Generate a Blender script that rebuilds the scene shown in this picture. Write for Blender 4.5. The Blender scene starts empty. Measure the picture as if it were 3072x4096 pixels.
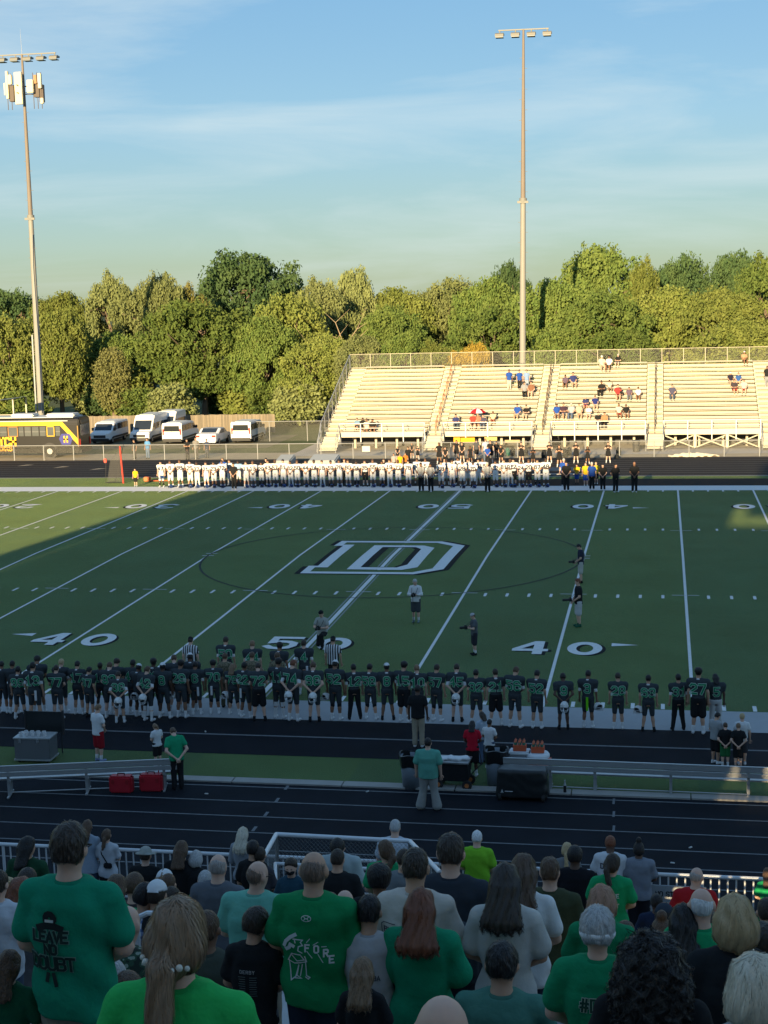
import bpy, bmesh, math, random
import numpy as np
from mathutils import Vector, Matrix
random.seed(7); rng = np.random.default_rng(7)
scn = bpy.context.scene
COL = scn.collection
R_ = math.radians

# ------------------------------------------------------------------ camera
CAM = np.array([12.795, -44.367, 12.913]); YAW, PITCH, ROLL = -0.18892, -0.14969, -0.02735
FPX, PW, PH = 5902.15, 3072.0, 4096.0
def cam_axes():
    f = np.array([math.sin(YAW)*math.cos(PITCH), math.cos(YAW)*math.cos(PITCH), math.sin(PITCH)])
    r = np.array([math.cos(YAW), -math.sin(YAW), 0.0]); u = np.cross(r, f)
    c, s = math.cos(ROLL), math.sin(ROLL)
    return r*c+u*s, -r*s+u*c, f
CR, CU, CF = cam_axes()
cam_data = bpy.data.cameras.new('camera'); cam = bpy.data.objects.new('camera', cam_data); COL.objects.link(cam)
m = Matrix.Identity(4)
for i in range(3):
    m[i][0], m[i][1], m[i][2], m[i][3] = CR[i], CU[i], -CF[i], CAM[i]
cam.matrix_world = m
cam_data.sensor_fit = 'VERTICAL'; cam_data.sensor_height = 36.0; cam_data.sensor_width = 27.0
cam_data.lens = 36.0*FPX/PH; cam_data.clip_start = 0.1; cam_data.clip_end = 3000
scn.camera = cam

# ------------------------------------------------------------------ sky and sun
SUN_EL, SUN_AZ = 11.5, 6.0        # low sun behind the home stand; light travels towards +Y, a little to +X
world = bpy.data.worlds.new('World'); scn.world = world; world.use_nodes = True
wt = world.node_tree; wt.nodes.clear()
def wn(t, **k):
    n = wt.nodes.new(t)
    for a, b in k.items(): setattr(n, a, b)
    return n
sky = wn('ShaderNodeTexSky', sky_type='NISHITA'); sky.sun_disc = False
sky.sun_elevation = R_(SUN_EL); sky.sun_rotation = R_(180+SUN_AZ); sky.air_density = 1.0; sky.dust_density = 0.3; sky.ozone_density = 1.6
bg = wn('ShaderNodeBackground'); bg.inputs['Strength'].default_value = 0.15
tc = wn('ShaderNodeTexCoord'); mp = wn('ShaderNodeMapping')
mp.inputs['Rotation'].default_value = (0, R_(-7), R_(8)); mp.inputs['Scale'].default_value = (1.6, 1.0, 10.0)
nz = wn('ShaderNodeTexNoise'); nz.inputs['Scale'].default_value = 2.3; nz.inputs['Detail'].default_value = 9; nz.inputs['Roughness'].default_value = 0.58; nz.inputs['Distortion'].default_value = 0.5
cr = wn('ShaderNodeValToRGB'); cr.color_ramp.elements[0].position = 0.44; cr.color_ramp.elements[1].position = 0.74
cr.color_ramp.elements[0].color = (0, 0, 0, 1); cr.color_ramp.elements[1].color = (0.5, 0.5, 0.5, 1)
cmix = wn('ShaderNodeMix', data_type='RGBA'); cmix.inputs['B'].default_value = (2.1, 2.4, 2.45, 1)
gam = wn('ShaderNodeGamma'); gam.inputs['Gamma'].default_value = 0.3
sat = wn('ShaderNodeHueSaturation'); sat.inputs['Saturation'].default_value = 2.4
tint = wn('ShaderNodeMix', data_type='RGBA', blend_type='MULTIPLY'); tint.inputs['Factor'].default_value = 1.0; tint.inputs['B'].default_value = (0.75, 0.99, 1.26, 1)
outw = wn('ShaderNodeOutputWorld')
L = wt.links.new
L(tc.outputs['Generated'], mp.inputs['Vector']); L(mp.outputs['Vector'], nz.inputs['Vector']); L(nz.outputs['Fac'], cr.inputs['Fac'])
L(sky.outputs['Color'], gam.inputs['Color']); L(gam.outputs['Color'], sat.inputs['Color']); L(sat.outputs['Color'], tint.inputs['A']); L(tint.outputs['Result'], cmix.inputs['A']); L(cr.outputs['Color'], cmix.inputs['Factor'])
L(cmix.outputs['Result'], bg.inputs['Color']); L(bg.outputs['Background'], outw.inputs['Surface'])
sl = bpy.data.lights.new('sun', 'SUN'); sl.energy = 5.0; sl.angle = R_(0.53); sl.color = (1.0, 0.76, 0.42)
so = bpy.data.objects.new('sun', sl); COL.objects.link(so)
sd = Vector((math.sin(R_(SUN_AZ))*math.cos(R_(SUN_EL)), math.cos(R_(SUN_AZ))*math.cos(R_(SUN_EL)), -math.sin(R_(SUN_EL))))
so.rotation_euler = sd.to_track_quat('-Z', 'Y').to_euler(); so.location = (-10, -80, 40)
scn.view_settings.view_transform = 'Standard'; scn.view_settings.look = 'None'; scn.view_settings.gamma = 1.0
scn.view_settings.use_curve_mapping = False
scn.view_settings.exposure = 1.25
scn.render.engine = 'CYCLES'
scn.cycles.use_denoising = True
scn.cycles.max_bounces = 6; scn.cycles.diffuse_bounces = 3; scn.cycles.glossy_bounces = 2; scn.cycles.transparent_max_bounces = 12
scn.cycles.sample_clamp_indirect = 6

# ------------------------------------------------------------------ pixels to places
def crown(Y):
    return 0.22*max(0.0, 1-abs(Y-24.385)/24.385)
def pdir(px, py):
    return CR*((px-PW/2)/FPX) + CU*(-(py-PH/2)/FPX) + CF
def on_ground(px, py, z=0.0):
    d = pdir(px, py); zz = z
    for _ in range(4):
        p = CAM + d*((zz-CAM[2])/d[2]); zz = z+crown(p[1])
    return p
def at_y(px, py, Y):
    d = pdir(px, py); return CAM + d*((Y-CAM[1])/d[1])

# ------------------------------------------------------------------ materials
_mats = {}
def mat(name, col, rough=0.7, var=0.12, scale=30.0, bump=0.0, bscale=None, metal=0.0, spec=0.4, stretch=None, col2=None):
    key = (name, tuple(round(c, 4) for c in col))
    if key in _mats: return _mats[key]
    mm = bpy.data.materials.new(name); mm.use_nodes = True; nt = mm.node_tree; b = nt.nodes['Principled BSDF']
    b.inputs['Roughness'].default_value = rough; b.inputs['Metallic'].default_value = metal; b.inputs['Specular IOR Level'].default_value = spec
    tcn = nt.nodes.new('ShaderNodeTexCoord'); src = tcn.outputs['Object']
    if stretch:
        mpn = nt.nodes.new('ShaderNodeMapping'); mpn.inputs['Scale'].default_value = stretch; nt.links.new(src, mpn.inputs['Vector']); src = mpn.outputs['Vector']
    n = nt.nodes.new('ShaderNodeTexNoise'); n.inputs['Scale'].default_value = scale; n.inputs['Detail'].default_value = 4
    nt.links.new(src, n.inputs['Vector'])
    mx = nt.nodes.new('ShaderNodeMix'); mx.data_type = 'RGBA'
    c2 = col2 if col2 else tuple(min(1, c*(1+var)) for c in col); c1 = col if col2 else tuple(c*(1-var) for c in col)
    mx.inputs['A'].default_value = (*c1, 1); mx.inputs['B'].default_value = (*c2, 1)
    nt.links.new(n.outputs['Fac'], mx.inputs['Factor']); nt.links.new(mx.outputs['Result'], b.inputs['Base Color'])
    if bump:
        n2 = nt.nodes.new('ShaderNodeTexNoise'); n2.inputs['Scale'].default_value = bscale or scale; n2.inputs['Detail'].default_value = 3
        nt.links.new(src, n2.inputs['Vector'])
        bp = nt.nodes.new('ShaderNodeBump'); bp.inputs['Strength'].default_value = bump; bp.inputs['Distance'].default_value = 0.02
        nt.links.new(n2.outputs['Fac'], bp.inputs['Height']); nt.links.new(bp.outputs['Normal'], b.inputs['Normal'])
    _mats[key] = mm
    return mm
def cloth(c): return mat('cloth', c, 0.9, 0.16, 7.0, 0.7, 11.0, spec=0.15)
def skin(c): return mat('skin', c, 0.55, 0.08, 25.0, spec=0.35)
def hairm(c): return mat('hair', tuple(x*.45 for x in c), 0.5, 0, 30.0, 0.9, 34.0, spec=0.35, stretch=(2.2, 2.2, 0.3), col2=tuple(min(1, x*1.9) for x in c))
def metal_m(c, r=0.4): return mat('metal', c, r, 0.08, 6.0, metal=0.75)
def paint(c, r=0.45): return mat('paint', c, r, 0.06, 2.0)
def plastic(c, r=0.5): return mat('plastic', c, r, 0.06, 10.0)

# ------------------------------------------------------------------ mesh building
class MB:
    """collects vertices and faces; build() links them as one mesh object"""
    def __init__(s): s.v = []; s.f = []
    def poly(s, pts):
        n = len(s.v); s.v += [tuple(p) for p in pts]; s.f.append(tuple(range(n, n+len(pts)))); return s
    def box(s, x0, x1, y0, y1, z0, z1):
        n = len(s.v)
        s.v += [(x0,y0,z0),(x1,y0,z0),(x1,y1,z0),(x0,y1,z0),(x0,y0,z1),(x1,y0,z1),(x1,y1,z1),(x0,y1,z1)]
        s.f += [tuple(n+i for i in q) for q in ((3,2,1,0),(4,5,6,7),(0,1,5,4),(1,2,6,5),(2,3,7,6),(3,0,4,7))]; return s
    def tube(s, p0, p1, r0, r1=None, n=8, cap=True):
        r1 = r0 if r1 is None else r1
        a, b = Vector(p0), Vector(p1); d = (b-a).normalized()
        u = d.orthogonal().normalized(); w = d.cross(u); k = len(s.v)
        for c, r in ((a, r0), (b, r1)):
            for i in range(n):
                t = 2*math.pi*i/n; s.v.append(tuple(c+u*(r*math.cos(t))+w*(r*math.sin(t))))
        for i in range(n): s.f.append((k+i, k+(i+1)%n, k+n+(i+1)%n, k+n+i))
        if cap: s.f.append(tuple(k+i for i in reversed(range(n)))); s.f.append(tuple(k+n+i for i in range(n)))
        return s
    def path(s, pts, r, n=6):
        for a, b in zip(pts[:-1], pts[1:]): s.tube(a, b, r, r, n)
        return s
    def prism(s, prof, x0, x1, axis=0):
        """extrude a closed (u,v) profile along x (axis 0) or y (axis 1) or z (axis 2)"""
        n = len(prof); k = len(s.v)
        for x in (x0, x1):
            for (u, v) in prof: s.v.append((x, u, v) if axis == 0 else ((u, x, v) if axis == 1 else (u, v, x)))
        for i in range(n): s.f.append((k+i, k+(i+1)%n, k+n+(i+1)%n, k+n+i))
        s.f.append(tuple(k+i for i in reversed(range(n)))); s.f.append(tuple(k+n+i for i in range(n))); return s
    def lathe(s, prof, c=(0,0,0), n=16):
        k = len(s.v); m_ = len(prof)
        for i in range(n):
            t = 2*math.pi*i/n
            for r, z in prof: s.v.append((c[0]+r*math.cos(t), c[1]+r*math.sin(t), c[2]+z))
        for i in range(n):
            for j in range(m_-1):
                a, b = k+i*m_+j, k+((i+1)%n)*m_+j; s.f.append((a, b, b+1, a+1))
        return s
    def mesh(s, name, smooth=False):
        me = bpy.data.meshes.new(name); me.from_pydata(s.v, [], s.f); me.update()
        if smooth: me.polygons.foreach_set('use_smooth', [True]*len(me.polygons))
        return me
    def build(s, name, material, parent=None, smooth=False, bevel=0.0, fix=True):
        me = s.mesh(name, smooth)
        if fix or bevel:
            bm = bmesh.new(); bm.from_mesh(me)
            if bevel: bmesh.ops.bevel(bm, geom=bm.edges[:], offset=bevel, segments=2, affect='EDGES', clamp_overlap=True)
            bmesh.ops.recalc_face_normals(bm, faces=bm.faces[:]); bm.to_mesh(me); bm.free()
        return link(name, me, material, parent)
def link(name, me, material, parent=None):
    o = bpy.data.objects.new(name, me); COL.objects.link(o)
    if material is not None:
        if len(me.materials) == 0: me.materials.append(material)
        if me.materials[0] is not material:
            o.material_slots[0].link = 'OBJECT'; o.material_slots[0].material = material
    if parent is not None: o.parent = parent
    return o
def tag(o, label=None, cat=None, group=None, kind=None):
    for k, v in (('label', label), ('category', cat), ('group', group), ('kind', kind)):
        if v: o[k] = v
    return o
_ONES = 'zero one two three four five six seven eight nine ten eleven twelve thirteen fourteen fifteen sixteen seventeen eighteen nineteen'.split()
_TENS = '_ _ twenty thirty forty fifty sixty seventy eighty ninety'.split()
def num_word(n):
    n = int(n)
    return _ONES[n] if n < 20 else _TENS[n//10]+('-'+_ONES[n % 10] if n % 10 else '')
def thing(name, label, cat, loc=(0,0,0), rz=0.0, group=None):
    o = bpy.data.objects.new(name, None); o.empty_display_size = 0.2; COL.objects.link(o)
    o.location = loc; o.rotation_euler = (0, 0, rz); return tag(o, label, cat, group)
def copy_tree(o, parent=None):
    c = o.copy(); COL.objects.link(c); c.parent = parent
    for ch in list(o.children): copy_tree(ch, c)
    return c
def np_mesh(name, V, F, smooth=True):
    """V (n,3), F (m,4) or (m,3)"""
    me = bpy.data.meshes.new(name); k = F.shape[1]
    me.vertices.add(len(V)); me.vertices.foreach_set('co', np.asarray(V, np.float32).ravel())
    me.loops.add(F.size); me.loops.foreach_set('vertex_index', np.asarray(F, np.int32).ravel())
    me.polygons.add(len(F)); me.polygons.foreach_set('loop_start', np.arange(0, F.size, k, dtype=np.int32))
    me.polygons.foreach_set('loop_total', np.full(len(F), k, np.int32))
    me.update(calc_edges=True); me.validate()
    if smooth: me.polygons.foreach_set('use_smooth', np.ones(len(me.polygons), bool))
    return me

# ------------------------------------------------------------------ stroke lettering (own block letters)
def _rev(pl): return [(0.6-x, 1-y) for x, y in pl]
_O = [(0,.16),(.15,0),(.45,0),(.6,.16),(.6,.84),(.45,1),(.15,1),(0,.84),(0,.16)]
_6 = [(.6,.82),(.46,1),(.14,1),(0,.86),(0,.14),(.14,0),(.46,0),(.6,.14),(.6,.44),(.46,.58),(0,.58)]
GLYPH = {
 '0':[_O], 'O':[_O], '1':[[(.12,.8),(.32,1),(.32,0)],[(.12,0),(.52,0)]],
 '2':[[(0,.8),(.13,1),(.47,1),(.6,.86),(.6,.64),(0,.12),(0,0),(.6,0)]],
 '3':[[(0,.84),(.13,1),(.47,1),(.6,.87),(.6,.64),(.48,.52),(.6,.4),(.6,.13),(.47,0),(.13,0),(0,.16)],[(.2,.52),(.48,.52)]],
 '4':[[(.44,0),(.44,1),(0,.36),(0,.28),(.62,.28)]],
 '5':[[(.58,1),(.02,1),(.02,.55),(.45,.6),(.6,.46),(.6,.14),(.46,0),(.13,0),(0,.14)]],
 '6':[_6], '9':[_rev(_6)], '7':[[(0,1),(.6,1),(.6,.88),(.22,0)]],
 '8':[[(.13,.52),(0,.64),(0,.87),(.13,1),(.47,1),(.6,.87),(.6,.64),(.47,.52),(.6,.4),(.6,.13),(.47,0),(.13,0),(0,.13),(0,.4),(.13,.52),(.47,.52)]],
 'A':[[(0,0),(.3,1),(.6,0)],[(.12,.35),(.48,.35)]], 'B':[[(0,0),(0,1),(.45,1),(.58,.87),(.58,.64),(.46,.53),(.6,.4),(.6,.13),(.46,0),(0,0)],[(0,.53),(.46,.53)]],
 'C':[[(.6,.82),(.45,1),(.15,1),(0,.84),(0,.16),(.15,0),(.45,0),(.6,.18)]], 'D':[[(0,0),(0,1),(.42,1),(.6,.8),(.6,.2),(.42,0),(0,0)]],
 'E':[[(.58,1),(0,1),(0,0),(.58,0)],[(0,.52),(.45,.52)]], 'F':[[(.58,1),(0,1),(0,0)],[(0,.52),(.45,.52)]],
 'G':[[(.6,.84),(.45,1),(.15,1),(0,.84),(0,.16),(.15,0),(.45,0),(.6,.16),(.6,.45),(.35,.45)]],
 'H':[[(0,0),(0,1)],[(.6,0),(.6,1)],[(0,.5),(.6,.5)]], 'I':[[(.3,0),(.3,1)]], 'K':[[(0,0),(0,1)],[(.6,1),(0,.45)],[(.2,.6),(.6,0)]],
 'L':[[(0,1),(0,0),(.56,0)]], 'N':[[(0,0),(0,1),(.6,0),(.6,1)]], 'P':[[(0,0),(0,1),(.46,1),(.6,.86),(.6,.6),(.46,.46),(0,.46)]],
 'R':[[(0,0),(0,1),(.46,1),(.6,.86),(.6,.62),(.46,.48),(0,.48)],[(.3,.48),(.6,0)]],
 'S':[[(.6,.84),(.46,1),(.14,1),(0,.86),(0,.64),(.14,.54),(.46,.48),(.6,.36),(.6,.14),(.46,0),(.14,0),(0,.16)]],
 'T':[[(0,1),(.6,1)],[(.3,1),(.3,0)]], 'U':[[(0,1),(0,.16),(.15,0),(.45,0),(.6,.16),(.6,1)]], 'V':[[(0,1),(.3,0),(.6,1)]],
 'W':[[(0,1),(.15,0),(.3,.7),(.45,0),(.6,1)]], 'Y':[[(0,1),(.3,.5),(.6,1)],[(.3,.5),(.3,0)]], '#':[[(.12,0),(.22,1)],[(.4,0),(.5,1)],[(0,.33),(.56,.33)],[(.04,.67),(.6,.67)]],
 "'":[[(.3,1),(.3,.75)]], '-':[[(.1,.5),(.5,.5)]],
}
def text_lines(txt, h, gap=0.26):
    """polylines of a centred line of block letters, letter height h"""
    out = []; x = 0.0
    for ch in txt:
        if ch == ' ': x += 0.5; continue
        for pl in GLYPH[ch]: out.append([((px+x)*h, py*h) for px, py in pl])
        x += 0.6+gap
    w = (x-gap)*h
    return [[(px-w/2, py-h/2) for px, py in pl] for pl in out]
def ribbon(pls, wd, step=0.04):
    """flat ribbon quads along polylines, mitred: returns V (n,2), F (m,4)"""
    V, F = [], []
    for pl in pls:
        pts = [np.array(pl[0], float)]
        for a, b in zip(pl[:-1], pl[1:]):
            a, b = np.array(a, float), np.array(b, float); n = max(1, int(np.linalg.norm(b-a)/step))
            for i in range(1, n+1): pts.append(a+(b-a)*i/n)
        closed = np.linalg.norm(pts[0]-pts[-1]) < 1e-6
        m_ = len(pts); k = len(V)
        for i in range(m_):
            if closed: d0 = pts[i]-pts[i-1] if i else pts[0]-pts[-2]; d1 = pts[(i+1) % m_]-pts[i] if i < m_-1 else pts[1]-pts[0]
            else: d0 = pts[i]-pts[i-1] if i else pts[1]-pts[0]; d1 = pts[i+1]-pts[i] if i < m_-1 else pts[-1]-pts[-2]
            d0 = d0/(np.linalg.norm(d0)+1e-9); d1 = d1/(np.linalg.norm(d1)+1e-9)
            n0 = np.array([-d0[1], d0[0]]); n1 = np.array([-d1[1], d1[0]]); nn = n0+n1; l = np.linalg.norm(nn)
            nn = n1 if l < 0.3 else nn/l/max(0.5, l/2)
            p = pts[i].copy()
            if not closed and i == 0: p = p-d1*wd*0.5
            if not closed and i == m_-1: p = p+d0*wd*0.5
            V += [p+nn*wd/2, p-nn*wd/2]
        for i in range(m_-1): F.append((k+2*i, k+2*i+1, k+2*i+3, k+2*i+2))
    return np.array(V), np.array(F)
# ================================================================== GROUND
YD = 0.9144; FW = 48.77; MID = FW/2
def sheet(name, polys, off, material, parent=None, kind='structure'):
    bm = bmesh.new()
    for pl in polys:
        vs = [bm.verts.new((x, y, 0)) for x, y in pl]
        try: bm.faces.new(vs)
        except ValueError: pass
    for yy in (0.0, MID, FW):
        bmesh.ops.bisect_plane(bm, geom=bm.verts[:]+bm.edges[:]+bm.faces[:], plane_co=(0, yy, 0), plane_no=(0, 1, 0))
    for v in bm.verts: v.co.z = crown(v.co.y)+off
    bmesh.ops.recalc_face_normals(bm, faces=bm.faces[:])
    for f in bm.faces:
        if f.normal.z < 0: f.normal_flip()
    me = bpy.data.meshes.new(name); bm.to_mesh(me); bm.free()
    o = link(name, me, material, parent)
    if parent is None: tag(o, kind=kind)
    return o
def rect(x0, x1, y0, y1): return [(x0, y0), (x1, y0), (x1, y1), (x0, y1)]

def turf_mat():
    mm = bpy.data.materials.new('turf'); mm.use_nodes = True; nt = mm.node_tree; b = nt.nodes['Principled BSDF']
    b.inputs['Roughness'].default_value = 0.85; b.inputs['Specular IOR Level'].default_value = 0.15
    b.inputs['Sheen Weight'].default_value = 0.34; b.inputs['Sheen Roughness'].default_value = 0.45; b.inputs['Sheen Tint'].default_value = (0.60, 0.75, 0.20, 1)
    t = nt.nodes.new('ShaderNodeTexCoord'); sx = nt.nodes.new('ShaderNodeSeparateXYZ'); nt.links.new(t.outputs['Object'], sx.inputs[0])
    # five-yard panels of slightly different pile direction
    dv = nt.nodes.new('ShaderNodeMath'); dv.operation = 'DIVIDE'; dv.inputs[1].default_value = 10*YD; nt.links.new(sx.outputs['X'], dv.inputs[0])
    fr = nt.nodes.new('ShaderNodeMath'); fr.operation = 'FRACT'; nt.links.new(dv.outputs[0], fr.inputs[0])
    gt = nt.nodes.new('ShaderNodeMath'); gt.operation = 'GREATER_THAN'; gt.inputs[1].default_value = 0.5; nt.links.new(fr.outputs[0], gt.inputs[0])
    m1 = nt.nodes.new('ShaderNodeMix'); m1.data_type = 'RGBA'; m1.inputs['A'].default_value = (0.050, 0.098, 0.043, 1); m1.inputs['B'].default_value = (0.035, 0.081, 0.044, 1)
    nt.links.new(gt.outputs[0], m1.inputs['Factor'])
    n = nt.nodes.new('ShaderNodeTexNoise'); n.inputs['Scale'].default_value = 40; n.inputs['Detail'].default_value = 3; nt.links.new(t.outputs['Object'], n.inputs['Vector'])
    n2 = nt.nodes.new('ShaderNodeTexNoise'); n2.inputs['Scale'].default_value = 0.35; n2.inputs['Detail'].default_value = 3; nt.links.new(t.outputs['Object'], n2.inputs['Vector'])
    ad = nt.nodes.new('ShaderNodeMath'); ad.operation = 'ADD'; nt.links.new(n.outputs['Fac'], ad.inputs[0]); nt.links.new(n2.outputs['Fac'], ad.inputs[1])
    mr = nt.nodes.new('ShaderNodeMapRange'); mr.inputs['From Min'].default_value = 0.6; mr.inputs['From Max'].default_value = 1.4; mr.inputs['To Min'].default_value = 0.62; mr.inputs['To Max'].default_value = 1.38
    nt.links.new(ad.outputs[0], mr.inputs['Value'])
    hs = nt.nodes.new('ShaderNodeHueSaturation'); nt.links.new(m1.outputs['Result'], hs.inputs['Color']); nt.links.new(mr.outputs[0], hs.inputs['Value'])
    nt.links.new(hs.outputs['Color'], b.inputs['Base Color'])
    bp = nt.nodes.new('ShaderNodeBump'); bp.inputs['Strength'].default_value = 1.0; bp.inputs['Distance'].default_value = 0.06
    nt.links.new(n.outputs['Fac'], bp.inputs['Height']); nt.links.new(bp.outputs['Normal'], b.inputs['Normal'])
    return mm
TURF = turf_mat()
WHITE = mat('field_white', (0.62, 0.62, 0.61), 0.85, 0.22, 9)
BLACKP = mat('field_black', (0.010, 0.011, 0.011), 0.85, 0.25, 20, spec=0.12)
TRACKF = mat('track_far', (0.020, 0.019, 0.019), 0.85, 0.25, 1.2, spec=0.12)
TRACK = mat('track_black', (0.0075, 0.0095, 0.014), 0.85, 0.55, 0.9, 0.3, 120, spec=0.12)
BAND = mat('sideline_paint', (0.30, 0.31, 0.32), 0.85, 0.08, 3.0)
LANE = mat('lane_paint', (0.20, 0.21, 0.22), 0.8, 0.0, 9, col2=(0.07, 0.075, 0.08))
GRASSM = mat('grass_ground', (0.070, 0.090, 0.026), 0.95, 0.4, 0.6, 0.6, 30)
GRAVEL = mat('gravel', (0.34, 0.28, 0.19), 0.95, 0.28, 1.6, 0.5, 25)
CONC = mat('concrete', (0.36, 0.33, 0.29), 0.9, 0.15, 1.3, 0.2, 20)

sheet('ground', [rect(-700, 700, -500, 1200)], -0.05, GRASSM)
field = sheet('football_field', [rect(-64, 64, -7.7, 56.0)], 0.0, TURF)
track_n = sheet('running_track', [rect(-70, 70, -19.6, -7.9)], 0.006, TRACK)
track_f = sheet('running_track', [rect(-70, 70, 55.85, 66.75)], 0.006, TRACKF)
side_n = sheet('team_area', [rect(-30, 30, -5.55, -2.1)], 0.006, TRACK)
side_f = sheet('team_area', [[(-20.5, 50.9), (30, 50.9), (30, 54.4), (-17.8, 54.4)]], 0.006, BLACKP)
gravel = sheet('gravel_strip', [rect(-75, 32, 66.95, 71.6)], -0.02, GRAVEL)
pad = sheet('concrete_pad', [rect(-16.5, 32, 69.0, 88)], -0.008, CONC)
lot = sheet('parking_lot', [rect(-75, -20, 75.5, 86.5)], -0.03, mat('lot', (0.12, 0.115, 0.07), 0.95, 0.4, 0.5, 0.4, 20))

# kerb between turf and track: one concrete block after another
x = -66.0; k = 0
kerb = thing('kerb', None, None); tag(kerb, kind='structure')
kme = MB().box(-1.485, 1.485, -0.18, 0.18, -0.1, 0.05).mesh('kerb_stone')
while x < 66:
    o = link('kerb_stone', kme, mat('kerb', (0.30, 0.285, 0.26), 0.9, 0.18, 2.0, 0.2, 20), kerb); o.location = (x, -7.80, 0); x += 3.0

# lines
for i in range(-12, 9):
    X = i*5*YD; w = 0.055 if i else 0.085
    sheet('yard_line', [rect(X-w, X+w, 0.0, FW)], 0.008, WHITE, field)
for s in (-0.19, 0.19):
    sheet('midfield_edge_line', [rect(s-0.03, s+0.03, 0, FW)], 0.006, mat('grey_line', (0.25, 0.27, 0.26), 0.85), field)
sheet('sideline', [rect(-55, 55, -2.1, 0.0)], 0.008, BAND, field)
sheet('sideline', [rect(-55, 55, FW, FW+2.15)], 0.008, WHITE, field)
yds = [i for i in range(-60, 41) if i % 5]
for y0, y1 in ((0.05, 0.62), (MID-8.13-0.61, MID-8.13), (MID+8.13, MID+8.13+0.61), (FW-0.62, FW-0.05)):
    sheet('hash_marks', [rect(i*YD-0.06, i*YD+0.06, y0, y1) for i in yds], 0.009, WHITE, field)
for yy in (MID-8.13, MID+8.13):
    sheet('hash_cross_marks', [rect(i*5*YD-0.55, i*5*YD+0.55, yy-0.045, yy+0.045) for i in range(-12, 9)], 0.011, mat('hash_grey', (0.42, 0.45, 0.43), 0.85), field)
sheet('hash_cross_marks', [rect(i*10*YD-0.3, i*10*YD+0.3, yy-0.045, yy+0.045) for i in (-1, 1) for yy in (MID-0.3, MID+0.3)], 0.011, WHITE, field)
sheet('restraining_line', [rect(-30, 30, -3.83, -3.73)], 0.011, LANE, side_n)
sheet('team_box_line', [[(-20.6, 50.9), (-20.4, 50.9), (-17.7, 54.4), (-17.9, 54.4)]], 0.012, WHITE, side_f)
sheet('turf_edge_line', [rect(-60, 60, 55.75, 55.85)], 0.012, WHITE, field)
for i in range(9):
    yy = -8.95-1.07*(i-0.66) if i else -8.22
    sheet('lane_line', [rect(-70, 70, yy-0.028, yy+0.028)], 0.011, LANE, track_n)
    yy = 56.25+1.22*i
    sheet('lane_line', [rect(-70, 70, yy-0.04, yy+0.04)], 0.011, mat('lane_far', (0.16, 0.15, 0.14), 0.8), track_f)
for px, py in ((1145, 3152), (1107, 3202), (1063, 3258), (1016, 3317)):
    p = on_ground(px, py); sheet('lane_mark', [[(p[0]-0.03, p[1]-0.16), (p[0]+0.05, p[1]-0.16), (p[0]+0.05, p[1]+0.16), (p[0]-0.03, p[1]+0.16)]], 0.013, LANE, track_n)
for py in (3207, 3258, 3316):
    p = on_ground(2455, py); sheet('lane_mark', [rect(p[0]-0.03, p[0]+0.03, p[1]-0.2, p[1]+0.2)], 0.013, LANE, track_n)
for px, py in ((100, 1863), (243, 1870), (388, 1878)):      # small arrow heads on the far lanes
    p = on_ground(px, py); sheet('lane_arrow', [[(p[0]-0.5, p[1]-0.35), (p[0]+0.55, p[1]+0.5), (p[0]-0.1, p[1]+0.5)]], 0.013, mat('arrow_tan', (0.5, 0.42, 0.3), 0.8), track_f)

# yard numbers: white with a black drop shadow
def ell_ring(a, b, ai, bi, n=28):
    o = [(a*math.cos(t), b*math.sin(t)) for t in np.linspace(0, 2*math.pi, n, endpoint=False)]
    q = [(ai*math.cos(t), bi*math.sin(t)) for t in np.linspace(0, 2*math.pi, n, endpoint=False)]
    return [[o[i], o[(i+1) % n], q[(i+1) % n], q[i]] for i in range(n)]
def field_digit(d):
    """quads of one digit, 1.22 m wide, 1.83 m high, centred"""
    if d == '0': return ell_ring(0.62, 0.93, 0.30, 0.55)
    if d == '4': return [[(0.12,-0.92),(0.47,-0.92),(0.47,0.92),(0.12,0.92)], [(-0.62,-0.18),(-0.62,-0.50),(0.12,-0.50),(0.12,-0.18)], [(0.47,-0.50),(0.66,-0.50),(0.66,-0.18),(0.47,-0.18)], [(-0.62,-0.18),(-0.30,-0.18),(0.12,0.42),(0.12,0.92)]]
    if d == '5':
        V, F = ribbon([[(0.50,0.78),(-0.42,0.78),(-0.42,0.10),(-0.1,0.22),(0.2,0.18),(0.42,0.0),(0.45,-0.35),(0.3,-0.66),(0.0,-0.78),(-0.3,-0.72),(-0.48,-0.52)]], 0.30, 0.5)
    elif d == '2':
        V, F = ribbon([[(-0.45,0.45),(-0.36,0.70),(-0.1,0.80),(0.2,0.76),(0.42,0.55),(0.38,0.2),(0.1,-0.15),(-0.42,-0.76),(0.52,-0.76)]], 0.28, 0.5)
    else:
        V, F = ribbon([[(-0.48,0.6),(-0.2,0.8),(0.2,0.78),(0.42,0.52),(0.36,0.18),(0.05,0.04)], [(0.05,0.04),(0.4,-0.08),(0.48,-0.45),(0.2,-0.76),(-0.2,-0.8),(-0.5,-0.58)]], 0.28, 0.5)
    return [[tuple(V[i]) for i in f] for f in F]
def place_q(qs, cx, cy, flip, dx=0, dy=0):
    s = -1 if flip else 1
    return [[(cx+s*x+dx, cy+s*y+dy) for x, y in q] for q in qs]
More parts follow.
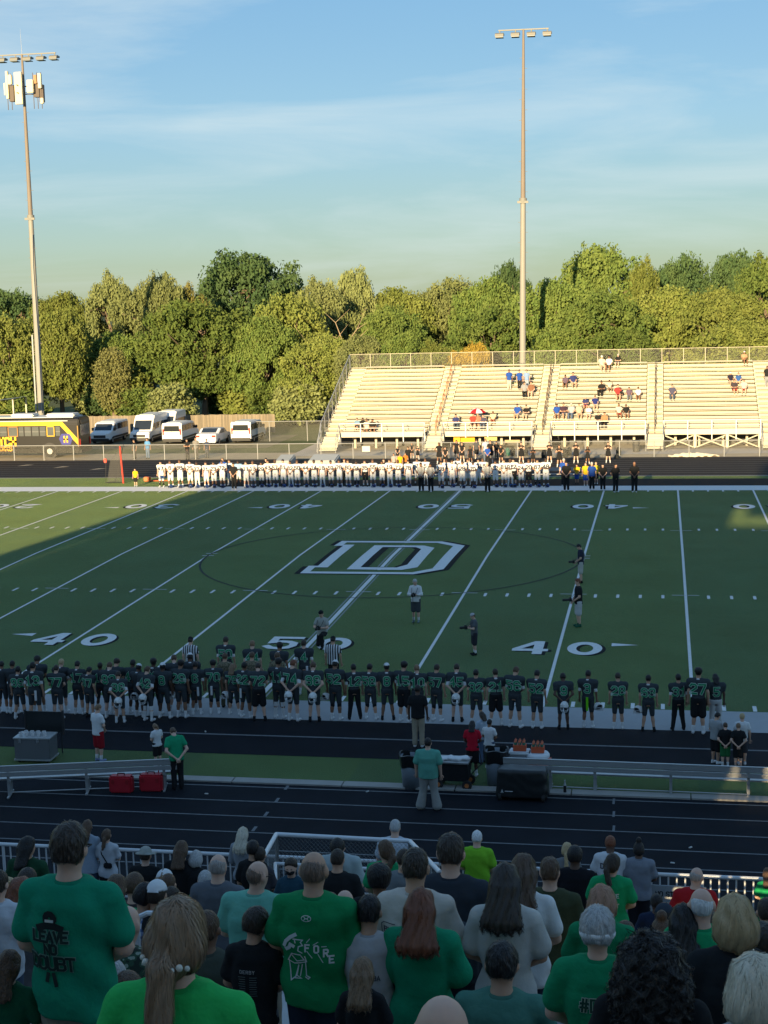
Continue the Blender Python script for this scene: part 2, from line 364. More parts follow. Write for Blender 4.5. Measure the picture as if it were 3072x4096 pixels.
for yd, tx in ((-30, '20'), (-20, '30'), (-10, '40'), (0, '50'), (10, '40'), (20, '30')):
    for flip, cy in ((False, 7.28), (True, 41.5)):
        s = -1 if flip else 1
        for j, ch in enumerate(tx):
            cx = yd*YD + s*(-1.02 if j == 0 else 0.92)
            q = field_digit(ch)
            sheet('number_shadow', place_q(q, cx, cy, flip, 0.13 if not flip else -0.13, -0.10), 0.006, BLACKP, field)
            sheet('yard_number', place_q(q, cx, cy, flip), 0.010, WHITE, field)
        if yd:
            sg = 1 if yd > 0 else -1
            ax = yd*YD + sg*(1.85 if (sg > 0) != flip else 1.95); ay = cy+s*0.60
            sheet('number_arrow', [[(ax, ay-0.22), (ax+sg*0.95, ay), (ax, ay+0.22)]], 0.010, WHITE, field)

# midfield letter D and circle
def ring_q(o, q): return [[o[i], o[(i+1) % len(o)], q[(i+1) % len(q)], q[i]] for i in range(len(o))]
DO = [(-3.5,20.0),(1.76,20.0),(2.95,21.2),(3.12,27.4),(1.79,28.65),(-3.4,28.65),(-3.5,27.15),(-3.02,27.15),(-3.06,21.75),(-3.5,21.75)]
DI = [(-3.12,20.42),(1.62,20.42),(2.42,21.35),(2.55,27.25),(1.62,28.2),(-3.05,28.2),(-3.08,27.5),(-2.5,27.5),(-2.52,21.4),(-3.12,21.4)]
IO = [(-1.53,21.0),(1.05,20.95),(1.68,21.6),(1.7,26.7),(1.07,27.35),(-1.45,27.35)]
II = [(-0.98,21.5),(0.72,21.5),(1.10,22.2),(1.10,26.3),(0.75,26.85),(-0.93,26.85)]
IB = [(-0.62,21.62),(0.55,21.62),(0.80,22.25),(0.80,26.2),(0.55,26.7),(-0.58,26.7)]
def grow(P, dx, dy): return [(x+math.copysign(dx, x), y+(dy if y > MID else -dy)) for x, y in P]
cover = [[(x, y) for x, y in DI]]
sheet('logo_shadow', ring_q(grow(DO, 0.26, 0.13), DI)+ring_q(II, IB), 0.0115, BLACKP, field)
sheet('logo_letter', ring_q(DO, DI)+ring_q(IO, II), 0.0155, WHITE, field)
cir = []
for i in range(96):
    t0, t1 = 2*math.pi*i/96, 2*math.pi*(i+1)/96
    cir.append([(9.2*math.cos(t0), 24.2+9.2*math.sin(t0)), (9.2*math.cos(t1), 24.2+9.2*math.sin(t1)), (9.10*math.cos(t1), 24.2+9.10*math.sin(t1)), (9.10*math.cos(t0), 24.2+9.10*math.sin(t0))])
sheet('centre_circle', cir, 0.0125, mat('circle_dark', (0.016, 0.024, 0.016), 0.85), field)
# green turf cut over the midfield line inside the letter
sheet('logo_turf', [[(-0.5,20.42),(0.5,20.42),(0.5,20.9),(-0.5,20.9)], [(-0.5,27.45),(0.5,27.45),(0.5,28.15),(-0.5,28.15)]], 0.0105, TURF, field)
# ================================================================== FAR SIDE: BLEACHER, FENCES, POLES
CREAM = mat('bleacher_alu', (0.53, 0.49, 0.385), 0.55, 0.10, 1.5)
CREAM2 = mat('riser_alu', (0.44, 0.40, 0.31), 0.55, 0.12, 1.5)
GALV = mat('galvanised', (0.42, 0.43, 0.43), 0.5, 0.08, 8, metal=0.5)
SHADEDK = mat('shade_dark', (0.05, 0.05, 0.05), 0.6)
RUST = mat('aisle_rust', (0.40, 0.13, 0.04), 0.8, 0.4, 6)
def chain_mat(dens, col):
    mm = bpy.data.materials.new('chain_link'); mm.use_nodes = True; nt = mm.node_tree; b = nt.nodes['Principled BSDF']
    b.inputs['Base Color'].default_value = (*col, 1); b.inputs['Roughness'].default_value = 0.5; b.inputs['Metallic'].default_value = 0.3
    t = nt.nodes.new('ShaderNodeTexCoord'); mpn = nt.nodes.new('ShaderNodeMapping'); mpn.inputs['Rotation'].default_value = (0, R_(45), 0); mpn.inputs['Scale'].default_value = (18, 18, 18)
    nt.links.new(t.outputs['Object'], mpn.inputs['Vector'])
    s = nt.nodes.new('ShaderNodeSeparateXYZ'); nt.links.new(mpn.outputs['Vector'], s.inputs[0])
    hs = []
    for ax in ('X', 'Z'):
        f = nt.nodes.new('ShaderNodeMath'); f.operation = 'FRACT'; nt.links.new(s.outputs[ax], f.inputs[0])
        g = nt.nodes.new('ShaderNodeMath'); g.operation = 'LESS_THAN'; g.inputs[1].default_value = dens; nt.links.new(f.outputs[0], g.inputs[0]); hs.append(g)
    mx = nt.nodes.new('ShaderNodeMath'); mx.operation = 'MAXIMUM'; nt.links.new(hs[0].outputs[0], mx.inputs[0]); nt.links.new(hs[1].outputs[0], mx.inputs[1])
    nt.links.new(mx.outputs[0], b.inputs['Alpha'])
    return mm
CHAIN = chain_mat(0.085, (0.16, 0.16, 0.14))

RISE, RUN, Z0, Y0, NR = 0.305, 0.735, 1.15, 73.0, 16
BX0 = -14.6
def far_row(Y): return Z0+RISE*(Y-Y0)/RUN
secs = [(-13.05, -6.05), (-4.5, 2.6), (4.1, 11.45), (12.85, 20.2), (21.7, 30.0)]
aisles = [(-14.55, -13.08), (-6.0, -4.55), (2.65, 4.05), (11.5, 12.8), (20.25, 21.65)]
blea = thing('grandstand', 'long aluminium bleacher with sixteen seat rows across the field', 'bleacher', (0, 0, 0))
unit = MB().box(-0.5, 0.5, -0.5, 0.5, -0.5, 0.5).mesh('plank_unit')
def ubox(name, x0, x1, y0, y1, z0, z1, material, parent):
    o = link(name, unit, material, parent); o.location = ((x0+x1)/2, (y0+y1)/2, (z0+z1)/2); o.scale = (x1-x0, y1-y0, z1-z0); return o
for r in range(NR):
    z = Z0+RISE*r; y = Y0+RUN*r
    for (a, b) in secs:
        ubox('tread_plank', a, b, y-0.34, y+0.36, z-0.04, z, CREAM, blea)
        ubox('riser_plank', a, b, y+0.365, y+0.385, z, z+RISE-0.115, CREAM2, blea)
        ubox('seat_plank', a, b, y+0.15, y+0.43, z+0.41, z+0.45, CREAM, blea)
    for (a, b) in aisles:
        ubox('aisle_step', a, b, y-0.36, y+0.36, z-0.04, z, CREAM, blea)
        ubox('aisle_half_step', a+0.1, b-0.1, y+0.02, y+0.34, z+0.13, z+0.16, CREAM, blea)
        ubox('aisle_riser', a, b, y+0.365, y+0.385, z, z+RISE-0.045, CREAM2, blea)
YB = Y0+RUN*NR; ZB = Z0+RISE*NR
ubox('top_plank', BX0, 30, YB-0.30, YB+0.1, ZB+0.02, ZB+0.06, CREAM, blea)
# front: kick panel, walkway, rail with posts
for j, (a, b) in enumerate(secs):
    ubox('front_panel', a, b, Y0-0.40, Y0-0.37, Z0-0.06, Z0+0.36, CREAM, blea)
    ubox('guard_rail', a, b, Y0-0.42, Y0-0.37, Z0+1.03, Z0+1.08, GALV, blea)
    ubox('guard_rail', a, b, Y0-0.42, Y0-0.38, Z0+0.66, Z0+0.70, GALV, blea)
    n = 4; 
    for i in range(n+1):
        xx = a+(b-a)*i/n; ubox('guard_post', xx-0.035, xx+0.035, Y0-0.50, Y0-0.43, Z0-0.45, Z0+1.08, GALV, blea)
    for i in range(4):
        xx = a+(b-a)*(i+0.5)/4
        ubox('support_post', xx-0.09, xx+0.09, Y0+1.4, Y0+1.58, 0, Z0+0.4, CREAM2, blea)
    ubox('under_shade_wall', a-0.7, b+0.7, Y0+3.3, Y0+3.4, 0, Z0+1.2, SHADEDK, blea)  # dark sheet standing in for the shade under the seats
    if j == 3:
        for i in range(3):
            x0 = a+0.1+(b-a)*i/3; x1 = x0+(b-a)/3-0.3
            for p, q in (((x0, 0.1), (x1, Z0-0.15)), ((x1, 0.1), (x0, Z0-0.15))):
                MB().tube((p[0], Y0-0.3, p[1]), (q[0], Y0-0.3, q[1]), 0.05, n=6).build('cross_brace', CREAM, blea)
            for xx in (x0-0.1, x1+0.1): ubox('front_leg', xx-0.06, xx+0.06, Y0-0.36, Y0-0.24, 0, Z0-0.07, CREAM, blea)
# front stairs to the ground, with hand rails
for j, (a, b) in enumerate(aisles):
    for i in range(6):
        z = Z0-0.19*(i+1); y = Y0-0.42-0.29*i
        if z > 0.02:
            ubox('stair_tread', a, b, y-0.30, y-0.02, z-0.04, z, CREAM, blea)
            ubox('stair_riser', a, b, y-0.02, y-0.005, z, z+0.145, CREAM2, blea)
    for xx in (a, b):
        h = MB(); h.tube((xx, Y0-2.1, 1.0), (xx, Y0-0.5, Z0+1.0), 0.03).tube((xx, Y0-2.1, 0.0), (xx, Y0-2.1, 1.0), 0.03).tube((xx, Y0-1.3, 0.4), (xx, Y0-1.3, 1.55), 0.025).tube((xx, Y0-2.1, 0.5), (xx, Y0-0.5, Z0+0.5), 0.02)
        h.build('stair_rail', GALV, blea)
    if 0 < j < 4:
        h = MB(); xm = (a+b)/2
        for r in range(NR-1):
            y = Y0+RUN*r+0.1; z = Z0+RISE*r
            h.tube((xm, y, z), (xm, y, z+0.9), 0.022, n=6)
            if r % 3 != 2: h.tube((xm, y, z+0.9), (xm, y+RUN, z+RISE+0.9), 0.026, n=6); h.tube((xm, y, z+0.5), (xm, y+RUN, z+RISE+0.5), 0.02, n=6)
        h.build('aisle_handrail', RUST if j == 1 else mat('rail_brown', (0.13, 0.09, 0.06), 0.6), blea)
# back fence and left side fence
mesh_b = MB().poly([(BX0, YB+0.15, ZB-0.2), (30, YB+0.15, ZB-0.2), (30, YB+0.15, ZB+1.22), (BX0, YB+0.15, ZB+1.22)]).build('back_mesh', CHAIN, blea, fix=False)
ubox('back_rail', BX0, 30, YB+0.135, YB+0.17, ZB+1.21, ZB+1.245, CREAM2, blea)
x = BX0
while x < 30:
    ubox('back_post', x-0.022, x+0.022, YB+0.12, YB+0.165, ZB-0.5, ZB+1.22, CREAM2, blea); x += 1.82
MB().poly([(BX0-0.02, Y0-0.4, Z0-0.2), (BX0-0.02, YB+0.1, ZB-0.1), (BX0-0.02, YB+0.1, ZB+1.2), (BX0-0.02, Y0-0.4, Z0+1.1)]).build('side_mesh', chain_mat(0.3, (0.30, 0.30, 0.29)), blea, fix=False)
sr = MB()
for k in range(9):
    y = Y0-0.4+(YB-Y0+0.4)*k/8; z = Z0+(ZB-Z0)*k/8; sr.tube((BX0-0.03, y, z-0.6), (BX0-0.03, y, z+1.15), 0.03, n=6)
sr.tube((BX0-0.03, Y0-0.4, Z0+1.12), (BX0-0.03, YB+0.1, ZB+1.2), 0.035, n=6).tube((BX0-0.03, Y0-2.1, 0.1), (BX0-0.03, Y0-0.4, Z0+1.12), 0.035, n=6)
sr.build('side_rail', GALV, blea)

# chain-link fences
def chain_fence(label, x0, x1, y, h, sp, name='chain_link_fence'):
    t = thing(name, label, 'fence', ((x0+x1)/2, y, 0))
    hw = (x1-x0)/2
    MB().poly([(-hw, 0, 0.03), (hw, 0, 0.03), (hw, 0, h), (-hw, 0, h)]).build('wire_mesh', CHAIN, t, fix=False)
    MB().tube((-hw, 0, h), (hw, 0, h), 0.028, n=6).build('top_rail', GALV, t)
    pm = MB().tube((0, 0, 0), (0, 0, h+0.04), 0.035, n=8).mesh('post'); n = int((x1-x0)/sp)
    for i in range(n+1):
        o = link('post', pm, GALV, t); o.location = (-hw+i*sp, 0.0, 0)
    return t
chain_fence('low chain-link fence running along the back of the far track', -72, 30, 66.95, 1.2, 2.55)
chain_fence('taller chain-link fence between the last van and the bleacher', -24.5, -15.0, 80.5, 1.75, 3.4)

# wooden privacy fence behind the vans
wf = thing('board_fence', 'weathered wooden board fence behind the parked vans', 'fence', (-36, 88.2, 0))
bme = MB().box(-0.07, 0.07, -0.012, 0.012, 0.05, 1.75).mesh('board')
WOODS = [mat('board_wood', c, 0.9, 0.2, 6, stretch=(6, 6, 0.6)) for c in ((0.20, 0.165, 0.12), (0.235, 0.195, 0.145), (0.17, 0.145, 0.11))]
for i in range(220):
    o = link('board', bme, WOODS[rng.integers(3)], wf); o.location = (-20+i*0.152, rng.uniform(-0.01, 0.01), rng.uniform(-0.03, 0.03))
MB().box(-20, 13.4, 0.02, 0.06, 0.4, 0.5).box(-20, 13.4, 0.02, 0.06, 1.3, 1.4).build('fence_rail', WOODS[2], wf)

# light poles
PGALV = mat('pole_fittings', (0.20, 0.20, 0.185), 0.6)
def light_pole(label, X, Y, H, nf, top_lean, pegs=True):
    t = thing('light_pole', label, 'light pole', (X, Y, 0))
    t.rotation_euler = (0, top_lean, 0)
    MB().tube((0, 0, 0), (0, 0, H*0.58), 0.31, 0.24, n=16, cap=False).build('lower_shaft', mat('pole_galv', (0.25, 0.245, 0.225), 0.6, 0.10, 0.6), t, smooth=True)
    MB().tube((0, 0, H*0.58), (0, 0, H), 0.22, 0.10, n=16, cap=False).build('upper_shaft', mat('pole_rust', (0.19, 0.16, 0.135), 0.7, 0.18, 0.6), t, smooth=True)
    MB().tube((0, 0, H*0.575), (0, 0, H*0.585), 0.34, n=16).box(-0.5, 0.5, -0.3, -0.2, H*0.572, H*0.578).build('joint_collar', PGALV, t)
    w = 0.56*nf
    MB().box(-w, w, -0.05, 0.05, H-0.05, H+0.05).build('cross_arm', PGALV, t)
    for i in range(nf):
        xx = -w+0.12+(2*w-0.24)*i/(nf-1)
        f = MB(); f.prism([(-0.55, -0.55), (0.25, -0.40), (0.30, -0.25), (-0.25, -0.20), (-0.50, -0.32)], xx-0.38, xx+0.38, 0)
        v = []; fo = f.build('floodlight', mat('lamp_housing', (0.17, 0.17, 0.155), 0.5), t)
        fo.location = (0, 0, H-0.05)
        MB().box(xx-0.34, xx+0.34, -0.53, 0.20, -0.62, -0.56).build('lamp_visor', mat('lamp_dark', (0.06, 0.08, 0.08), 0.4), fo)
        MB().tube((xx, 0, -0.28), (xx, 0, 0.02), 0.06).build('bracket', PGALV, fo)
    pg = MB()
    z = 6.0; k = 0
    while z < H-2:
        s = 1 if k % 2 else -1; rr = 0.31-0.2*z/H
        pg.tube((s*rr, 0, z), (s*(rr+0.22), 0, z), 0.02, n=5); z += 0.9; k += 1
    pg.build('climbing_pegs', PGALV, t)
    return t
p2 = at_y(2087, 1465, 92); t2 = at_y(2090, 118, 92)
light_pole('tall light pole with four floodlights behind the bleacher', p2[0], 92, t2[2], 4, math.atan2(t2[0]-p2[0], t2[2]-p2[2]))
p1 = at_y(165, 1660, 90); t1 = at_y(87, 218, 90)
lp = light_pole('tall light pole carrying phone antennas behind the bus', p1[0], 90, t1[2], 6, math.atan2(t1[0]-p1[0], t1[2]-p1[2]))
# antennas: panel arrays round the pole below the lamps
APAN = mat('antenna_panel', (0.72, 0.62, 0.42), 0.6); ADARK = mat('antenna_dark', (0.11, 0.09, 0.08), 0.7)
HA = t1[2]
def panel(x, y, z, w, h, d, m_=APAN): MB().box(x-w/2, x+w/2, y-d/2, y+d/2, z-h/2, z+h/2).build('antenna_panel', m_, lp, bevel=0.03)
panel(-0.15, -0.75, HA-3.15, 0.72, 2.9, 0.35)
panel(-1.45, -0.35, HA-2.75, 0.22, 2.5, 0.3); panel(-1.12, -0.45, HA-2.3, 0.38, 0.85, 0.3); panel(-1.75, -0.2, HA-3.1, 0.20, 1.1, 0.25)
panel(0.92, -0.55, HA-3.0, 0.62, 1.15, 0.35); panel(1.75, -0.25, HA-2.5, 0.30, 1.35, 0.3); panel(1.85, -0.15, HA-4.3, 0.28, 0.5, 0.3)
panel(-1.15, 0.0, HA-3.5, 0.5, 1.5, 0.5, ADARK); panel(1.35, 0.0, HA-3.3, 0.55, 1.3, 0.5, ADARK); panel(1.75, 0.1, HA-3.6, 0.4, 1.6, 0.4, ADARK); panel(1.35, -0.35, HA-2.35, 0.3, 0.8, 0.2, mat('antenna_brown', (0.34, 0.20, 0.10), 0.7))
ab = MB()
for ang in (0, 2.1, 4.2):
    ab.tube((0, 0, HA-2.9), (1.6*math.cos(ang+0.4), 1.2*math.sin(ang+0.4), HA-2.9), 0.05).tube((0, 0, HA-3.6), (1.6*math.cos(ang+0.4), 1.2*math.sin(ang+0.4), HA-3.6), 0.05)
for x in (-1.6, -1.2, 1.0, 1.4, 1.8): ab.tube((x, -0.1, HA-5.0), (x, -0.1, HA-1.7), 0.035, n=6)
ab.build('antenna_frame', ADARK, lp)
MB().tube((0, 0, HA), (-0.05, 0, HA+2.3), 0.02, 0.008, n=5).build('lightning_rod', GALV, lp)
MB().path([(0.2, -0.32, 2), (0.22, -0.31, 9), (0.1, -0.30, 16), (0.2, -0.27, 19)], 0.03).tube((-0.5, 0, 0.5), (-0.5, 0, 9.5), 0.09).build('cable', GALV, lp)

# press-box canopy beyond the bus: small metal shelter
sh = thing('metal_shelter', 'small open shelter with flat metal roof beyond the bus', 'shelter', (-47.8, 84, 0))
MB().poly([(-6, -1.6, 3.1), (2.2, -1.6, 3.95), (2.2, 1.6, 3.95), (-6, 1.6, 3.1)]).poly([(-6, -1.6, 3.0), (2.2, -1.6, 3.85), (2.2, 1.6, 3.85), (-6, 1.6, 3.0)]).build('roof', metal_m((0.30, 0.33, 0.36)), sh)
for x in (-5.5, -3.2, -0.9, 1.9):
    for y in (-1.4, 1.4): MB().box(x-0.06, x+0.06, y-0.06, y+0.06, 0, 3.15+0.104*(x+6)-0.12).build('post', CREAM, sh)
for z in (1.5, 2.4): MB().box(-5.5, 1.9, -1.43, -1.37, z, z+0.06).build('rail', CREAM, sh)
# ================================================================== HOME STAND AND PRESS BOX (the camera stands at its top)
HR, HU, HZ0, HY0, HN = 0.308, 0.76, 1.20, -20.0, 33
def home_z(r): return HZ0+HR*r
def home_y(r): return HY0-HU*r
HALU = mat('stand_alu', (0.36, 0.37, 0.38), 0.5, 0.10, 2.0, metal=0.3)
HDARK = mat('stand_dark', (0.09, 0.10, 0.11), 0.7, 0.2, 2.0)
stand = thing('home_stand', 'home bleacher whose rows the green-shirted crowd stands on', 'bleacher', (0, 0, 0))
GX0, GX1 = 12.1, 14.2  # edges of an opening in the rows, shaped to pass low sun
for r in range(HN+1):
    y, z = home_y(r), home_z(r)
    if 4 <= r <= 18:
        ubox('tread_plank', -30, GX0, y-0.38, y+0.37, z-0.05, z, HDARK, stand); ubox('tread_plank', GX1, 32, y-0.38, y+0.37, z-0.05, z, HDARK, stand); ubox('tread_plank', GX0, GX1, y-0.02, y+0.30, z-0.04, z, HDARK, stand)
    else: ubox('tread_plank', -30, 32, y-0.38, y+0.37, z-0.05, z, HDARK, stand)
    if 4 <= r <= 18:
        ubox('riser_plank', -30, GX0, y-0.40, y-0.385, z, z+HR-0.055, HDARK, stand); ubox('riser_plank', GX1, 32, y-0.40, y-0.385, z, z+HR-0.055, HDARK, stand)
    else: ubox('riser_plank', -30, 32, y-0.40, y-0.385, z, z+HR-0.055, HDARK, stand)
    if 4 <= r <= 18:
        ubox('seat_plank', -30, GX0, y-0.36, y-0.10, z+0.40, z+0.44, HALU, stand); ubox('seat_plank', GX1, 32, y-0.36, y-0.10, z+0.40, z+0.44, HALU, stand)
    elif 0 < r < 31: ubox('seat_plank', -30, 32, y-0.36, y-0.10, z+0.40, z+0.44, HALU, stand)
ubox('front_walkway', -30, 32, -19.62, -18.3, 1.12, 1.19, HDARK, stand)
ubox('front_fascia', -30, 32, -18.30, -18.26, 0.0, 1.15, HDARK, stand)
for xx in (-28, -20, -12, -4, 4, 15, 23, 31):
    ubox('support_column', xx-0.1, xx+0.1, -38.1, -37.9, 0, 7.9, HALU, stand)
# press box: long room on the top of the stand, the thing that shades the field
pb = thing('press_box', 'long press box on the roof line behind the crowd', 'building', (0, 0, 0))
PBM = mat('press_wall', (0.78, 0.78, 0.76), 0.7)
def pbox(n, *a): return ubox(n, *a, PBM, pb)
pbox('floor_slab', -25.0, 34, -52, -46.0, 11.6, 11.9)
pbox('lower_wall', -25.0, 34, -46.3, -46.1, 11.9, 16.6)
pbox('upper_wall', -25.0, 7.75, -46.3, -46.1, 16.6, 20.5); pbox('upper_wall', 8.35, 34, -46.3, -46.1, 17.2, 22.3); pbox('upper_wall', 7.75, 8.35, -46.3, -46.1, 18.0, 20.8)  # slot and taller right end shaped for sun patch and shadow on the field
pbox('roof', -25.0, 34, -52, -46.0, 20.5, 20.7)
pbox('shade_tower', -27.4, -25.65, -52, -46.1, 0, 20.4)  # unseen tower added to shape the shadow edge; gap beside it passes a sun streak
for xx in (-24, -12, 0, 20, 30): pbox('column', xx-0.15, xx+0.15, -51.5, -51.2, 0, 11.6)

# front rail of white bars
FRY = -18.45
WRAIL = mat('white_rail', (0.62, 0.64, 0.66), 0.4, 0.06, 5, metal=0.2)
fr_ = thing('front_railing', 'white barred railing along the front walkway of the stand', 'railing', (0, FRY, 1.19))
MB().tube((-14, 0, 1.10), (30, 0, 1.10), 0.038, n=8).build('top_rail', WRAIL, fr_)
MB().tube((-14, 0, 0.14), (30, 0, 0.14), 0.025, n=6).build('bottom_rail', WRAIL, fr_)
barm = MB().tube((0, 0, 0.14), (0, 0, 1.08), 0.016, n=6).mesh('bar'); posm = MB().tube((0, 0, 0), (0, 0, 1.08), 0.03, n=8).mesh('post')
x = -6.0; k = 0
while x < 19:
    o = link('post' if k % 10 == 0 else 'bar', posm if k % 10 == 0 else barm, WRAIL, fr_); o.location = (x, 0, 0); x += 0.15; k += 1
sg = thing('warning_sign', 'grey NO STANDING sign wired to the front railing', 'sign', (13.05, FRY-0.06, 1.95))
MB().box(-0.52, 0.52, -0.01, 0.01, -0.16, 0.16).build('board', mat('sign_grey', (0.34, 0.36, 0.38), 0.7), sg)
V, F = ribbon(text_lines('NO STANDING', 0.085), 0.018, 0.1)
np_ = np.stack([V[:, 0]*1.0, np.full(len(V), -0.016), V[:, 1]], 1)
link('lettering', np_mesh('lettering', np_, F, False), mat('sign_black', (0.02, 0.02, 0.02), 0.7), sg)

# fenced stair well at the front of the stand: tubes and real chain-link wires
well = thing('fenced_stairwell', 'chain-link fenced stair well in the middle of the front rows', 'railing', (0, 0, 0))
def fence_panel(p00, p10, p11, p01, cell=0.075):
    """diamond wires between four corners (bottom a, bottom b, top b, top a)"""
    P = [np.array(q, float) for q in (p00, p10, p11, p01)]
    wl = np.linalg.norm(P[1]-P[0]); hl = np.linalg.norm(P[3]-P[0]); nx, ny = max(2, int(wl/cell)), max(2, int(hl/cell)); b = MB()
    def pt(u, v): return tuple((P[0]*(1-u)+P[1]*u)*(1-v)+(P[3]*(1-u)+P[2]*u)*v)
    for s in (1, -1):
        for i in range(-ny, nx+1):
            pts = []
            u0, v0 = (i, 0) if s > 0 else (i+ny, 0)
            a0 = max(0, -i) if s > 0 else max(0, i+ny-nx); a1 = min(ny, nx-i) if s > 0 else min(ny, i+ny)
            if a1 <= a0: continue
            q0 = pt((i+a0 if s > 0 else i+ny-a0)/nx, a0/ny); q1 = pt((i+a1 if s > 0 else i+ny-a1)/nx, a1/ny)
            b.tube(q0, q1, 0.0028, n=4, cap=False)
    b.build('chain_wire', mat('wire', (0.16, 0.17, 0.17), 0.5), well, fix=False)
zt = 2.62
wa = at_y(1105, 3337, -19.6); wb = at_y(1640, 3365, -19.6); wc = at_y(1030, 3470, -21.6); wd = at_y(1760, 3490, -21.6)
def dn(p, h): return (p[0], p[1], p[2]-h)
for a, b, h in ((wa, wb, 1.05), (wc, wa, 1.05), (wb, wd, 0.85)):
    MB().tube(tuple(a), tuple(b), 0.04, n=10).build('top_rail', WRAIL, well)
    fence_panel(dn(a, h), dn(b, h), tuple(b), tuple(a))
    for q in (a, b): MB().tube(tuple(q), dn(q, 1.5), 0.035, n=8).build('post', GALV, well)
    MB().tube(dn(a, h), dn(b, h), 0.022, n=6).build('bottom_rail', GALV, well)
MB().tube(dn(wa+np.array([0.1, -0.5, 0]), 0.35), dn(wb+np.array([-0.1, -0.5, 0]), 0.35), 0.032).tube(dn(wa+np.array([0.1, -0.5, 0]), 0.35), dn(wc+np.array([0.3, 0, 0]), 0.45), 0.032).build('hand_rail', WRAIL, well)
# curved aisle rails
def hoop(label, px, py, r, w, h):
    y = home_y(r); p = at_y(px, py, y); zb = home_z(r)
    t = thing('aisle_rail', label, 'railing', (p[0], y, zb)); top = p[2]-zb
    pts = [(0, 0, 0)]+[(0, 0, top-0.12), (0.03, 0, top-0.04), (0.11, 0, top), (w, -0.1, top+h)]
    MB().path(pts, 0.026, 8).build('tube', WRAIL, t); MB().tube((w, -0.1, top+h), (w, -0.1, 0.2), 0.026).build('leg', WRAIL, t)
hoop('curved white aisle rail beside the plaid shirt', 545, 3650, 16, 0.42, 0.05)
hoop('curved white aisle rail below the fenced stair well', 1082, 3588, 14, 0.25, 0.05)
mr_ = MB().tube((-6, 0, 0), (30, 0, 0), 0.03).tube((-6, 0, -0.35), (30, 0, -0.35), 0.022)
for i in range(18): mr_.tube((-6+2*i, 0, 0), (-6+2*i, 0, -0.8), 0.025)
mid_rail = mr_.build('low_rail', WRAIL); mid_rail.location = (0, -21.6, 2.55); tag(mid_rail, 'second white tube rail behind the first row of spectators', 'railing')
# ================================================================== VEHICLES (nose towards -Y, origin on the ground at the middle)
GLASS = mat('car_glass', (0.02, 0.025, 0.03), 0.08, 0.1, 2, spec=0.8)
TYRE = mat('tyre', (0.02, 0.02, 0.02), 0.85); RIM = metal_m((0.45, 0.45, 0.45), 0.35); CHROME = metal_m((0.6, 0.6, 0.6), 0.25)
BLKPL = plastic((0.03, 0.03, 0.032), 0.55); REDL = plastic((0.45, 0.03, 0.02), 0.25); LAMPM = plastic((0.75, 0.75, 0.72), 0.15)
def wheel_at(t, x, y, r=0.34, w=0.22):
    wl = MB().tube((x-w/2, y, r), (x+w/2, y, r), r, n=20).build('wheel', TYRE, t, smooth=False, bevel=0.03)
    MB().tube((x-w/2-0.01, y, r), (x+w/2+0.01, y, r), r*0.58, n=16).build('rim', RIM, wl)
    return wl
def panel_side(t, name, material, prof, x, th=0.02, parent=None):
    """thin panel on a side wall (profile in y,z) just proud of it"""
    s = 1 if x > 0 else -1
    return MB().prism(prof, x-0.01*s, x+th*s, 0).build(name, material, parent or t)
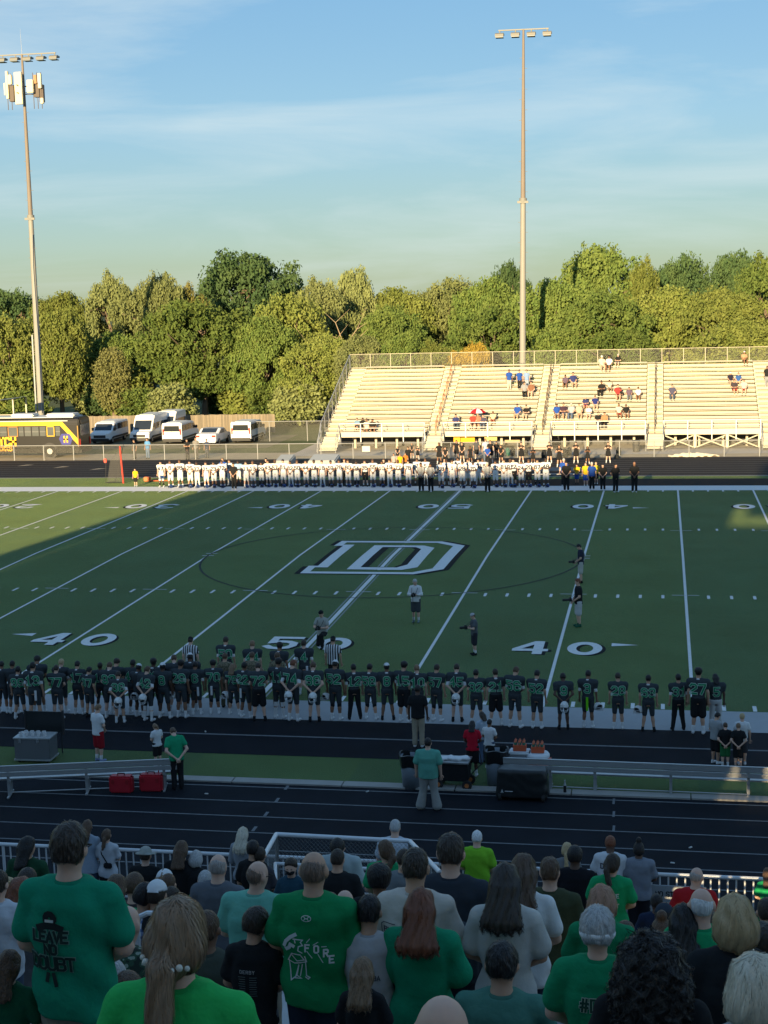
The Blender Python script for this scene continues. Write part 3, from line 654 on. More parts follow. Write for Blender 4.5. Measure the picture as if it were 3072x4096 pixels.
def van(label, X, Y, rz, L=5.5, W=2.0, H=2.1, high=False, ext=0.0, group='white passenger vans parked behind the track'):
    t = thing('passenger_van', label, 'van', (X, Y, 0), rz, group); t.scale = (0.90, 0.90, 0.88)
    body = paint((0.72, 0.72, 0.72), 0.3)
    f = -L/2; b = L/2
    if high: H = 2.7
    prof = [(f, 0.42), (f+0.02, 0.85), (f+0.12, 1.08), (f+0.95, 1.25), (f+1.55, H*0.93 if not high else 2.25), (f+2.0, H-0.02), (b-0.12, H), (b-0.02, H*0.85), (b, 1.0), (b, 0.42)]
    MB().prism(prof, -W/2, W/2, 0).build('body', body, t, bevel=0.05)
    MB().box(-W/2+0.06, W/2-0.06, f+0.1, b-0.1, 0.25, 0.45).build('underbody', BLKPL, t)
    # windscreen
    n0 = np.array([f+0.98, 1.27]); n1 = np.array([f+1.53, (H*0.93 if not high else 2.25)-0.03])
    d = (n1-n0)/np.linalg.norm(n1-n0); nn = np.array([-d[1], d[0]])
    q = [n0+d*0.03+nn*0.018, n1-d*0.03+nn*0.018, n1-d*0.03-nn*0.01, n0+d*0.03-nn*0.01]
    MB().prism([tuple(a) for a in q], -W/2+0.14, W/2-0.14, 0).build('windscreen', GLASS, t)
    # nose
    MB().box(-0.62, 0.62, f-0.02, f+0.05, 0.62, 0.90).build('grille', BLKPL, t, bevel=0.02)
    MB().box(-W/2+0.04, W/2-0.04, f-0.06, f+0.1, 0.36, 0.58).build('front_bumper', BLKPL, t, bevel=0.03)
    for s in (-1, 1):
        MB().box(s*0.80-0.16, s*0.80+0.16, f-0.01, f+0.14, 0.80, 1.04).build('headlight', LAMPM, t, bevel=0.03)
        m_ = MB().box(s*(W/2+0.13)-0.11, s*(W/2+0.13)+0.11, f+1.15, f+1.27, 1.25, 1.55).build('wing_mirror', BLKPL, t, bevel=0.02)
        panel_side(t, 'door_window', GLASS, [(f+1.15, 1.30), (f+1.62, min(H-0.28, 1.9)), (f+2.15, min(H-0.25, 1.93)), (f+2.15, 1.30)], s*W/2)
        y = f+2.3; wl = (b-0.2-y)/3
        for k in range(3): panel_side(t, 'side_window', GLASS, [(y+k*wl+0.04, 1.32), (y+k*wl+0.04, min(H-0.2, 1.95)), (y+(k+1)*wl-0.04, min(H-0.2, 1.95)), (y+(k+1)*wl-0.04, 1.32)], s*W/2)
        MB().box(s*(W/2)-0.02, s*(W/2)+0.03, f+1.0, b-0.3, 0.52, 0.70).build('side_trim', BLKPL, t)
        for y in (f+0.95, b-1.15): wheel_at(t, s*(W/2-0.10), y)
        MB().box(s*(W/2-0.13)-0.07, s*(W/2-0.13)+0.07, b-0.04, b+0.03, 0.95, 1.55).build('tail_light', REDL, t, bevel=0.015)
    MB().box(-W/2+0.05, W/2-0.05, b-0.05, b+0.09, 0.36, 0.58).build('rear_bumper', BLKPL, t, bevel=0.03)
    rp = MB().prism([(-0.80, 1.30), (0.80, 1.30), (0.74, min(H-0.25, 1.85)), (-0.74, min(H-0.25, 1.85))], b-0.03, b+0.025, 1)
    rp.build('rear_window', GLASS, t)
    MB().box(-0.01, 0.01, b+0.0, b+0.012, 0.6, 1.28).build('door_gap', BLKPL, t)
    MB().box(-0.22, 0.22, b+0.005, b+0.02, 0.72, 0.85).build('licence_plate', plastic((0.5, 0.5, 0.48)), t)
    MB().box(-W/2+0.3, W/2-0.3, f+2.3, b-0.6, H, H+0.03).build('roof_ribs', body, t)
    return t
def z1(x, y): return (x*.6172, 1350+y*.6172)
def gx(xz, yz): p = on_ground(*z1(xz, yz)); return p
def van_at(label, xz, yz, tail, **k):
    p = gx(xz, yz); Ln = k.get('L', 5.5)
    # p is the middle of the bumper that faces the field
    return van(label, p[0], p[1]+Ln/2, math.pi if tail else 0.0, **k)
van_at('white van nose out nearest the bus, low roof, dark grille', 640, 694, False)
van_at('high-roofed white van nose out, second from the bus', 897, 690, False, high=True, L=5.9)
van_at('white van showing its tail between the high-roofed van and the sedan', 1110, 696, True)
van_at('white van showing its tail, rightmost vehicle in the row', 1557, 690, True)
hv = van('white delivery van with tall box roof hidden behind the second van', -32.0, 85.6, 0.0, high=True, L=5.0)
# sedan
p = gx(1335, 706); sed = thing('sedan_car', 'white sedan parked tail out between two vans', 'car', (p[0], p[1]+2.35, 0), math.pi)
bw = paint((0.70, 0.70, 0.70), 0.25)
prof = [(-2.3, 0.35), (-2.35, 0.65), (-2.1, 0.85), (-1.1, 0.95), (-0.35, 1.40), (0.75, 1.42), (1.5, 1.08), (2.25, 1.02), (2.35, 0.8), (2.32, 0.35)]
MB().prism(prof, -0.9, 0.9, 0).build('body', bw, sed, bevel=0.06)
MB().prism([(0.82, 1.40), (1.46, 1.10), (1.44, 1.07), (0.80, 1.37)], -0.66, 0.66, 0).build('rear_window', GLASS, sed).location = (0, 0.02, 0.03)
MB().prism([(-1.08, 0.97), (-0.38, 1.38), (-0.36, 1.35), (-1.06, 0.94)], -0.66, 0.66, 0).build('windscreen', GLASS, sed).location = (0, -0.02, 0.03)
for s in (-1, 1):
    panel_side(sed, 'side_window', GLASS, [(-0.95, 0.98), (-0.33, 1.34), (0.2, 1.35), (0.2, 0.98)], s*0.9); panel_side(sed, 'side_window', GLASS, [(0.26, 0.98), (0.26, 1.35), (0.72, 1.35), (1.25, 1.02)], s*0.9)
    for y in (-1.4, 1.4): wheel_at(sed, s*0.82, y, 0.32, 0.2)
    MB().box(s*0.70-0.16, s*0.70+0.16, 2.26, 2.37, 0.78, 0.95).build('tail_light', REDL, sed, bevel=0.02)
    MB().box(s*0.70-0.16, s*0.70+0.16, -2.36, -2.26, 0.60, 0.74).build('headlight', LAMPM, sed, bevel=0.02)
MB().box(-0.24, 0.24, 2.33, 2.37, 0.62, 0.75).build('licence_plate', plastic((0.5, 0.5, 0.48)), sed)
MB().box(-0.88, 0.88, 2.28, 2.40, 0.32, 0.52).build('rear_bumper', bw, sed, bevel=0.03)

# bus: local x along its length (rear at the right), side facing the field at y = -1.25
pb_ = on_ground(*z1(285, 790)); BY = 69.0
br = at_y(*z1(512, 650), BY); BXR = br[0]
bus = thing('team_bus', 'black and yellow team bus parked along the fence', 'bus', (BXR, BY+1.25, 0))
BB = paint((0.007, 0.007, 0.008), 0.35); BYEL = paint((0.75, 0.42, 0.02), 0.35); BWHT = paint((0.62, 0.62, 0.60), 0.4)
LB = 12.0; HB = 3.25
prof = [(-1.25, 0.35), (-1.25, 2.75), (-1.15, 3.1), (-0.9, HB), (0.9, HB), (1.15, 3.1), (1.25, 2.75), (1.25, 0.35)]
MB().prism(prof, -LB, 0, 0).build('body', BB, bus, bevel=0.06)
MB().box(-LB+0.2, -0.5, -1.05, 1.05, HB-0.01, HB+0.05).build('roof', BWHT, bus, bevel=0.02)
yb = [(-LB, 2.62), (-LB, 2.98), (-1.42, 2.98), (-0.12, 1.55), (-0.12, 1.05), (-1.58, 2.62)]
MB().prism([(u, v) for u, v in yb], -1.275, -1.24, 1).build('yellow_band', BYEL, bus)
MB().box(-LB, -0.9, -1.272, -1.24, 2.98, 3.04).build('white_stripe', BWHT, bus)
BGL = mat('bus_glass', (0.10, 0.11, 0.11), 0.15, 0.3, 1.0)
x = -11.6
wins = [(-11.9, -10.8), (-10.7, -9.7), (-9.6, -8.75), (-8.65, -7.85)]
def bx(xz): return at_y(*z1(xz, 620), BY)[0]-BXR
for a, b in ((0, 46), (55, 115), (122, 155), (160, 203), (208, 253), (258, 298), (306, 352), (360, 392)):
    x0, x1 = bx(a), bx(b); fr2 = MB().box(x0+0.015, x1-0.015, -1.275, -1.24, 1.78, 2.55).build('window', BGL, bus, bevel=0.008)
    if a in (55, 306): MB().box(x0-0.03, x1+0.03, -1.29, -1.26, 2.52, 2.58).box(x0-0.03, x1+0.03, -1.29, -1.26, 1.74, 1.80).box(x0-0.03, x0+0.03, -1.29, -1.26, 1.78, 2.55).box(x1-0.03, x1+0.03, -1.29, -1.26, 1.78, 2.55).build('frame', BYEL if a == 306 else paint((0.35, 0.16, 0.03)), fr2)
    else: MB().box(x0+0.02, x1-0.02, -1.285, -1.27, 2.12, 2.15).build('mullion', plastic((0.2, 0.2, 0.2)), fr2)
for nm, tx, xc, zc, h, w, mm_ in (('lettering', 'HUTCH', bx(-20), 1.33, 0.62, 0.17, BYEL), ('lettering', 'SALTHAWKS', bx(-20), 0.78, 0.38, 0.10, paint((0.65, 0.33, 0.02), 0.4))):
    V, F = ribbon(text_lines(tx, h, 0.24), w, 0.3)
    V[:, 0] *= 1.0
    P_ = np.stack([V[:, 0]+xc+(0 if tx == 'HUTCH' else 0.0), np.full(len(V), -1.28), V[:, 1]+zc], 1)
    # right edge of the word at the rear door
    P_[:, 0] += bx(103 if tx == 'HUTCH' else 76)-P_[:, 0].max()
    link(nm, np_mesh(nm, P_, F, False), mm_, bus)
xc = bx(425)
em = MB().prism([(xc-0.60, 1.55), (xc-0.35, 1.95), (xc+0.35, 1.95), (xc+0.60, 1.55), (xc+0.38, 1.05), (xc-0.38, 1.05)], -1.278, -1.25, 1).build('emblem', paint((0.03, 0.035, 0.22), 0.4), bus, bevel=0.01)
V, F = ribbon(text_lines('H', 0.42), 0.13, 0.3); link('emblem_letter', np_mesh('emblem_letter', np.stack([V[:, 0]+xc, np.full(len(V), -1.292), V[:, 1]+1.5], 1), F, False), BYEL, em)
for xx in (pb_[0]-BXR, -9.4):
    wh = MB().tube((xx, -1.30, 0.52), (xx, -0.98, 0.52), 0.52, n=24).build('wheel', TYRE, bus, bevel=0.04)
    MB().tube((xx, -1.32, 0.52), (xx, -1.25, 0.52), 0.24, n=16).build('rim', RIM, wh)
    MB().tube((xx, -1.265, 0.56), (xx, -1.2, 0.56), 0.66, n=24).build('wheel_arch', BLKPL, bus)
MB().box(-0.02, 0.05, -0.95, 0.95, 1.75, 2.65).build('rear_window', BGL, bus, bevel=0.02)
MB().box(-0.02, 0.04, -0.8, 0.8, 2.78, 3.02).build('sign_panel', plastic((0.12, 0.10, 0.08)), bus)
MB().box(0.0, 0.12, -1.15, 1.15, 0.35, 0.65).build('rear_bumper', BLKPL, bus, bevel=0.03)
for y in (-1.05, 1.05): MB().box(0.0, 0.05, y-0.1, y+0.1, 0.9, 1.5).build('tail_light', REDL, bus)
MB().box(-0.11, -0.03, -1.29, -1.24, 0.9, 2.6).build('corner_post', paint((0.30, 0.17, 0.03)), bus)
for a, b in ((57, 205), (285, 470)): MB().box(bx(a), bx(b), -0.75, 0.6, HB+0.03, HB+0.30).build('roof_unit', BWHT, bus, bevel=0.10)
# ================================================================== TREES
def leaf_mat(c1, c2):
    mm = bpy.data.materials.new('foliage'); mm.use_nodes = True; nt = mm.node_tree; nt.nodes.clear()
    out = nt.nodes.new('ShaderNodeOutputMaterial'); d = nt.nodes.new('ShaderNodeBsdfDiffuse'); tr = nt.nodes.new('ShaderNodeBsdfTranslucent'); ad = nt.nodes.new('ShaderNodeMixShader'); ad.inputs[0].default_value = 0.25
    at = nt.nodes.new('ShaderNodeAttribute'); at.attribute_name = 'leaf_tint'
    oi = nt.nodes.new('ShaderNodeObjectInfo')
    mx = nt.nodes.new('ShaderNodeMix'); mx.data_type = 'RGBA'; mx.inputs['A'].default_value = (*c1, 1); mx.inputs['B'].default_value = (*c2, 1)
    nt.links.new(at.outputs['Fac'], mx.inputs['Factor'])
    hs = nt.nodes.new('ShaderNodeHueSaturation'); mr = nt.nodes.new('ShaderNodeMapRange'); mr.inputs['To Min'].default_value = 0.8; mr.inputs['To Max'].default_value = 1.2
    nt.links.new(oi.outputs['Random'], mr.inputs['Value']); nt.links.new(mr.outputs[0], hs.inputs['Value']); nt.links.new(mx.outputs['Result'], hs.inputs['Color'])
    nt.links.new(hs.outputs['Color'], d.inputs['Color']); nt.links.new(hs.outputs['Color'], tr.inputs['Color'])
    nt.links.new(d.outputs[0], ad.inputs[1]); nt.links.new(tr.outputs[0], ad.inputs[2]); nt.links.new(ad.outputs[0], out.inputs['Surface'])
    return mm
LEAF = {'olive': leaf_mat((0.134, 0.174, 0.043), (0.222, 0.248, 0.070)), 'green': leaf_mat((0.091, 0.148, 0.040), (0.178, 0.226, 0.062)),
        'dark': leaf_mat((0.054, 0.104, 0.045), (0.103, 0.153, 0.059)), 'grey': leaf_mat((0.159, 0.191, 0.073), (0.242, 0.270, 0.109)),
        'orange': leaf_mat((0.363, 0.244, 0.045), (0.457, 0.336, 0.070)), 'pine': leaf_mat((0.136, 0.148, 0.058), (0.198, 0.197, 0.076)), 'brown': leaf_mat((0.181, 0.174, 0.051), (0.254, 0.234, 0.074))}
BARK = mat('bark', (0.16, 0.12, 0.085), 0.95, 0.3, 4, 0.6, 20)
DEADW = mat('dead_wood', (0.34, 0.26, 0.17), 0.9, 0.2, 4)
def crown_mesh(seed, nclump, leaves, size, flat=1.0, conic=0.0, clump_r=0.11, low=-0.47):
    """leaf clumps spread through a lumpy unit crown (x,y in -0.5..0.5, z in 0..1)"""
    g = np.random.default_rng(seed)
    lobes = g.normal(size=(9, 3)); lobes /= np.linalg.norm(lobes, axis=1)[:, None]; lobes[:, 2] = np.abs(lobes[:, 2])*0.9-0.15
    lobr = g.uniform(0.15, 0.5, 9)
    C = []
    while len(C) < nclump:
        d = g.normal(size=3); d /= np.linalg.norm(d)
        rad = 0.60+sum(lobr[k]*max(0, d@lobes[k])**5 for k in range(9))
        rad *= g.uniform(0.25, 1.0)**0.30
        p = d*rad*0.5
        if p[2] < low: continue
        if conic: p[:2] *= (1-conic*(p[2]+0.45))
        elif p[2] < 0: p[:2] *= 1+1.1*(-p[2])
        C.append(p)
    C = np.array(C); n = nclump*leaves
    cr_ = g.uniform(0.6, 1.35, nclump)*clump_r
    off = g.normal(size=(n, 3)); off /= np.linalg.norm(off, axis=1)[:, None]; off *= (g.uniform(0, 1, n)**0.5)[:, None]
    off[:, 2] *= 0.7
    ci = np.repeat(np.arange(nclump), leaves)
    P = C[ci]+off*cr_[ci][:, None]
    # leaf quads: normal leaning outwards from the clump
    nrm = off*0.9+g.normal(size=(n, 3))*0.55+np.array([0, 0, 0.35]); nrm /= np.linalg.norm(nrm, axis=1)[:, None]
    t = np.cross(nrm, g.normal(size=(n, 3))); t /= np.linalg.norm(t, axis=1)[:, None]; b = np.cross(nrm, t)
    s = size*g.uniform(0.6, 1.3, n)[:, None]
    V = np.stack([P-t*s, P-b*s*0.6, P+t*s, P+b*s*0.6], 1).reshape(-1, 3)
    V[:, 2] += 0.5
    F = np.arange(n*4).reshape(-1, 4)
    me = np_mesh('foliage', V, F, False)
    at = me.attributes.new('leaf_tint', 'FLOAT', 'FACE'); tv = np.clip(np.repeat(g.uniform(0.1, 0.7, nclump), leaves)+g.uniform(-0.05, 0.3, n), 0, 1)
    at.data.foreach_set('value', tv.astype(np.float32))
    return me, C
CROWNS = [crown_mesh(11+i, 330, 100, 0.0145, clump_r=0.085) for i in range(5)]
PINES = [crown_mesh(31, 230, 80, 0.016, conic=0.75, clump_r=0.10)]
def trunk_mesh(seed, C, dead=False):
    g = np.random.default_rng(seed); b = MB()
    pts = [(0, 0, -0.45)]; 
    for i in range(5): pts.append((g.normal()*0.012*(i+1), g.normal()*0.012*(i+1), -0.45+0.15*(i+1)))
    for i in range(5): b.tube(pts[i], pts[i+1], 0.030*(1-i*0.17), 0.030*(1-(i+1)*0.17), n=7, cap=False)
    for k in g.choice(len(C), 26, replace=False):
        i = g.integers(1, 5); a = Vector(pts[i]); e = Vector(C[k]); mdl = a.lerp(e, 0.5)+Vector((0, 0, 0.03))
        if e.z < a.z-0.05: continue
        b.tube(a, mdl, 0.011, 0.007, n=5, cap=False); b.tube(mdl, e, 0.007, 0.003, n=5, cap=False)
    for i in range(len(b.v)): x, y, z = b.v[i]; b.v[i] = (x, y, z+0.5)
    return b.mesh('trunk')
TRUNKS = [trunk_mesh(50+i, CROWNS[i][1]) for i in range(5)]; PTRUNK = trunk_mesh(60, PINES[0][1])
_tc = [0]
def tree(label, px, top, base_z, wid, Y, kind, name='tree', cat='tree', pine=False, variant=None, low=0.0):
    """px, top: crown top in the photo; wid: crown width in photo pixels; stands at distance Y"""
    p = at_y(px, top, Y); dep = (p-CAM)@CF; W = wid*dep/FPX; H = p[2]-base_z
    i = (_tc[0]*3+1) % 5 if variant is None else variant; _tc[0] += 1
    t = thing(name, label, cat, (p[0], Y, base_z), 0, 'trees behind the far side')
    me = PINES[0][0] if pine else CROWNS[i][0]
    c = link('crown', me, LEAF[kind], t); c.scale = (W, W*0.8, H*1.02); c.rotation_euler = (0, 0, rng.uniform(-0.5, 0.5)+(math.pi if _tc[0] % 2 else 0))
    k = link('trunk', PTRUNK if pine else TRUNKS[i], BARK, t); k.scale = (max(W, H*0.5), max(W, H*0.5), H); k.rotation_euler = c.rotation_euler
    return t
D2 = 1.8517
TR = [ # label, x, top y, width (in the 1659-wide view), Y, kind
 ('dark distant tree at the far left horizon beyond the light pole', 45, 600, 190, 150, 'dark'),
 ('brownish green tree behind the antenna pole, top just right of it', 130, 597, 150, 132, 'olive'),
 ('yellow-green tree at the left edge in front of the antenna pole base', 20, 655, 170, 100, 'olive'),
 ('olive tree between the antenna pole and the pine', 120, 640, 170, 101, 'olive'),
 ('tall grey-green poplar left of the big dark tree', 235, 570, 150, 118, 'grey'),
 ('tall grey-green tree with highest top left of the dark tree', 320, 556, 150, 116, 'grey'),
 ('mid-green tree in front of the grey-green pair above the pine', 245, 690, 150, 106, 'green'),
 ('brown-tinged pine behind the high-roofed van', 240, 735, 165, 97, 'pine'),
 ('biggest dark green tree rising above the rest', 525, 508, 250, 138, 'dark'),
 ('brownish tree just left below the big dark tree', 400, 600, 150, 120, 'brown'),
 ('leafy bright green maple behind the white sedan', 430, 615, 235, 99, 'green'),
 ('mid-green tree right of the maple', 560, 650, 170, 98, 'green'),
 ('olive tree with bare branches left of the bleacher corner', 640, 610, 190, 103, 'olive'),
 ('pale rounded tree top poking out between dark tree and notch', 760, 545, 120, 120, 'grey'),
 ('pale willow-like tree behind the bleacher left corner', 690, 585, 170, 114, 'grey'),
 ('olive tree above the left end of the bleacher fence', 690, 700, 160, 97, 'olive'),
 ('yellow-green tree in the low notch of the tree line', 860, 585, 190, 122, 'olive'),
 ('green tree below the notch, right of the pale willow', 830, 640, 170, 108, 'green'),
 ('small rounded olive tree over the left bleacher fence', 780, 700, 140, 95, 'grey'),
 ('dark shrub-like tree over the bleacher fence beside the round olive', 865, 705, 130, 94, 'green'),
 ('olive tree with hazy top right of the notch', 980, 570, 170, 124, 'grey'),
 ('green tree left of the right light pole', 1050, 560, 170, 116, 'green'),
 ('large dark-leaved tree right behind the light pole base', 1060, 640, 190, 102, 'green'),
 ('slim tree whose top stands just left of the right light pole', 1105, 530, 110, 122, 'dark'),
 ('yellow-green bush left of the orange shrub', 945, 725, 110, 93, 'olive'),
 ('orange shrub behind the bleacher fence', 1013, 720, 95, 92.5, 'orange'),
 ('dense green tree right of the light pole', 1200, 560, 200, 104, 'green'),
 ('broad tree with the highest crown on the right', 1285, 498, 230, 122, 'green'),
 ('mid-green tree in front of the broad high tree', 1290, 600, 220, 100, 'green'),
 ('pale-topped young tree in the dip on the right', 1385, 540, 100, 120, 'olive'),
 ('dark round tree right of the dip', 1475, 515, 150, 128, 'dark'),
 ('green tree filling the right middle', 1440, 580, 220, 104, 'olive'),
 ('bright low tree behind the seated trio', 1360, 690, 170, 96, 'green'),
 ('dark tall tree near the right edge', 1590, 508, 160, 128, 'dark'),
 ('green tree at the right edge of the picture', 1660, 530, 190, 114, 'green'),
 ('olive tree below the dark tall tree', 1560, 590, 220, 103, 'olive'),
 ('green low tree at the right end of the bleacher fence', 1600, 660, 200, 96, 'olive'),
 ('low green tree right of the light pole base', 1210, 680, 170, 96, 'green'),
]
for (lb, x, ty, w, Y, kd) in TR:
    tree(lb, x*D2, ty*D2, 0.0, w*D2*1.08, Y, kd, 'pine_tree' if kd == 'pine' else 'tree', 'tree', pine=(kd == 'pine'))
# undergrowth mass behind the bleacher and fence
me, _ = crown_mesh(77, 150, 60, 0.030, clump_r=0.15)
for i in range(34):
    Yv = 93.5+(i*7 % 9)*1.3; xx = -62+i*3.05; W = 5.5+(i*5 % 4)*0.8
    o = link('undergrowth', me, LEAF[('green', 'olive', 'dark', 'grey')[i*3 % 4]]); o.location = (xx, Yv, -0.6); o.scale = (W, W*.8, W*.85); o.rotation_euler.z = i*1.7; tag(o, kind='stuff', label='dense shrub layer between the tree trunks', cat='shrubs')
# pale dead branches that show in front of the leaves
for j, (lb, x, y, Y) in enumerate((('bare dead branches sticking out left of the bleacher', 640, 700, 99.5), ('bare branching limb high beside the pale willow', 745, 650, 103))):
    b = MB(); g = np.random.default_rng(90+j); root = at_y(x*D2, (y+120)*D2, Y)
    for k in range(5):
        a = Vector(root)+Vector((g.normal()*0.3, 0, k*0.35)); e = a+Vector((g.uniform(-4.5, 2.5), g.uniform(-0.6, 0.2), g.uniform(1.5, 4.2))); m1_ = a.lerp(e, 0.55)+Vector((g.normal()*0.4, 0, 0.4))
        b.tube(a, m1_, 0.06, 0.035, n=5); b.tube(m1_, e, 0.035, 0.01, n=5); b.tube(m1_, m1_+Vector((g.uniform(-1.5, 1.5), 0, g.uniform(0.8, 2))), 0.03, 0.01, n=4)
    b.tube((root[0], root[1], 0), root, 0.16, 0.12, n=6)
    tag(b.build('dead_branches', DEADW), lb, 'dead tree')
# ================================================================== PEOPLE: signed-distance bodies meshed with surface nets
def smin(a, b, k):
    h = np.clip(0.5+0.5*(b-a)/k, 0, 1); return b*(1-h)+a*h-k*h*(1-h)
def rot_x(a):
    c, s = math.cos(a), math.sin(a); return np.array([[1,0,0],[0,c,-s],[0,s,c]])
def rot_z(a):
    c, s = math.cos(a), math.sin(a); return np.array([[c,-s,0],[s,c,0],[0,0,1]])
class Body:
    """list of primitives; field() evaluates their smooth union"""
    def __init__(s, k=0.03): s.p = []; s.k = k; s.planes = []; s.noise = None
    def cone(s, a, b, r0, r1, k=None):
        a, b = np.array(a, float), np.array(b, float); r = max(r0, r1)
        def f(P):
            d = b-a; t = np.clip(((P-a)@d)/(d@d), 0, 1); return np.linalg.norm(P-a-t[..., None]*d, axis=-1)-(r0+(r1-r0)*t)
        s.p.append((f, np.minimum(a, b)-r, np.maximum(a, b)+r, k or s.k)); return s
    def ell(s, c, r, T=None, k=None):
        c, r = np.array(c, float), np.array(r, float); M = T
        def f(P):
            q = P-c
            if M is not None: q = q@M
            q = q/r; l = np.linalg.norm(q, axis=-1); g = np.linalg.norm(q/r, axis=-1)+1e-9
            return l*(l-1)/g
        m_ = r.max() if M is not None else r
        s.p.append((f, c-m_, c+m_, k or s.k)); return s
    def loft(s, rows, n=2.3, k=None):
        """rows of (z, half width, half depth, y centre [, x centre])"""
        A = np.array([tuple(r)+(0,)*(5-len(r)) for r in rows], float)
        def f(P):
            z = P[..., 2]; a = np.interp(z, A[:, 0], A[:, 1]); b = np.interp(z, A[:, 0], A[:, 2]); yc = np.interp(z, A[:, 0], A[:, 3]); xc = np.interp(z, A[:, 0], A[:, 4])
            kx = np.abs((P[..., 0]-xc)/a)**n+np.abs((P[..., 1]-yc)/b)**n
            d = (kx**(1/n)-1)*np.minimum(a, b)
            return np.maximum(d, np.maximum(z-A[-1, 0], A[0, 0]-z))
        s.p.append((f, np.array([(A[:, 4]-A[:, 1]).min(), (A[:, 3]-A[:, 2]).min(), A[0, 0]]), np.array([(A[:, 4]+A[:, 1]).max(), (A[:, 3]+A[:, 2]).max(), A[-1, 0]]), k or s.k)); return s
    def cut(s, n, d):                      # keep n.p < d
        s.planes.append((np.array(n, float), d)); return s
    def bounds(s):
        return np.min([q[1] for q in s.p], 0)-0.03, np.max([q[2] for q in s.p], 0)+0.03
    def field(s, P):
        out = None
        for f, lo, hi, k in s.p:
            v = f(P); out = v if out is None else smin(out, v, k)
        if s.noise: out = out+s.noise(P)
        for n, d in s.planes: out = np.maximum(out, P@n-d)
        return out
    def grid(s, h):
        lo, hi = s.bounds(); N = np.ceil((hi-lo)/h).astype(int)+2
        ax = [lo[i]-h/2+h*np.arange(N[i]) for i in range(3)]
        out = np.full(N, 1.0, np.float32)
        for f, a, b, k in s.p:
            pad = 0.05+k*1.5
            i0 = np.clip(np.floor((a-pad-lo)/h).astype(int), 0, N-1); i1 = np.clip(np.ceil((b+pad-lo)/h).astype(int)+1, 1, N)
            sl_ = tuple(slice(i0[i], i1[i]) for i in range(3))
            P = np.stack(np.meshgrid(*[ax[i][sl_[i]] for i in range(3)], indexing='ij'), -1)
            out[sl_] = smin(out[sl_], f(P), k)
        if s.noise or s.planes:
            P = np.stack(np.meshgrid(*ax, indexing='ij'), -1)
            if s.noise: out = out+s.noise(P)
            for n, d in s.planes: out = np.maximum(out, P@n-d)
        return out, lo-h/2
def surface_net(F, org, h):
    S = F < 0; sh = np.array(F.shape)
    c = np.zeros(sh-1, int); acc = np.zeros((*(sh-1), 3)); cnt = np.zeros(sh-1)
    offs = [(0,0,0),(1,0,0),(0,1,0),(1,1,0),(0,0,1),(1,0,1),(0,1,1),(1,1,1)]
    def cn(A, o): return A[o[0]:sh[0]-1+o[0], o[1]:sh[1]-1+o[1], o[2]:sh[2]-1+o[2]]
    for i in range(8):
        for ax in range(3):
            if offs[i][ax]: continue
            o2 = list(offs[i]); o2[ax] = 1
            fa, fb = cn(F, offs[i]), cn(F, o2); m_ = (fa < 0) != (fb < 0)
            t = np.where(m_, fa/np.where(m_, fa-fb, 1), 0)
            for a in range(3): acc[..., a] += np.where(m_, offs[i][a]+(t if a == ax else 0), 0)
            cnt += m_
    on = cnt > 0; idx = np.full(sh-1, -1); I = np.argwhere(on); idx[on] = np.arange(len(I))
    V = org+h*(I+acc[on]/cnt[on][:, None])
    Q = []
    for ax in range(3):
        a1, a2 = (ax+1) % 3, (ax+2) % 3
        sl0 = [slice(None)]*3; sl1 = [slice(None)]*3; sl0[ax] = slice(0, -1); sl1[ax] = slice(1, None)
        m_ = S[tuple(sl0)] != S[tuple(sl1)]; up = S[tuple(sl0)]
        E_ = np.argwhere(m_); E_ = E_[(E_[:, a1] > 0) & (E_[:, a2] > 0) & (E_[:, a1] < sh[a1]-1) & (E_[:, a2] < sh[a2]-1)]
        if not len(E_): continue
        fl = up[tuple(E_.T)]
        e1 = np.zeros(3, int); e1[a1] = 1; e2 = np.zeros(3, int); e2[a2] = 1
        q = np.stack([idx[tuple((E_-e1-e2).T)], idx[tuple((E_-e2).T)], idx[tuple(E_.T)], idx[tuple((E_-e1).T)]], 1)
        q[~fl] = q[~fl][:, ::-1]; Q.append(q)
    Q = np.concatenate(Q); Q = Q[(Q >= 0).all(1)]
    return V, Q
def smooth_v(V, Q, it):
    for _ in range(it):
        acc = np.zeros_like(V); c = np.zeros(len(V))
        for i in range(4):
            for j in ((i+1) % 4, (i+3) % 4): np.add.at(acc, Q[:, i], V[Q[:, j]]); np.add.at(c, Q[:, i], 1)
        V = V*0.5+0.5*acc/np.maximum(c, 1)[:, None]
    return V
def body_mesh(name, B, h, sm=1, extra=None):
    F, o = B.grid(h); V, Q = surface_net(F, o, h)
    if sm: V = smooth_v(V, Q, sm)
    if extra is not None:
        EV, EF = extra; Q = np.concatenate([Q, EF+len(V)]); V = np.concatenate([V, EV])
    return np_mesh(name, V, Q)
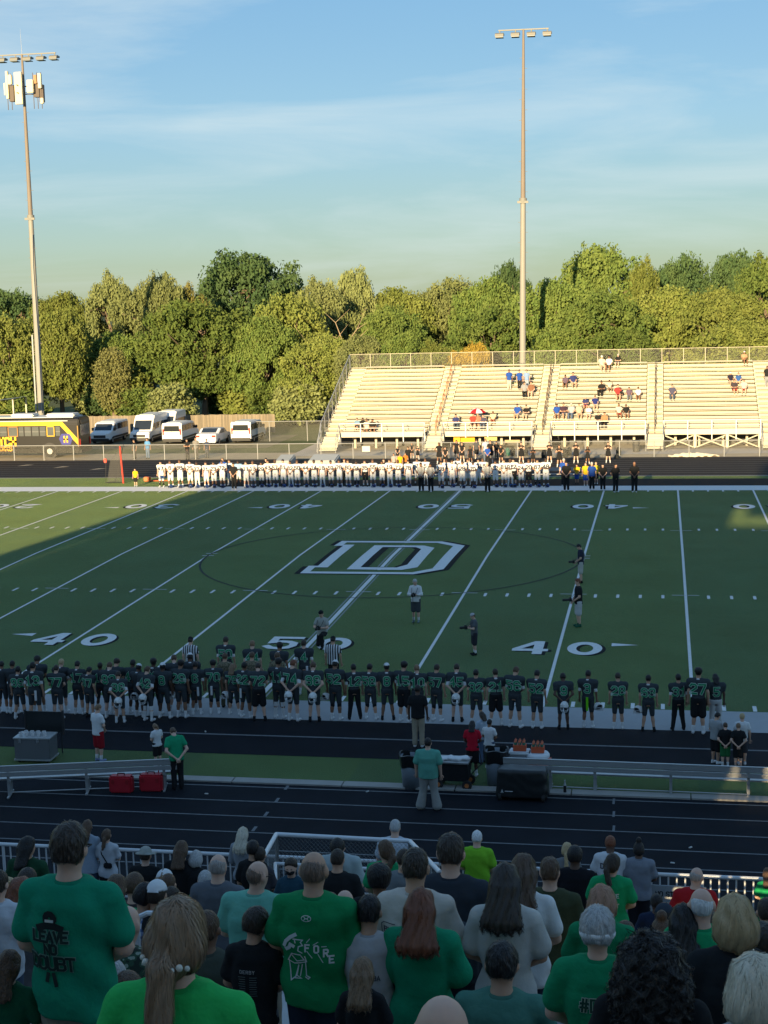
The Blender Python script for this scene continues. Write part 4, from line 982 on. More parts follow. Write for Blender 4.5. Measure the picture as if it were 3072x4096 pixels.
def fold_noise(seed, amp, fx=9, fz=5):
    g = np.random.default_rng(seed); ph = g.uniform(0, 6.28, 8)
    def f(P):
        x, y, z = P[..., 0], P[..., 1], P[..., 2]
        rg = lambda t: .55-np.abs(np.sin(t))
        if fz == 5: return amp*(.55*rg(15*x+4*z+1.2*np.sin(5*z+ph[0])+ph[1])*np.clip(1.6-1.1*z, .15, 1)+.6*rg(11*(z+.75*np.abs(x))+1.5*np.sin(9*x+ph[2])+ph[3])*np.clip(np.abs(x)*7, .2, 1)+.35*np.sin(23*z+9*x+ph[4]+2*np.sin(9*y+6*x+ph[5])))
        return amp*(np.sin(fx*2.2*x+fz*1.6*z+ph[0]+1.5*np.sin(4*z+ph[1]))*0.5+np.sin(fx*3.1*y-fz*2.4*z+ph[2]+2*np.sin(7*x+ph[3]))*0.35+np.sin(fz*6*z+5*x+ph[4]+2*np.sin(9*y+6*x+ph[5]))*0.45)
    return f

# ---- skeleton (1.755 m tall, facing +Y); dz lowers the upper body when seated
ARMS = {'side': ((.245,-.03,1.13), (.255,.03,.88)), 'back': ((.275,-.12,1.13), (.055,-.185,.93)), 'front': ((.243,.03,1.13), (.055,.20,.95)),
        'cross': ((.255,.08,1.13), (.02,.21,1.14)), 'hips': ((.36,-.06,1.16), (.17,.04,1.00)), 'up': ((.22,.20,1.20), (.07,.26,1.40)),
        'camera': ((.25,.10,1.14), (.05,.30,1.16)), 'knees': ((.235,.10,1.16), (.16,.33,1.02)), 'phone': ((.22,.06,1.14), (.08,.28,1.18)), 'chest': ((.27,.06,1.17), (.02,.17,1.30))}
def hand_fingers(w, dirv, side):
    """five tapered, bent fingers rooted in the palm; w wrist, dirv direction of the hand"""
    d = Vector(dirv).normalized(); up = Vector((0, -1, 0)) if abs(d.y) < 0.8 else Vector((0, 0, 1))
    l = d.cross(up).normalized()*side; n = l.cross(d).normalized(); b = MB(); w = Vector(w)
    for i, (off, ln) in enumerate(((-.030, .068), (-.010, .080), (.011, .075), (.030, .060))):
        a = w+d*0.085+l*off; m_ = a+d*ln*0.55+n*0.008; e = m_+d*ln*0.40+n*0.026
        b.tube(a, m_, 0.0095, 0.0085, n=4, cap=False); b.tube(m_, e, 0.0085, 0.0065, n=4)
    a = w+d*0.035-l*0.030; m_ = a+d*0.035-l*0.028+n*0.006; b.tube(a, m_, 0.012, 0.010, n=4, cap=False); b.tube(m_, m_+d*0.030-l*0.006+n*0.012, 0.010, 0.008, n=4)
    return b
def quads_of(b):
    V = np.array(b.v); F = []
    for f in b.f: F.append(f if len(f) == 4 else (f[0], f[1], f[2], f[2]))
    return V, np.array([f[:4] for f in F])
class Fig:
    """a posed figure: makes the meshes of skin, clothes and hair on demand"""
    def __init__(s, arms='side', seat=False, wide=1.0, bow=0.35, lean=0.0, pads=False, stance=0.10, fem=False, belly=0.0, turn=0.0, kneel=False):
        s.arms, s.seat, s.wide, s.bow, s.lean, s.pads, s.st, s.fem, s.belly, s.turn, s.kneel = arms, seat, wide, bow, lean, pads, stance, fem, belly, turn, kneel
        s.dz = -0.47 if seat else (-0.42 if kneel else 0.0); s.cache = {}
        s.ly = lambda z: s.lean*max(0.0, z-(0.92+s.dz))
    def up(s, p): return (p[0], p[1]+s.ly(p[2]+s.dz), p[2]+s.dz)
    def head_T(s):
        piv = np.array(s.up((0, -.01, 1.50))); M = rot_z(s.turn)@rot_x(-s.bow); return piv, M
    def hp(s, p):
        piv, M = s.head_T(); q = np.array(s.up(p))-piv; return M@q+piv
    def arm_pts(s, i):
        sx = -1 if i == 0 else 1
        arms = s.arms if isinstance(s.arms, str) else s.arms[i]
        e, w = ARMS[arms]; ww = s.wide
        sh = s.up((sx*.178*ww, 0, 1.400)); e = s.up((sx*(e[0]+.18*(ww-1)), e[1], e[2])); w = s.up((sx*(w[0]+(.18*(ww-1) if arms == 'side' else 0)), w[1], w[2]))
        return np.array(sh), np.array(e), np.array(w), sx
    def leg_pts(s, i):
        sx = -1 if i == 0 else 1
        hip = np.array((sx*.088, 0, .90+s.dz))
        if s.seat: return hip+np.array((0, .02, .02)), np.array((sx*(.11+.03*s.wide), .44, .50)), np.array((sx*.12, .42, .09)), sx
        if s.kneel:
            if i == 0: return hip, np.array((sx*.13, .42, .50)), np.array((sx*.13, .36, .09)), sx
            return hip, np.array((sx*.12, .12, .10)), np.array((sx*.12, -.32, .09)), sx
        return hip, np.array((sx*(.09+.35*(s.st-.09)), .015, .49)), np.array((sx*s.st, -.02, .09)), sx
    def torso_rows(s, g=0.0, lo=0.80, hem=0.0):
        f = 0.93 if s.fem else 1.0; w = s.wide; bl = s.belly
        R = [(.80, .155+.01*s.fem, .105+bl*.3), (.92, .170+.012*s.fem, .118+bl*.7), (1.05, .150*f-.01*s.fem+bl*.5, .108+bl), (1.18, .160*f+bl*.2, .112+bl*.6), (1.30, .175*f, .116), (1.39, .170*f, .104), (1.45, .115*f, .078), (1.50, .066, .060)]
        out = []
        for z, a, b in R:
            if z < lo-1e-6: continue
            out.append((z+s.dz, a*w+g, b*(0.6+0.4*w)+g, s.ly(z+s.dz)+bl*.25*(0.8 < z < 1.25)))
        return out
    def body(s, detail=True):
        B = Body(0.025)
        B.loft(s.torso_rows(-.014))
        n0, n1 = s.up((0, -.015, 1.46)), s.hp((0, 0, 1.60)); B.cone(n0, n1,   .058*(0.85 if s.fem else 1.0), .052*(0.9 if s.fem else 1.0))
        piv, M = s.head_T()
        B.ell(s.hp((0, -.005, 1.652)), (.078, .096, .100), M); B.ell(s.hp((0, .030, 1.590)), (.058, .066, .070), M, .04)
        B.ell(s.hp((0, .100, 1.618)), (.013, .020, .020), M, .012)
        for sx in (-1, 1): B.ell(s.hp((sx*.086, -.008, 1.630)), (.014, .026, .036), M, .008)
        ex = MB()
        for i in range(2):
            sh, e, w, sx = s.arm_pts(i); ww = s.wide**0.7
            B.cone(sh, e, .054*ww, .041*ww); B.cone(e, w, .042*ww, .028*ww)
            d = (w-e)/np.linalg.norm(w-e); B.cone(w+d*.02, w+d*.08, .030, .034, .02)
            hb = hand_fingers(w, d, sx); k = len(ex.v); ex.v += hb.v; ex.f += [tuple(k+j for j in f) for f in hb.f]
            h, kn, an, _ = s.leg_pts(i)
            B.cone(h, kn, .085*ww, .055*ww); B.cone(kn, kn+(an-kn)*.35, .054*ww, .056*ww); B.cone(kn+(an-kn)*.35, an, .055*ww, .036)
        return B, quads_of(ex)
    def shirt(s, sleeve=0.55, hem=0.84, loose=0.022, neck=1.475, seed=0, amp=0.0):
        B = Body(0.035); g = loose; rows = [r for r in s.torso_rows(g) if r[0] <= neck+s.dz]
        rows = [r for r in rows if r[0] > hem+s.dz+.02]; r0 = rows[0]
        ch = max(r[1] for r in rows); cb = max(r[2] for r in rows)
        if not s.fem: rows = [(r[0], max(r[1], .955*ch), max(r[2], .90*cb), r[3]) if r[0] < 1.34+s.dz else r for r in rows]; r0 = rows[0]
        hz = hem+s.dz; hr = [q for q in s.torso_rows(g+.008)]; a = np.interp(hz, [q[0] for q in hr], [q[1] for q in hr]); b = np.interp(hz, [q[0] for q in hr], [q[2] for q in hr])
        B.loft([(hz, max(a, r0[1]*0.98)+.004, max(b, r0[2]*0.98)+.004, s.ly(hz)+s.belly*.2)]+rows+[(neck+s.dz+.012, rows[-1][1]*0.75, rows[-1][2]*0.85, s.ly(neck+s.dz))])
        for i in range(2):
            sh, e, w, sx = s.arm_pts(i); ww = s.wide**0.7
            q = sh+(e-sh)*min(sleeve, 1.0) if sleeve <= 1 else e
            B.cone(s.up((sx*.060, -.008, 1.450)), sh, .040+g*.4, .054*ww+g*.6, .03)
            B.cone(sh, q, .055*ww+g*.6, (.052 if sleeve < 1 else .046)*ww+g*(1.15 if sleeve < 1 else .7), .014)
            if sleeve > 1: B.cone(e, e+(w-e)*min(1, sleeve-1), .048*ww+g*.7, .034+g*.6)
        if amp: B.noise = fold_noise(seed, amp)
        return B
    def collar(s, g=.024):
        rows = s.torso_rows(g); z0, z1_ = 1.455+s.dz, 1.497+s.dz; f = lambda z, k: float(np.interp(z, [q[0] for q in rows], [q[k] for q in rows]))
        B = Body(.01); B.loft([(z0, f(z0, 1)*.80, f(z0, 2)*.93, s.ly(z0)), (z1_, .073, .075, s.ly(z1_)-.004)]); return B
    def jersey(s):
        """football jersey over shoulder pads"""
        B = Body(0.045)
        B.loft([(.93, .172, .125, 0), (1.05, .165, .118, 0), (1.20, .19, .125, -.005), (1.32, .215, .140, -.01), (1.42, .205, .135, -.012), (1.475, .13, .095, -.01), (1.50, .085, .07, 0)], 2.4)
        for i in range(2):
            sh, e, w, sx = s.arm_pts(i)
            B.cone((sx*.10, -.01, 1.43), (sx*.215, -.005, 1.395), .075, .095); B.cone((sx*.215, -.005, 1.395), sh+(e-sh)*.50+np.array((sx*.02, 0, 0)), .088, .066)
        return B
    def legs_cloth(s, end=0.53, r0=.103, r1=.078, waist=0.98, long=False):
        """trousers or shorts: end is the height where the legs stop (or share of the leg when seated)"""
        B = Body(0.03); g = .012
        rows = [r for r in s.torso_rows(g) if r[0] <= waist+s.dz]; 
        B.loft([(.84+s.dz, rows[0][1]*0.95, rows[0][2]*.95, 0)]+rows[1:]+[(waist+s.dz+.01, rows[-1][1], rows[-1][2], s.ly(waist+s.dz))])
        for i in range(2):
            h, kn, an, sx = s.leg_pts(i); ww = s.wide**0.7
            if long:
                B.cone(h, kn, r0*ww, .078*ww); B.cone(kn, an+np.array((0, 0, .02)), .076*ww, r1*.82*ww)
            else:
                t = (h[2]-end)/(h[2]-kn[2]) if not (s.seat or s.kneel) else end
                if t <= 1: B.cone(h, h+(kn-h)*t, r0*ww, r1*ww)
                else: B.cone(h, kn, r0*ww, r1*ww); B.cone(kn, kn+(an-kn)*(t-1), r1*ww, r1*0.9*ww)
        return B
    def shoe(s, i, r=1.0):
        h, kn, an, sx = s.leg_pts(i); B = Body(0.02); a = np.array((an[0], an[1], 0))
        B.ell(a+np.array((sx*.008, .115, .035)), (.044*r, .085, .045)); B.ell(a+np.array((0, .0, .045)), (.040*r, .062, .055)); B.cone(a+np.array((0, -.01, .05)), an+np.array((0, 0, .02)), .042, .042)
        B.cut((0, 0, -1), 0.0); return B
    def sock(s, i, top=.24):
        h, kn, an, sx = s.leg_pts(i); B = Body(.02); t = (top-.09)/(kn[2]-.09+1e-6); q = an+(kn-an)*min(t, .95)
        B.cone(an, q, .043, .043+.024*min(1, t*1.4)); return B
    # hair and headgear
    def hair(s, kind='short', vol=1.0, seed=0):
        piv, M = s.head_T(); B = Body(.03); c = s.hp((0, -.010, 1.662)); v = .012*vol
        if kind == 'fringe':
            B.ell(s.hp((0, -.005, 1.645)), (.0815, .1005, .096), M); Mi = M
            n = M@np.array((0, .45, 1.0)); B.cut(n, n@s.hp((0, 0, 1.672))); n2 = M@np.array((0, 1.0, -.2)); B.cut(n2, n2@s.hp((0, .03, 1.65))); n3 = M@np.array((0, 0, -1.0)); B.cut(n3, n3@s.hp((0, 0, 1.575)))
            B.noise = fold_noise(seed, .003, 20, 12); return B
        B.ell(c, (.076+v, .098+v, .098+v), M)
        if kind == 'short': B.ell(s.hp((0, -.06, 1.605)), (.058+v*.4, .038+v*.3, .052), M)
        if kind == 'afro': B.ell(s.hp((0, -.015, 1.70)), (.105, .115, .088), M)
        if kind in ('long', 'bob', 'verylong', 'curly', 'pony', 'bun', 'wavy'):
            B.ell(s.hp((0, -.045, 1.61)), (.085+v, .065+v, .085), M)
        hx, hy, hz = s.hp((0, -.075, 1.60)); bk = s.up((0, -.125, 1.40))
        def drape(zs, a, b):
            rows = []
            for z, aa, bb in sorted(zip(zs, a, b)):
                t = np.clip((z-(1.45))/(1.62-1.45), 0, 1); yy = (1-t)*s.up((0, -.168-.012*(z < 1.3), z))[1]+t*hy
                rows.append((z+s.dz-(1.60+s.dz-hz)*t, aa, bb, yy))
            B.loft(rows, 2.2, .05)
        if kind == 'long': drape((1.64, 1.55, 1.45, 1.30, 1.16), (.080, .095, .105, .10, .06), (.055, .055, .045, .035, .02))
        if kind == 'verylong': drape((1.64, 1.55, 1.45, 1.25, 1.05, .86), (.085, .105, .135, .155, .150, .08), (.06, .06, .052, .046, .040, .02))
        if kind == 'wavy': drape((1.64, 1.55, 1.45, 1.25, 1.05, .92), (.085, .105, .13, .15, .13, .06), (.06, .065, .055, .045, .035, .02))
        if kind == 'bob': B.ell(s.hp((0, -.02, 1.585)), (.108, .098, .105), M, .05)
        if kind == 'curly':
            B.ell(s.hp((0, -.03, 1.63)), (.150, .130, .150), M); B.ell(s.hp((0, -.06, 1.50)), (.185, .115, .20), None); B.ell(s.up((0, -.10, 1.36)), (.19, .085, .20))
        if kind == 'pony':
            a = s.hp((0, -.105, 1.61)); b = s.hp((0, -.145, 1.56)); d = s.up((0, -.185, 1.40)); e = s.up((0, -.180, 1.20))
            B.cone(a, b, .026, .036, .02); B.cone(b, d, .038, .042, .02); B.cone(d, e, .042, .018, .02)
        if kind == 'bun': B.ell(s.hp((0, -.06, 1.79)), (.050, .050, .055), M, .015)
        # hairline: open the face
        n = M@np.array((0, 1.0, -.75)); B.cut(n, n@s.hp((0, .045, 1.655)))
        if kind in ('short', 'afro', 'pony', 'bun'):
            n = M@np.array((0, -.25, -1.0)); B.cut(n, n@s.hp((0, -.06, 1.575))) if kind in ('short', 'afro') else None
            if kind == 'short':
                for sx in (-1, 1): n = M@np.array((sx*1.0, .55, -.40)); B.cut(n, n@s.hp((sx*.086, .0, 1.640)))
        if kind == 'curly': B.noise = lambda P: .016*np.sin(55*P[..., 0]+3*np.sin(31*P[..., 2]))*np.sin(52*P[..., 2]+2*np.sin(40*P[..., 1]))+.010*np.sin(95*P[..., 0]+60*P[..., 1])*np.sin(90*P[..., 2])
        elif kind == 'short': B.noise = lambda P: .0028*np.sin(70*P[..., 0]+3*np.sin(40*P[..., 1]+seed))*np.sin(62*P[..., 2]+seed)+.0022*np.sin(130*P[..., 0]+90*P[..., 1])*np.sin(110*P[..., 2])
        elif kind in ('afro',): B.noise = lambda P: .006*np.sin(90*P[..., 0])*np.sin(85*P[..., 2])*np.sin(80*P[..., 1])
        elif kind in ('long', 'verylong', 'wavy', 'bob', 'pony'): B.noise = lambda P: .004*np.sin(70*P[..., 0]+25*P[..., 1]+5*np.sin(9*P[..., 2]+seed)+seed)+.003*np.sin(130*P[..., 0]+4*np.sin(14*P[..., 2]))
        return B
    def top(s, vol=1.0, cap=0.0):
        """height of the crown of the head above the floor"""
        piv, M = s.head_T(); v = .012*vol+cap; r = np.array((.076+v, .098+v, .098+v)); return float(s.hp((0, -.010, 1.662))[2]+np.linalg.norm(M[2]*r))
    def cap(s, back=False):
        piv, M = s.head_T(); B = Body(.01); B.ell(s.hp((0, -.008, 1.668)), (.092, .112, .108), M); n = M@np.array((0, .08*(-1 if back else 1), -1.0)); B.cut(n, n@s.hp((0, 0, 1.672)))
        B2 = Body(.01); sgn = -1 if back else 1
        B.ell(s.hp((0, sgn*.120, 1.678)), (.075, .085, .008), M, .004); return B
    def bucket(s):
        piv, M = s.head_T(); B = Body(.012); B.ell(s.hp((0, -.008, 1.680)), (.098, .115, .105), M); B.ell(s.hp((0, 0, 1.672)), (.17, .185, .014), M); n = M@np.array((0, 0, -1.0)); B.cut(n, n@s.hp((0, 0, 1.655))); return B
    def head_band(s, z0=1.655, z1=1.685, g=.004):
        piv, M = s.head_T(); B = Body(.01); B.ell(s.hp((0, -.010, 1.660)), (.093+g, .114+g, .108+g), M); n = M@np.array((0, .0, -1.0)); B.cut(n, n@s.hp((0, 0, z0))); B.cut(-n, -n@s.hp((0, 0, z1))); return B
    def mesh(s, key, h, sm=1):
        k = (key, h)
        if k not in s.cache:
            nm, args = key[0], key[1:]
            r = getattr(s, nm)(*args)
            s.cache[k] = body_mesh(nm, r[0], h, sm, r[1]) if nm == 'body' else body_mesh(nm, r, h, sm)
        return s.cache[k]
def project_back(B, V2, x0, z0, front=False, off=.006):
    """lay flat (n,2) points on the back (or front) of a garment field: returns (n,3)"""
    ys = np.linspace(-.42, .25, 90); s = -1 if front else 1; sx = -1 if front else 1
    X = x0+sx*V2[:, 0]; Z = z0+V2[:, 1]
    P = np.stack([np.repeat(X[:, None], len(ys), 1), np.repeat((s*ys)[None], len(X), 0), np.repeat(Z[:, None], len(ys), 1)], -1)
    D = B.field(P)-off; ins = D < 0; i = np.where(ins.any(1), ins.argmax(1), 45); i = np.maximum(i, 1); r = np.arange(len(X))
    a, b = D[r, i-1], D[r, i]; t = np.clip(a/(a-b+1e-9), 0, 1); y = ys[i-1]+(ys[i]-ys[i-1])*t
    return np.stack([X, s*y, Z], 1)
def print_on(name, B, pls, wd, material, parent, x0=0, z0=1.25, front=False, off=.006, step=.025):
    V, F = ribbon(pls, wd, step); return link(name, np_mesh(name, project_back(B, V, x0, z0, front, off), F, True), material, parent)
def strands(parent, B, mesh, material, n, length, width=.0028, seed=0, wave=0.0):
    """thin ribbons of hair that follow the hair surface downwards"""
    g = np.random.default_rng(seed); nv = len(mesh.vertices); co = np.empty(nv*3, np.float32); mesh.vertices.foreach_get('co', co); co = co.reshape(-1, 3)
    P = co[g.choice(nv, n)].astype(float)+g.normal(size=(n, 3))*.004
    def grad(Q):
        e = .003; return np.stack([B.field(Q+np.eye(3)[i]*e)-B.field(Q-np.eye(3)[i]*e) for i in range(3)], 1)/(2*e)
    lift = g.uniform(0, 1, n)**3; pts = []; L_ = length*g.uniform(.5, 1.2, n); Nn = 6; ph = g.uniform(0, 6.28, n)
    for k in range(Nn):
        G = grad(P); G /= np.linalg.norm(G, axis=1)[:, None]+1e-9
        P = P-G*(B.field(P)-(.0015+.0075*lift*(k/(Nn-1)+.25)))[:, None]
        pts.append((P.copy(), G))
        d = np.array([0, 0, -1.0])-G*(-G[:, 2:3]); d += np.stack([np.sin(ph+k*1.8)*wave, np.zeros(n), np.zeros(n)], 1); d /= np.linalg.norm(d, axis=1)[:, None]+1e-9
        P = P+d*(L_/Nn)[:, None]
    V = []
    for k, (Q, G) in enumerate(pts):
        d = (pts[min(k+1, Nn-1)][0]-pts[max(k-1, 0)][0]); t = np.cross(d, G); t /= np.linalg.norm(t, axis=1)[:, None]+1e-9; w = width*(1-.7*k/(Nn-1)); V += [Q+t*w, Q-t*w]
    V = np.stack(V, 1); F = []
    base = (np.arange(n)*2*Nn)[:, None]
    for k in range(Nn-1): F.append(base+np.array([2*k, 2*k+1, 2*k+3, 2*k+2]))
    return link('hair_strands', np_mesh('hair_strands', V.reshape(-1, 3), np.concatenate(F), True), material, parent)

SK = {'pale': (0.58, 0.36, 0.27), 'tan': (0.48, 0.28, 0.19), 'brown': (0.22, 0.115, 0.07), 'dark': (0.095, 0.05, 0.034)}
HC = {'black': (0.012, 0.010, 0.010), 'dark': (0.030, 0.020, 0.014), 'brown': (0.075, 0.042, 0.024), 'auburn': (0.14, 0.045, 0.020), 'lbrown': (0.17, 0.105, 0.06), 'blond': (0.36, 0.26, 0.14), 'plat': (0.48, 0.43, 0.34), 'grey': (0.34, 0.34, 0.34), 'white': (0.62, 0.61, 0.60), 'stubble': (0.15, 0.10, 0.075), 'gstub': (0.30, 0.26, 0.24), 'dyed': (0.30, 0.16, 0.10)}
WHT = (0.62, 0.63, 0.64); BLK = (0.016, 0.017, 0.019); KEL = (0.010, 0.22, 0.085)
def person(label, fig, h, loc, rz, scale, skin_c, top=None, bottom=None, hair=None, shoes=BLK, socks=None, group=None, top_key=('shirt',), bot_key=('legs_cloth',), sock_top=.24, one_shoe=False, sm=1, cat='person'):
    o = link('person', fig.mesh(('body',), h, sm), skin(SK[skin_c])); o.location = loc; o.rotation_euler = (0, 0, rz); o.scale = (scale,)*3
    tag(o, label, cat, group)
    if top: link('jersey' if top_key[0] == 'jersey' else 'shirt', fig.mesh(top_key, h, sm), top if not isinstance(top, tuple) else cloth(top), o)
    if bottom: link('trousers', fig.mesh(bot_key, h, sm), cloth(bottom), o)
    if hair: 
        kind, hc = hair[0], hair[1]; link('hair', fig.mesh(('hair', kind), h*.8, sm), hairm(HC[hc]), o)
    if shoes:
        for i in range(2): link('shoe', fig.mesh(('shoe', i), max(h*.8, .014), sm), cloth(shoes), o)
    if socks:
        for i in range(2): link('sock', fig.mesh(('sock', i, sock_top), h, sm), cloth(socks), o)
    return o
# ================================================================== HELMETS
def shell_body():
    B = Body(.01); r = np.array((.118, .145, .128)); c = np.zeros(3)
    def f(P):
        q = P/r; l = np.linalg.norm(q, axis=-1); g = np.linalg.norm(q/r, axis=-1)+1e-9; return np.abs(l*(l-1)/g)-.009
    B.p.append((f, -r-.02, r+.02, .01)); B.cut((0, 1.0, -.55), .085); B.cut((0, 0, -1), .105); return B
_hel = {}
def helmet_meshes(h):
    if h not in _hel:
        sh = body_mesh('shell', shell_body(), h)
        pb2 = Body(.01); pb2.ell((0, -.01, 0), (.100, .125, .110)); pb2.cut((0, 1.0, -.55), .055); pb2.cut((0, 0, -1), .09)
        pd = body_mesh('padding', pb2, h*1.4)
        mk = MB()
        for z, y, w in ((-.02, .175, .085), (-.065, .185, .080), (-.105, .170, .070)): mk.path([(-.112, .06, z+.01), (-w, y-.035, z), (0, y, z), (w, y-.035, z), (.112, .06, z+.01)], .007, 5)
        for x in (-.045, .045): mk.path([(x, .165, -.02), (x, .178, -.065), (x, .160, -.105)], .006, 5)
        _hel[h] = (sh, pd, mk.mesh('face_mask'))
    return _hel[h]
HWHITE = paint((0.66, 0.67, 0.66), 0.22); HBLUE = paint((0.030, 0.10, 0.36), 0.18); HMASK = plastic((0.55, 0.56, 0.56)); HMASKB = plastic((0.03, 0.05, 0.12))
def helmet(label, loc, rot, white, group, h=.018, parent_scale=1.0):
    sh, pd, mk = helmet_meshes(h)
    o = link('helmet', sh, HWHITE if white else HBLUE); o.location = loc; o.rotation_euler = rot; tag(o, label, 'helmet', group)
    link('padding', pd, plastic((0.02, 0.02, 0.02), 0.9), o); link('face_mask', mk, HMASK if white else HMASKB, o)
    return o

# ================================================================== HOME TEAM ON THE NEAR SIDELINE (backs to the camera)
CHAR = (0.042, 0.050, 0.056); NH = .022
NUMW = mat('number_edge', (0.42, 0.55, 0.48), 0.8); NUMG = mat('number_green', (0.012, 0.26, 0.11), 0.8)
FIGN = {a: Fig(arms=a, pads=True, bow=b, stance=.13) for a, b in (('side', .50), ('back', .62), ('front', .45), ('cross', .35))}
FIGV2 = {a: Fig(arms=a, pads=True, bow=b, stance=st_, lean=ln) for a, b, st_, ln in (('side', .25, .17, -.03), ('back', .8, .10, .05), ('front', .75, .16, .04), ('cross', .35, .13, 0))}
FIGN['tall'] = Fig(arms='side', pads=True, bow=.15, stance=.13)
def figure_from(px, py_head, py_foot, hfig=1.70):
    p = on_ground(px, py_foot); q = at_y(px, py_head, p[1]); return p, (q[2]-p[2])/hfig
A = lambda x, y: (x*.4822, 2500+y*.4822)
Bz = lambda x, y: (750+x*.4822, 2500+y*.4822)
Cz = lambda x, y: (1500+x*.4822, 2500+y*.4822)
Dz = lambda x, y: (2272+x*.4822, 2500+y*.4822)
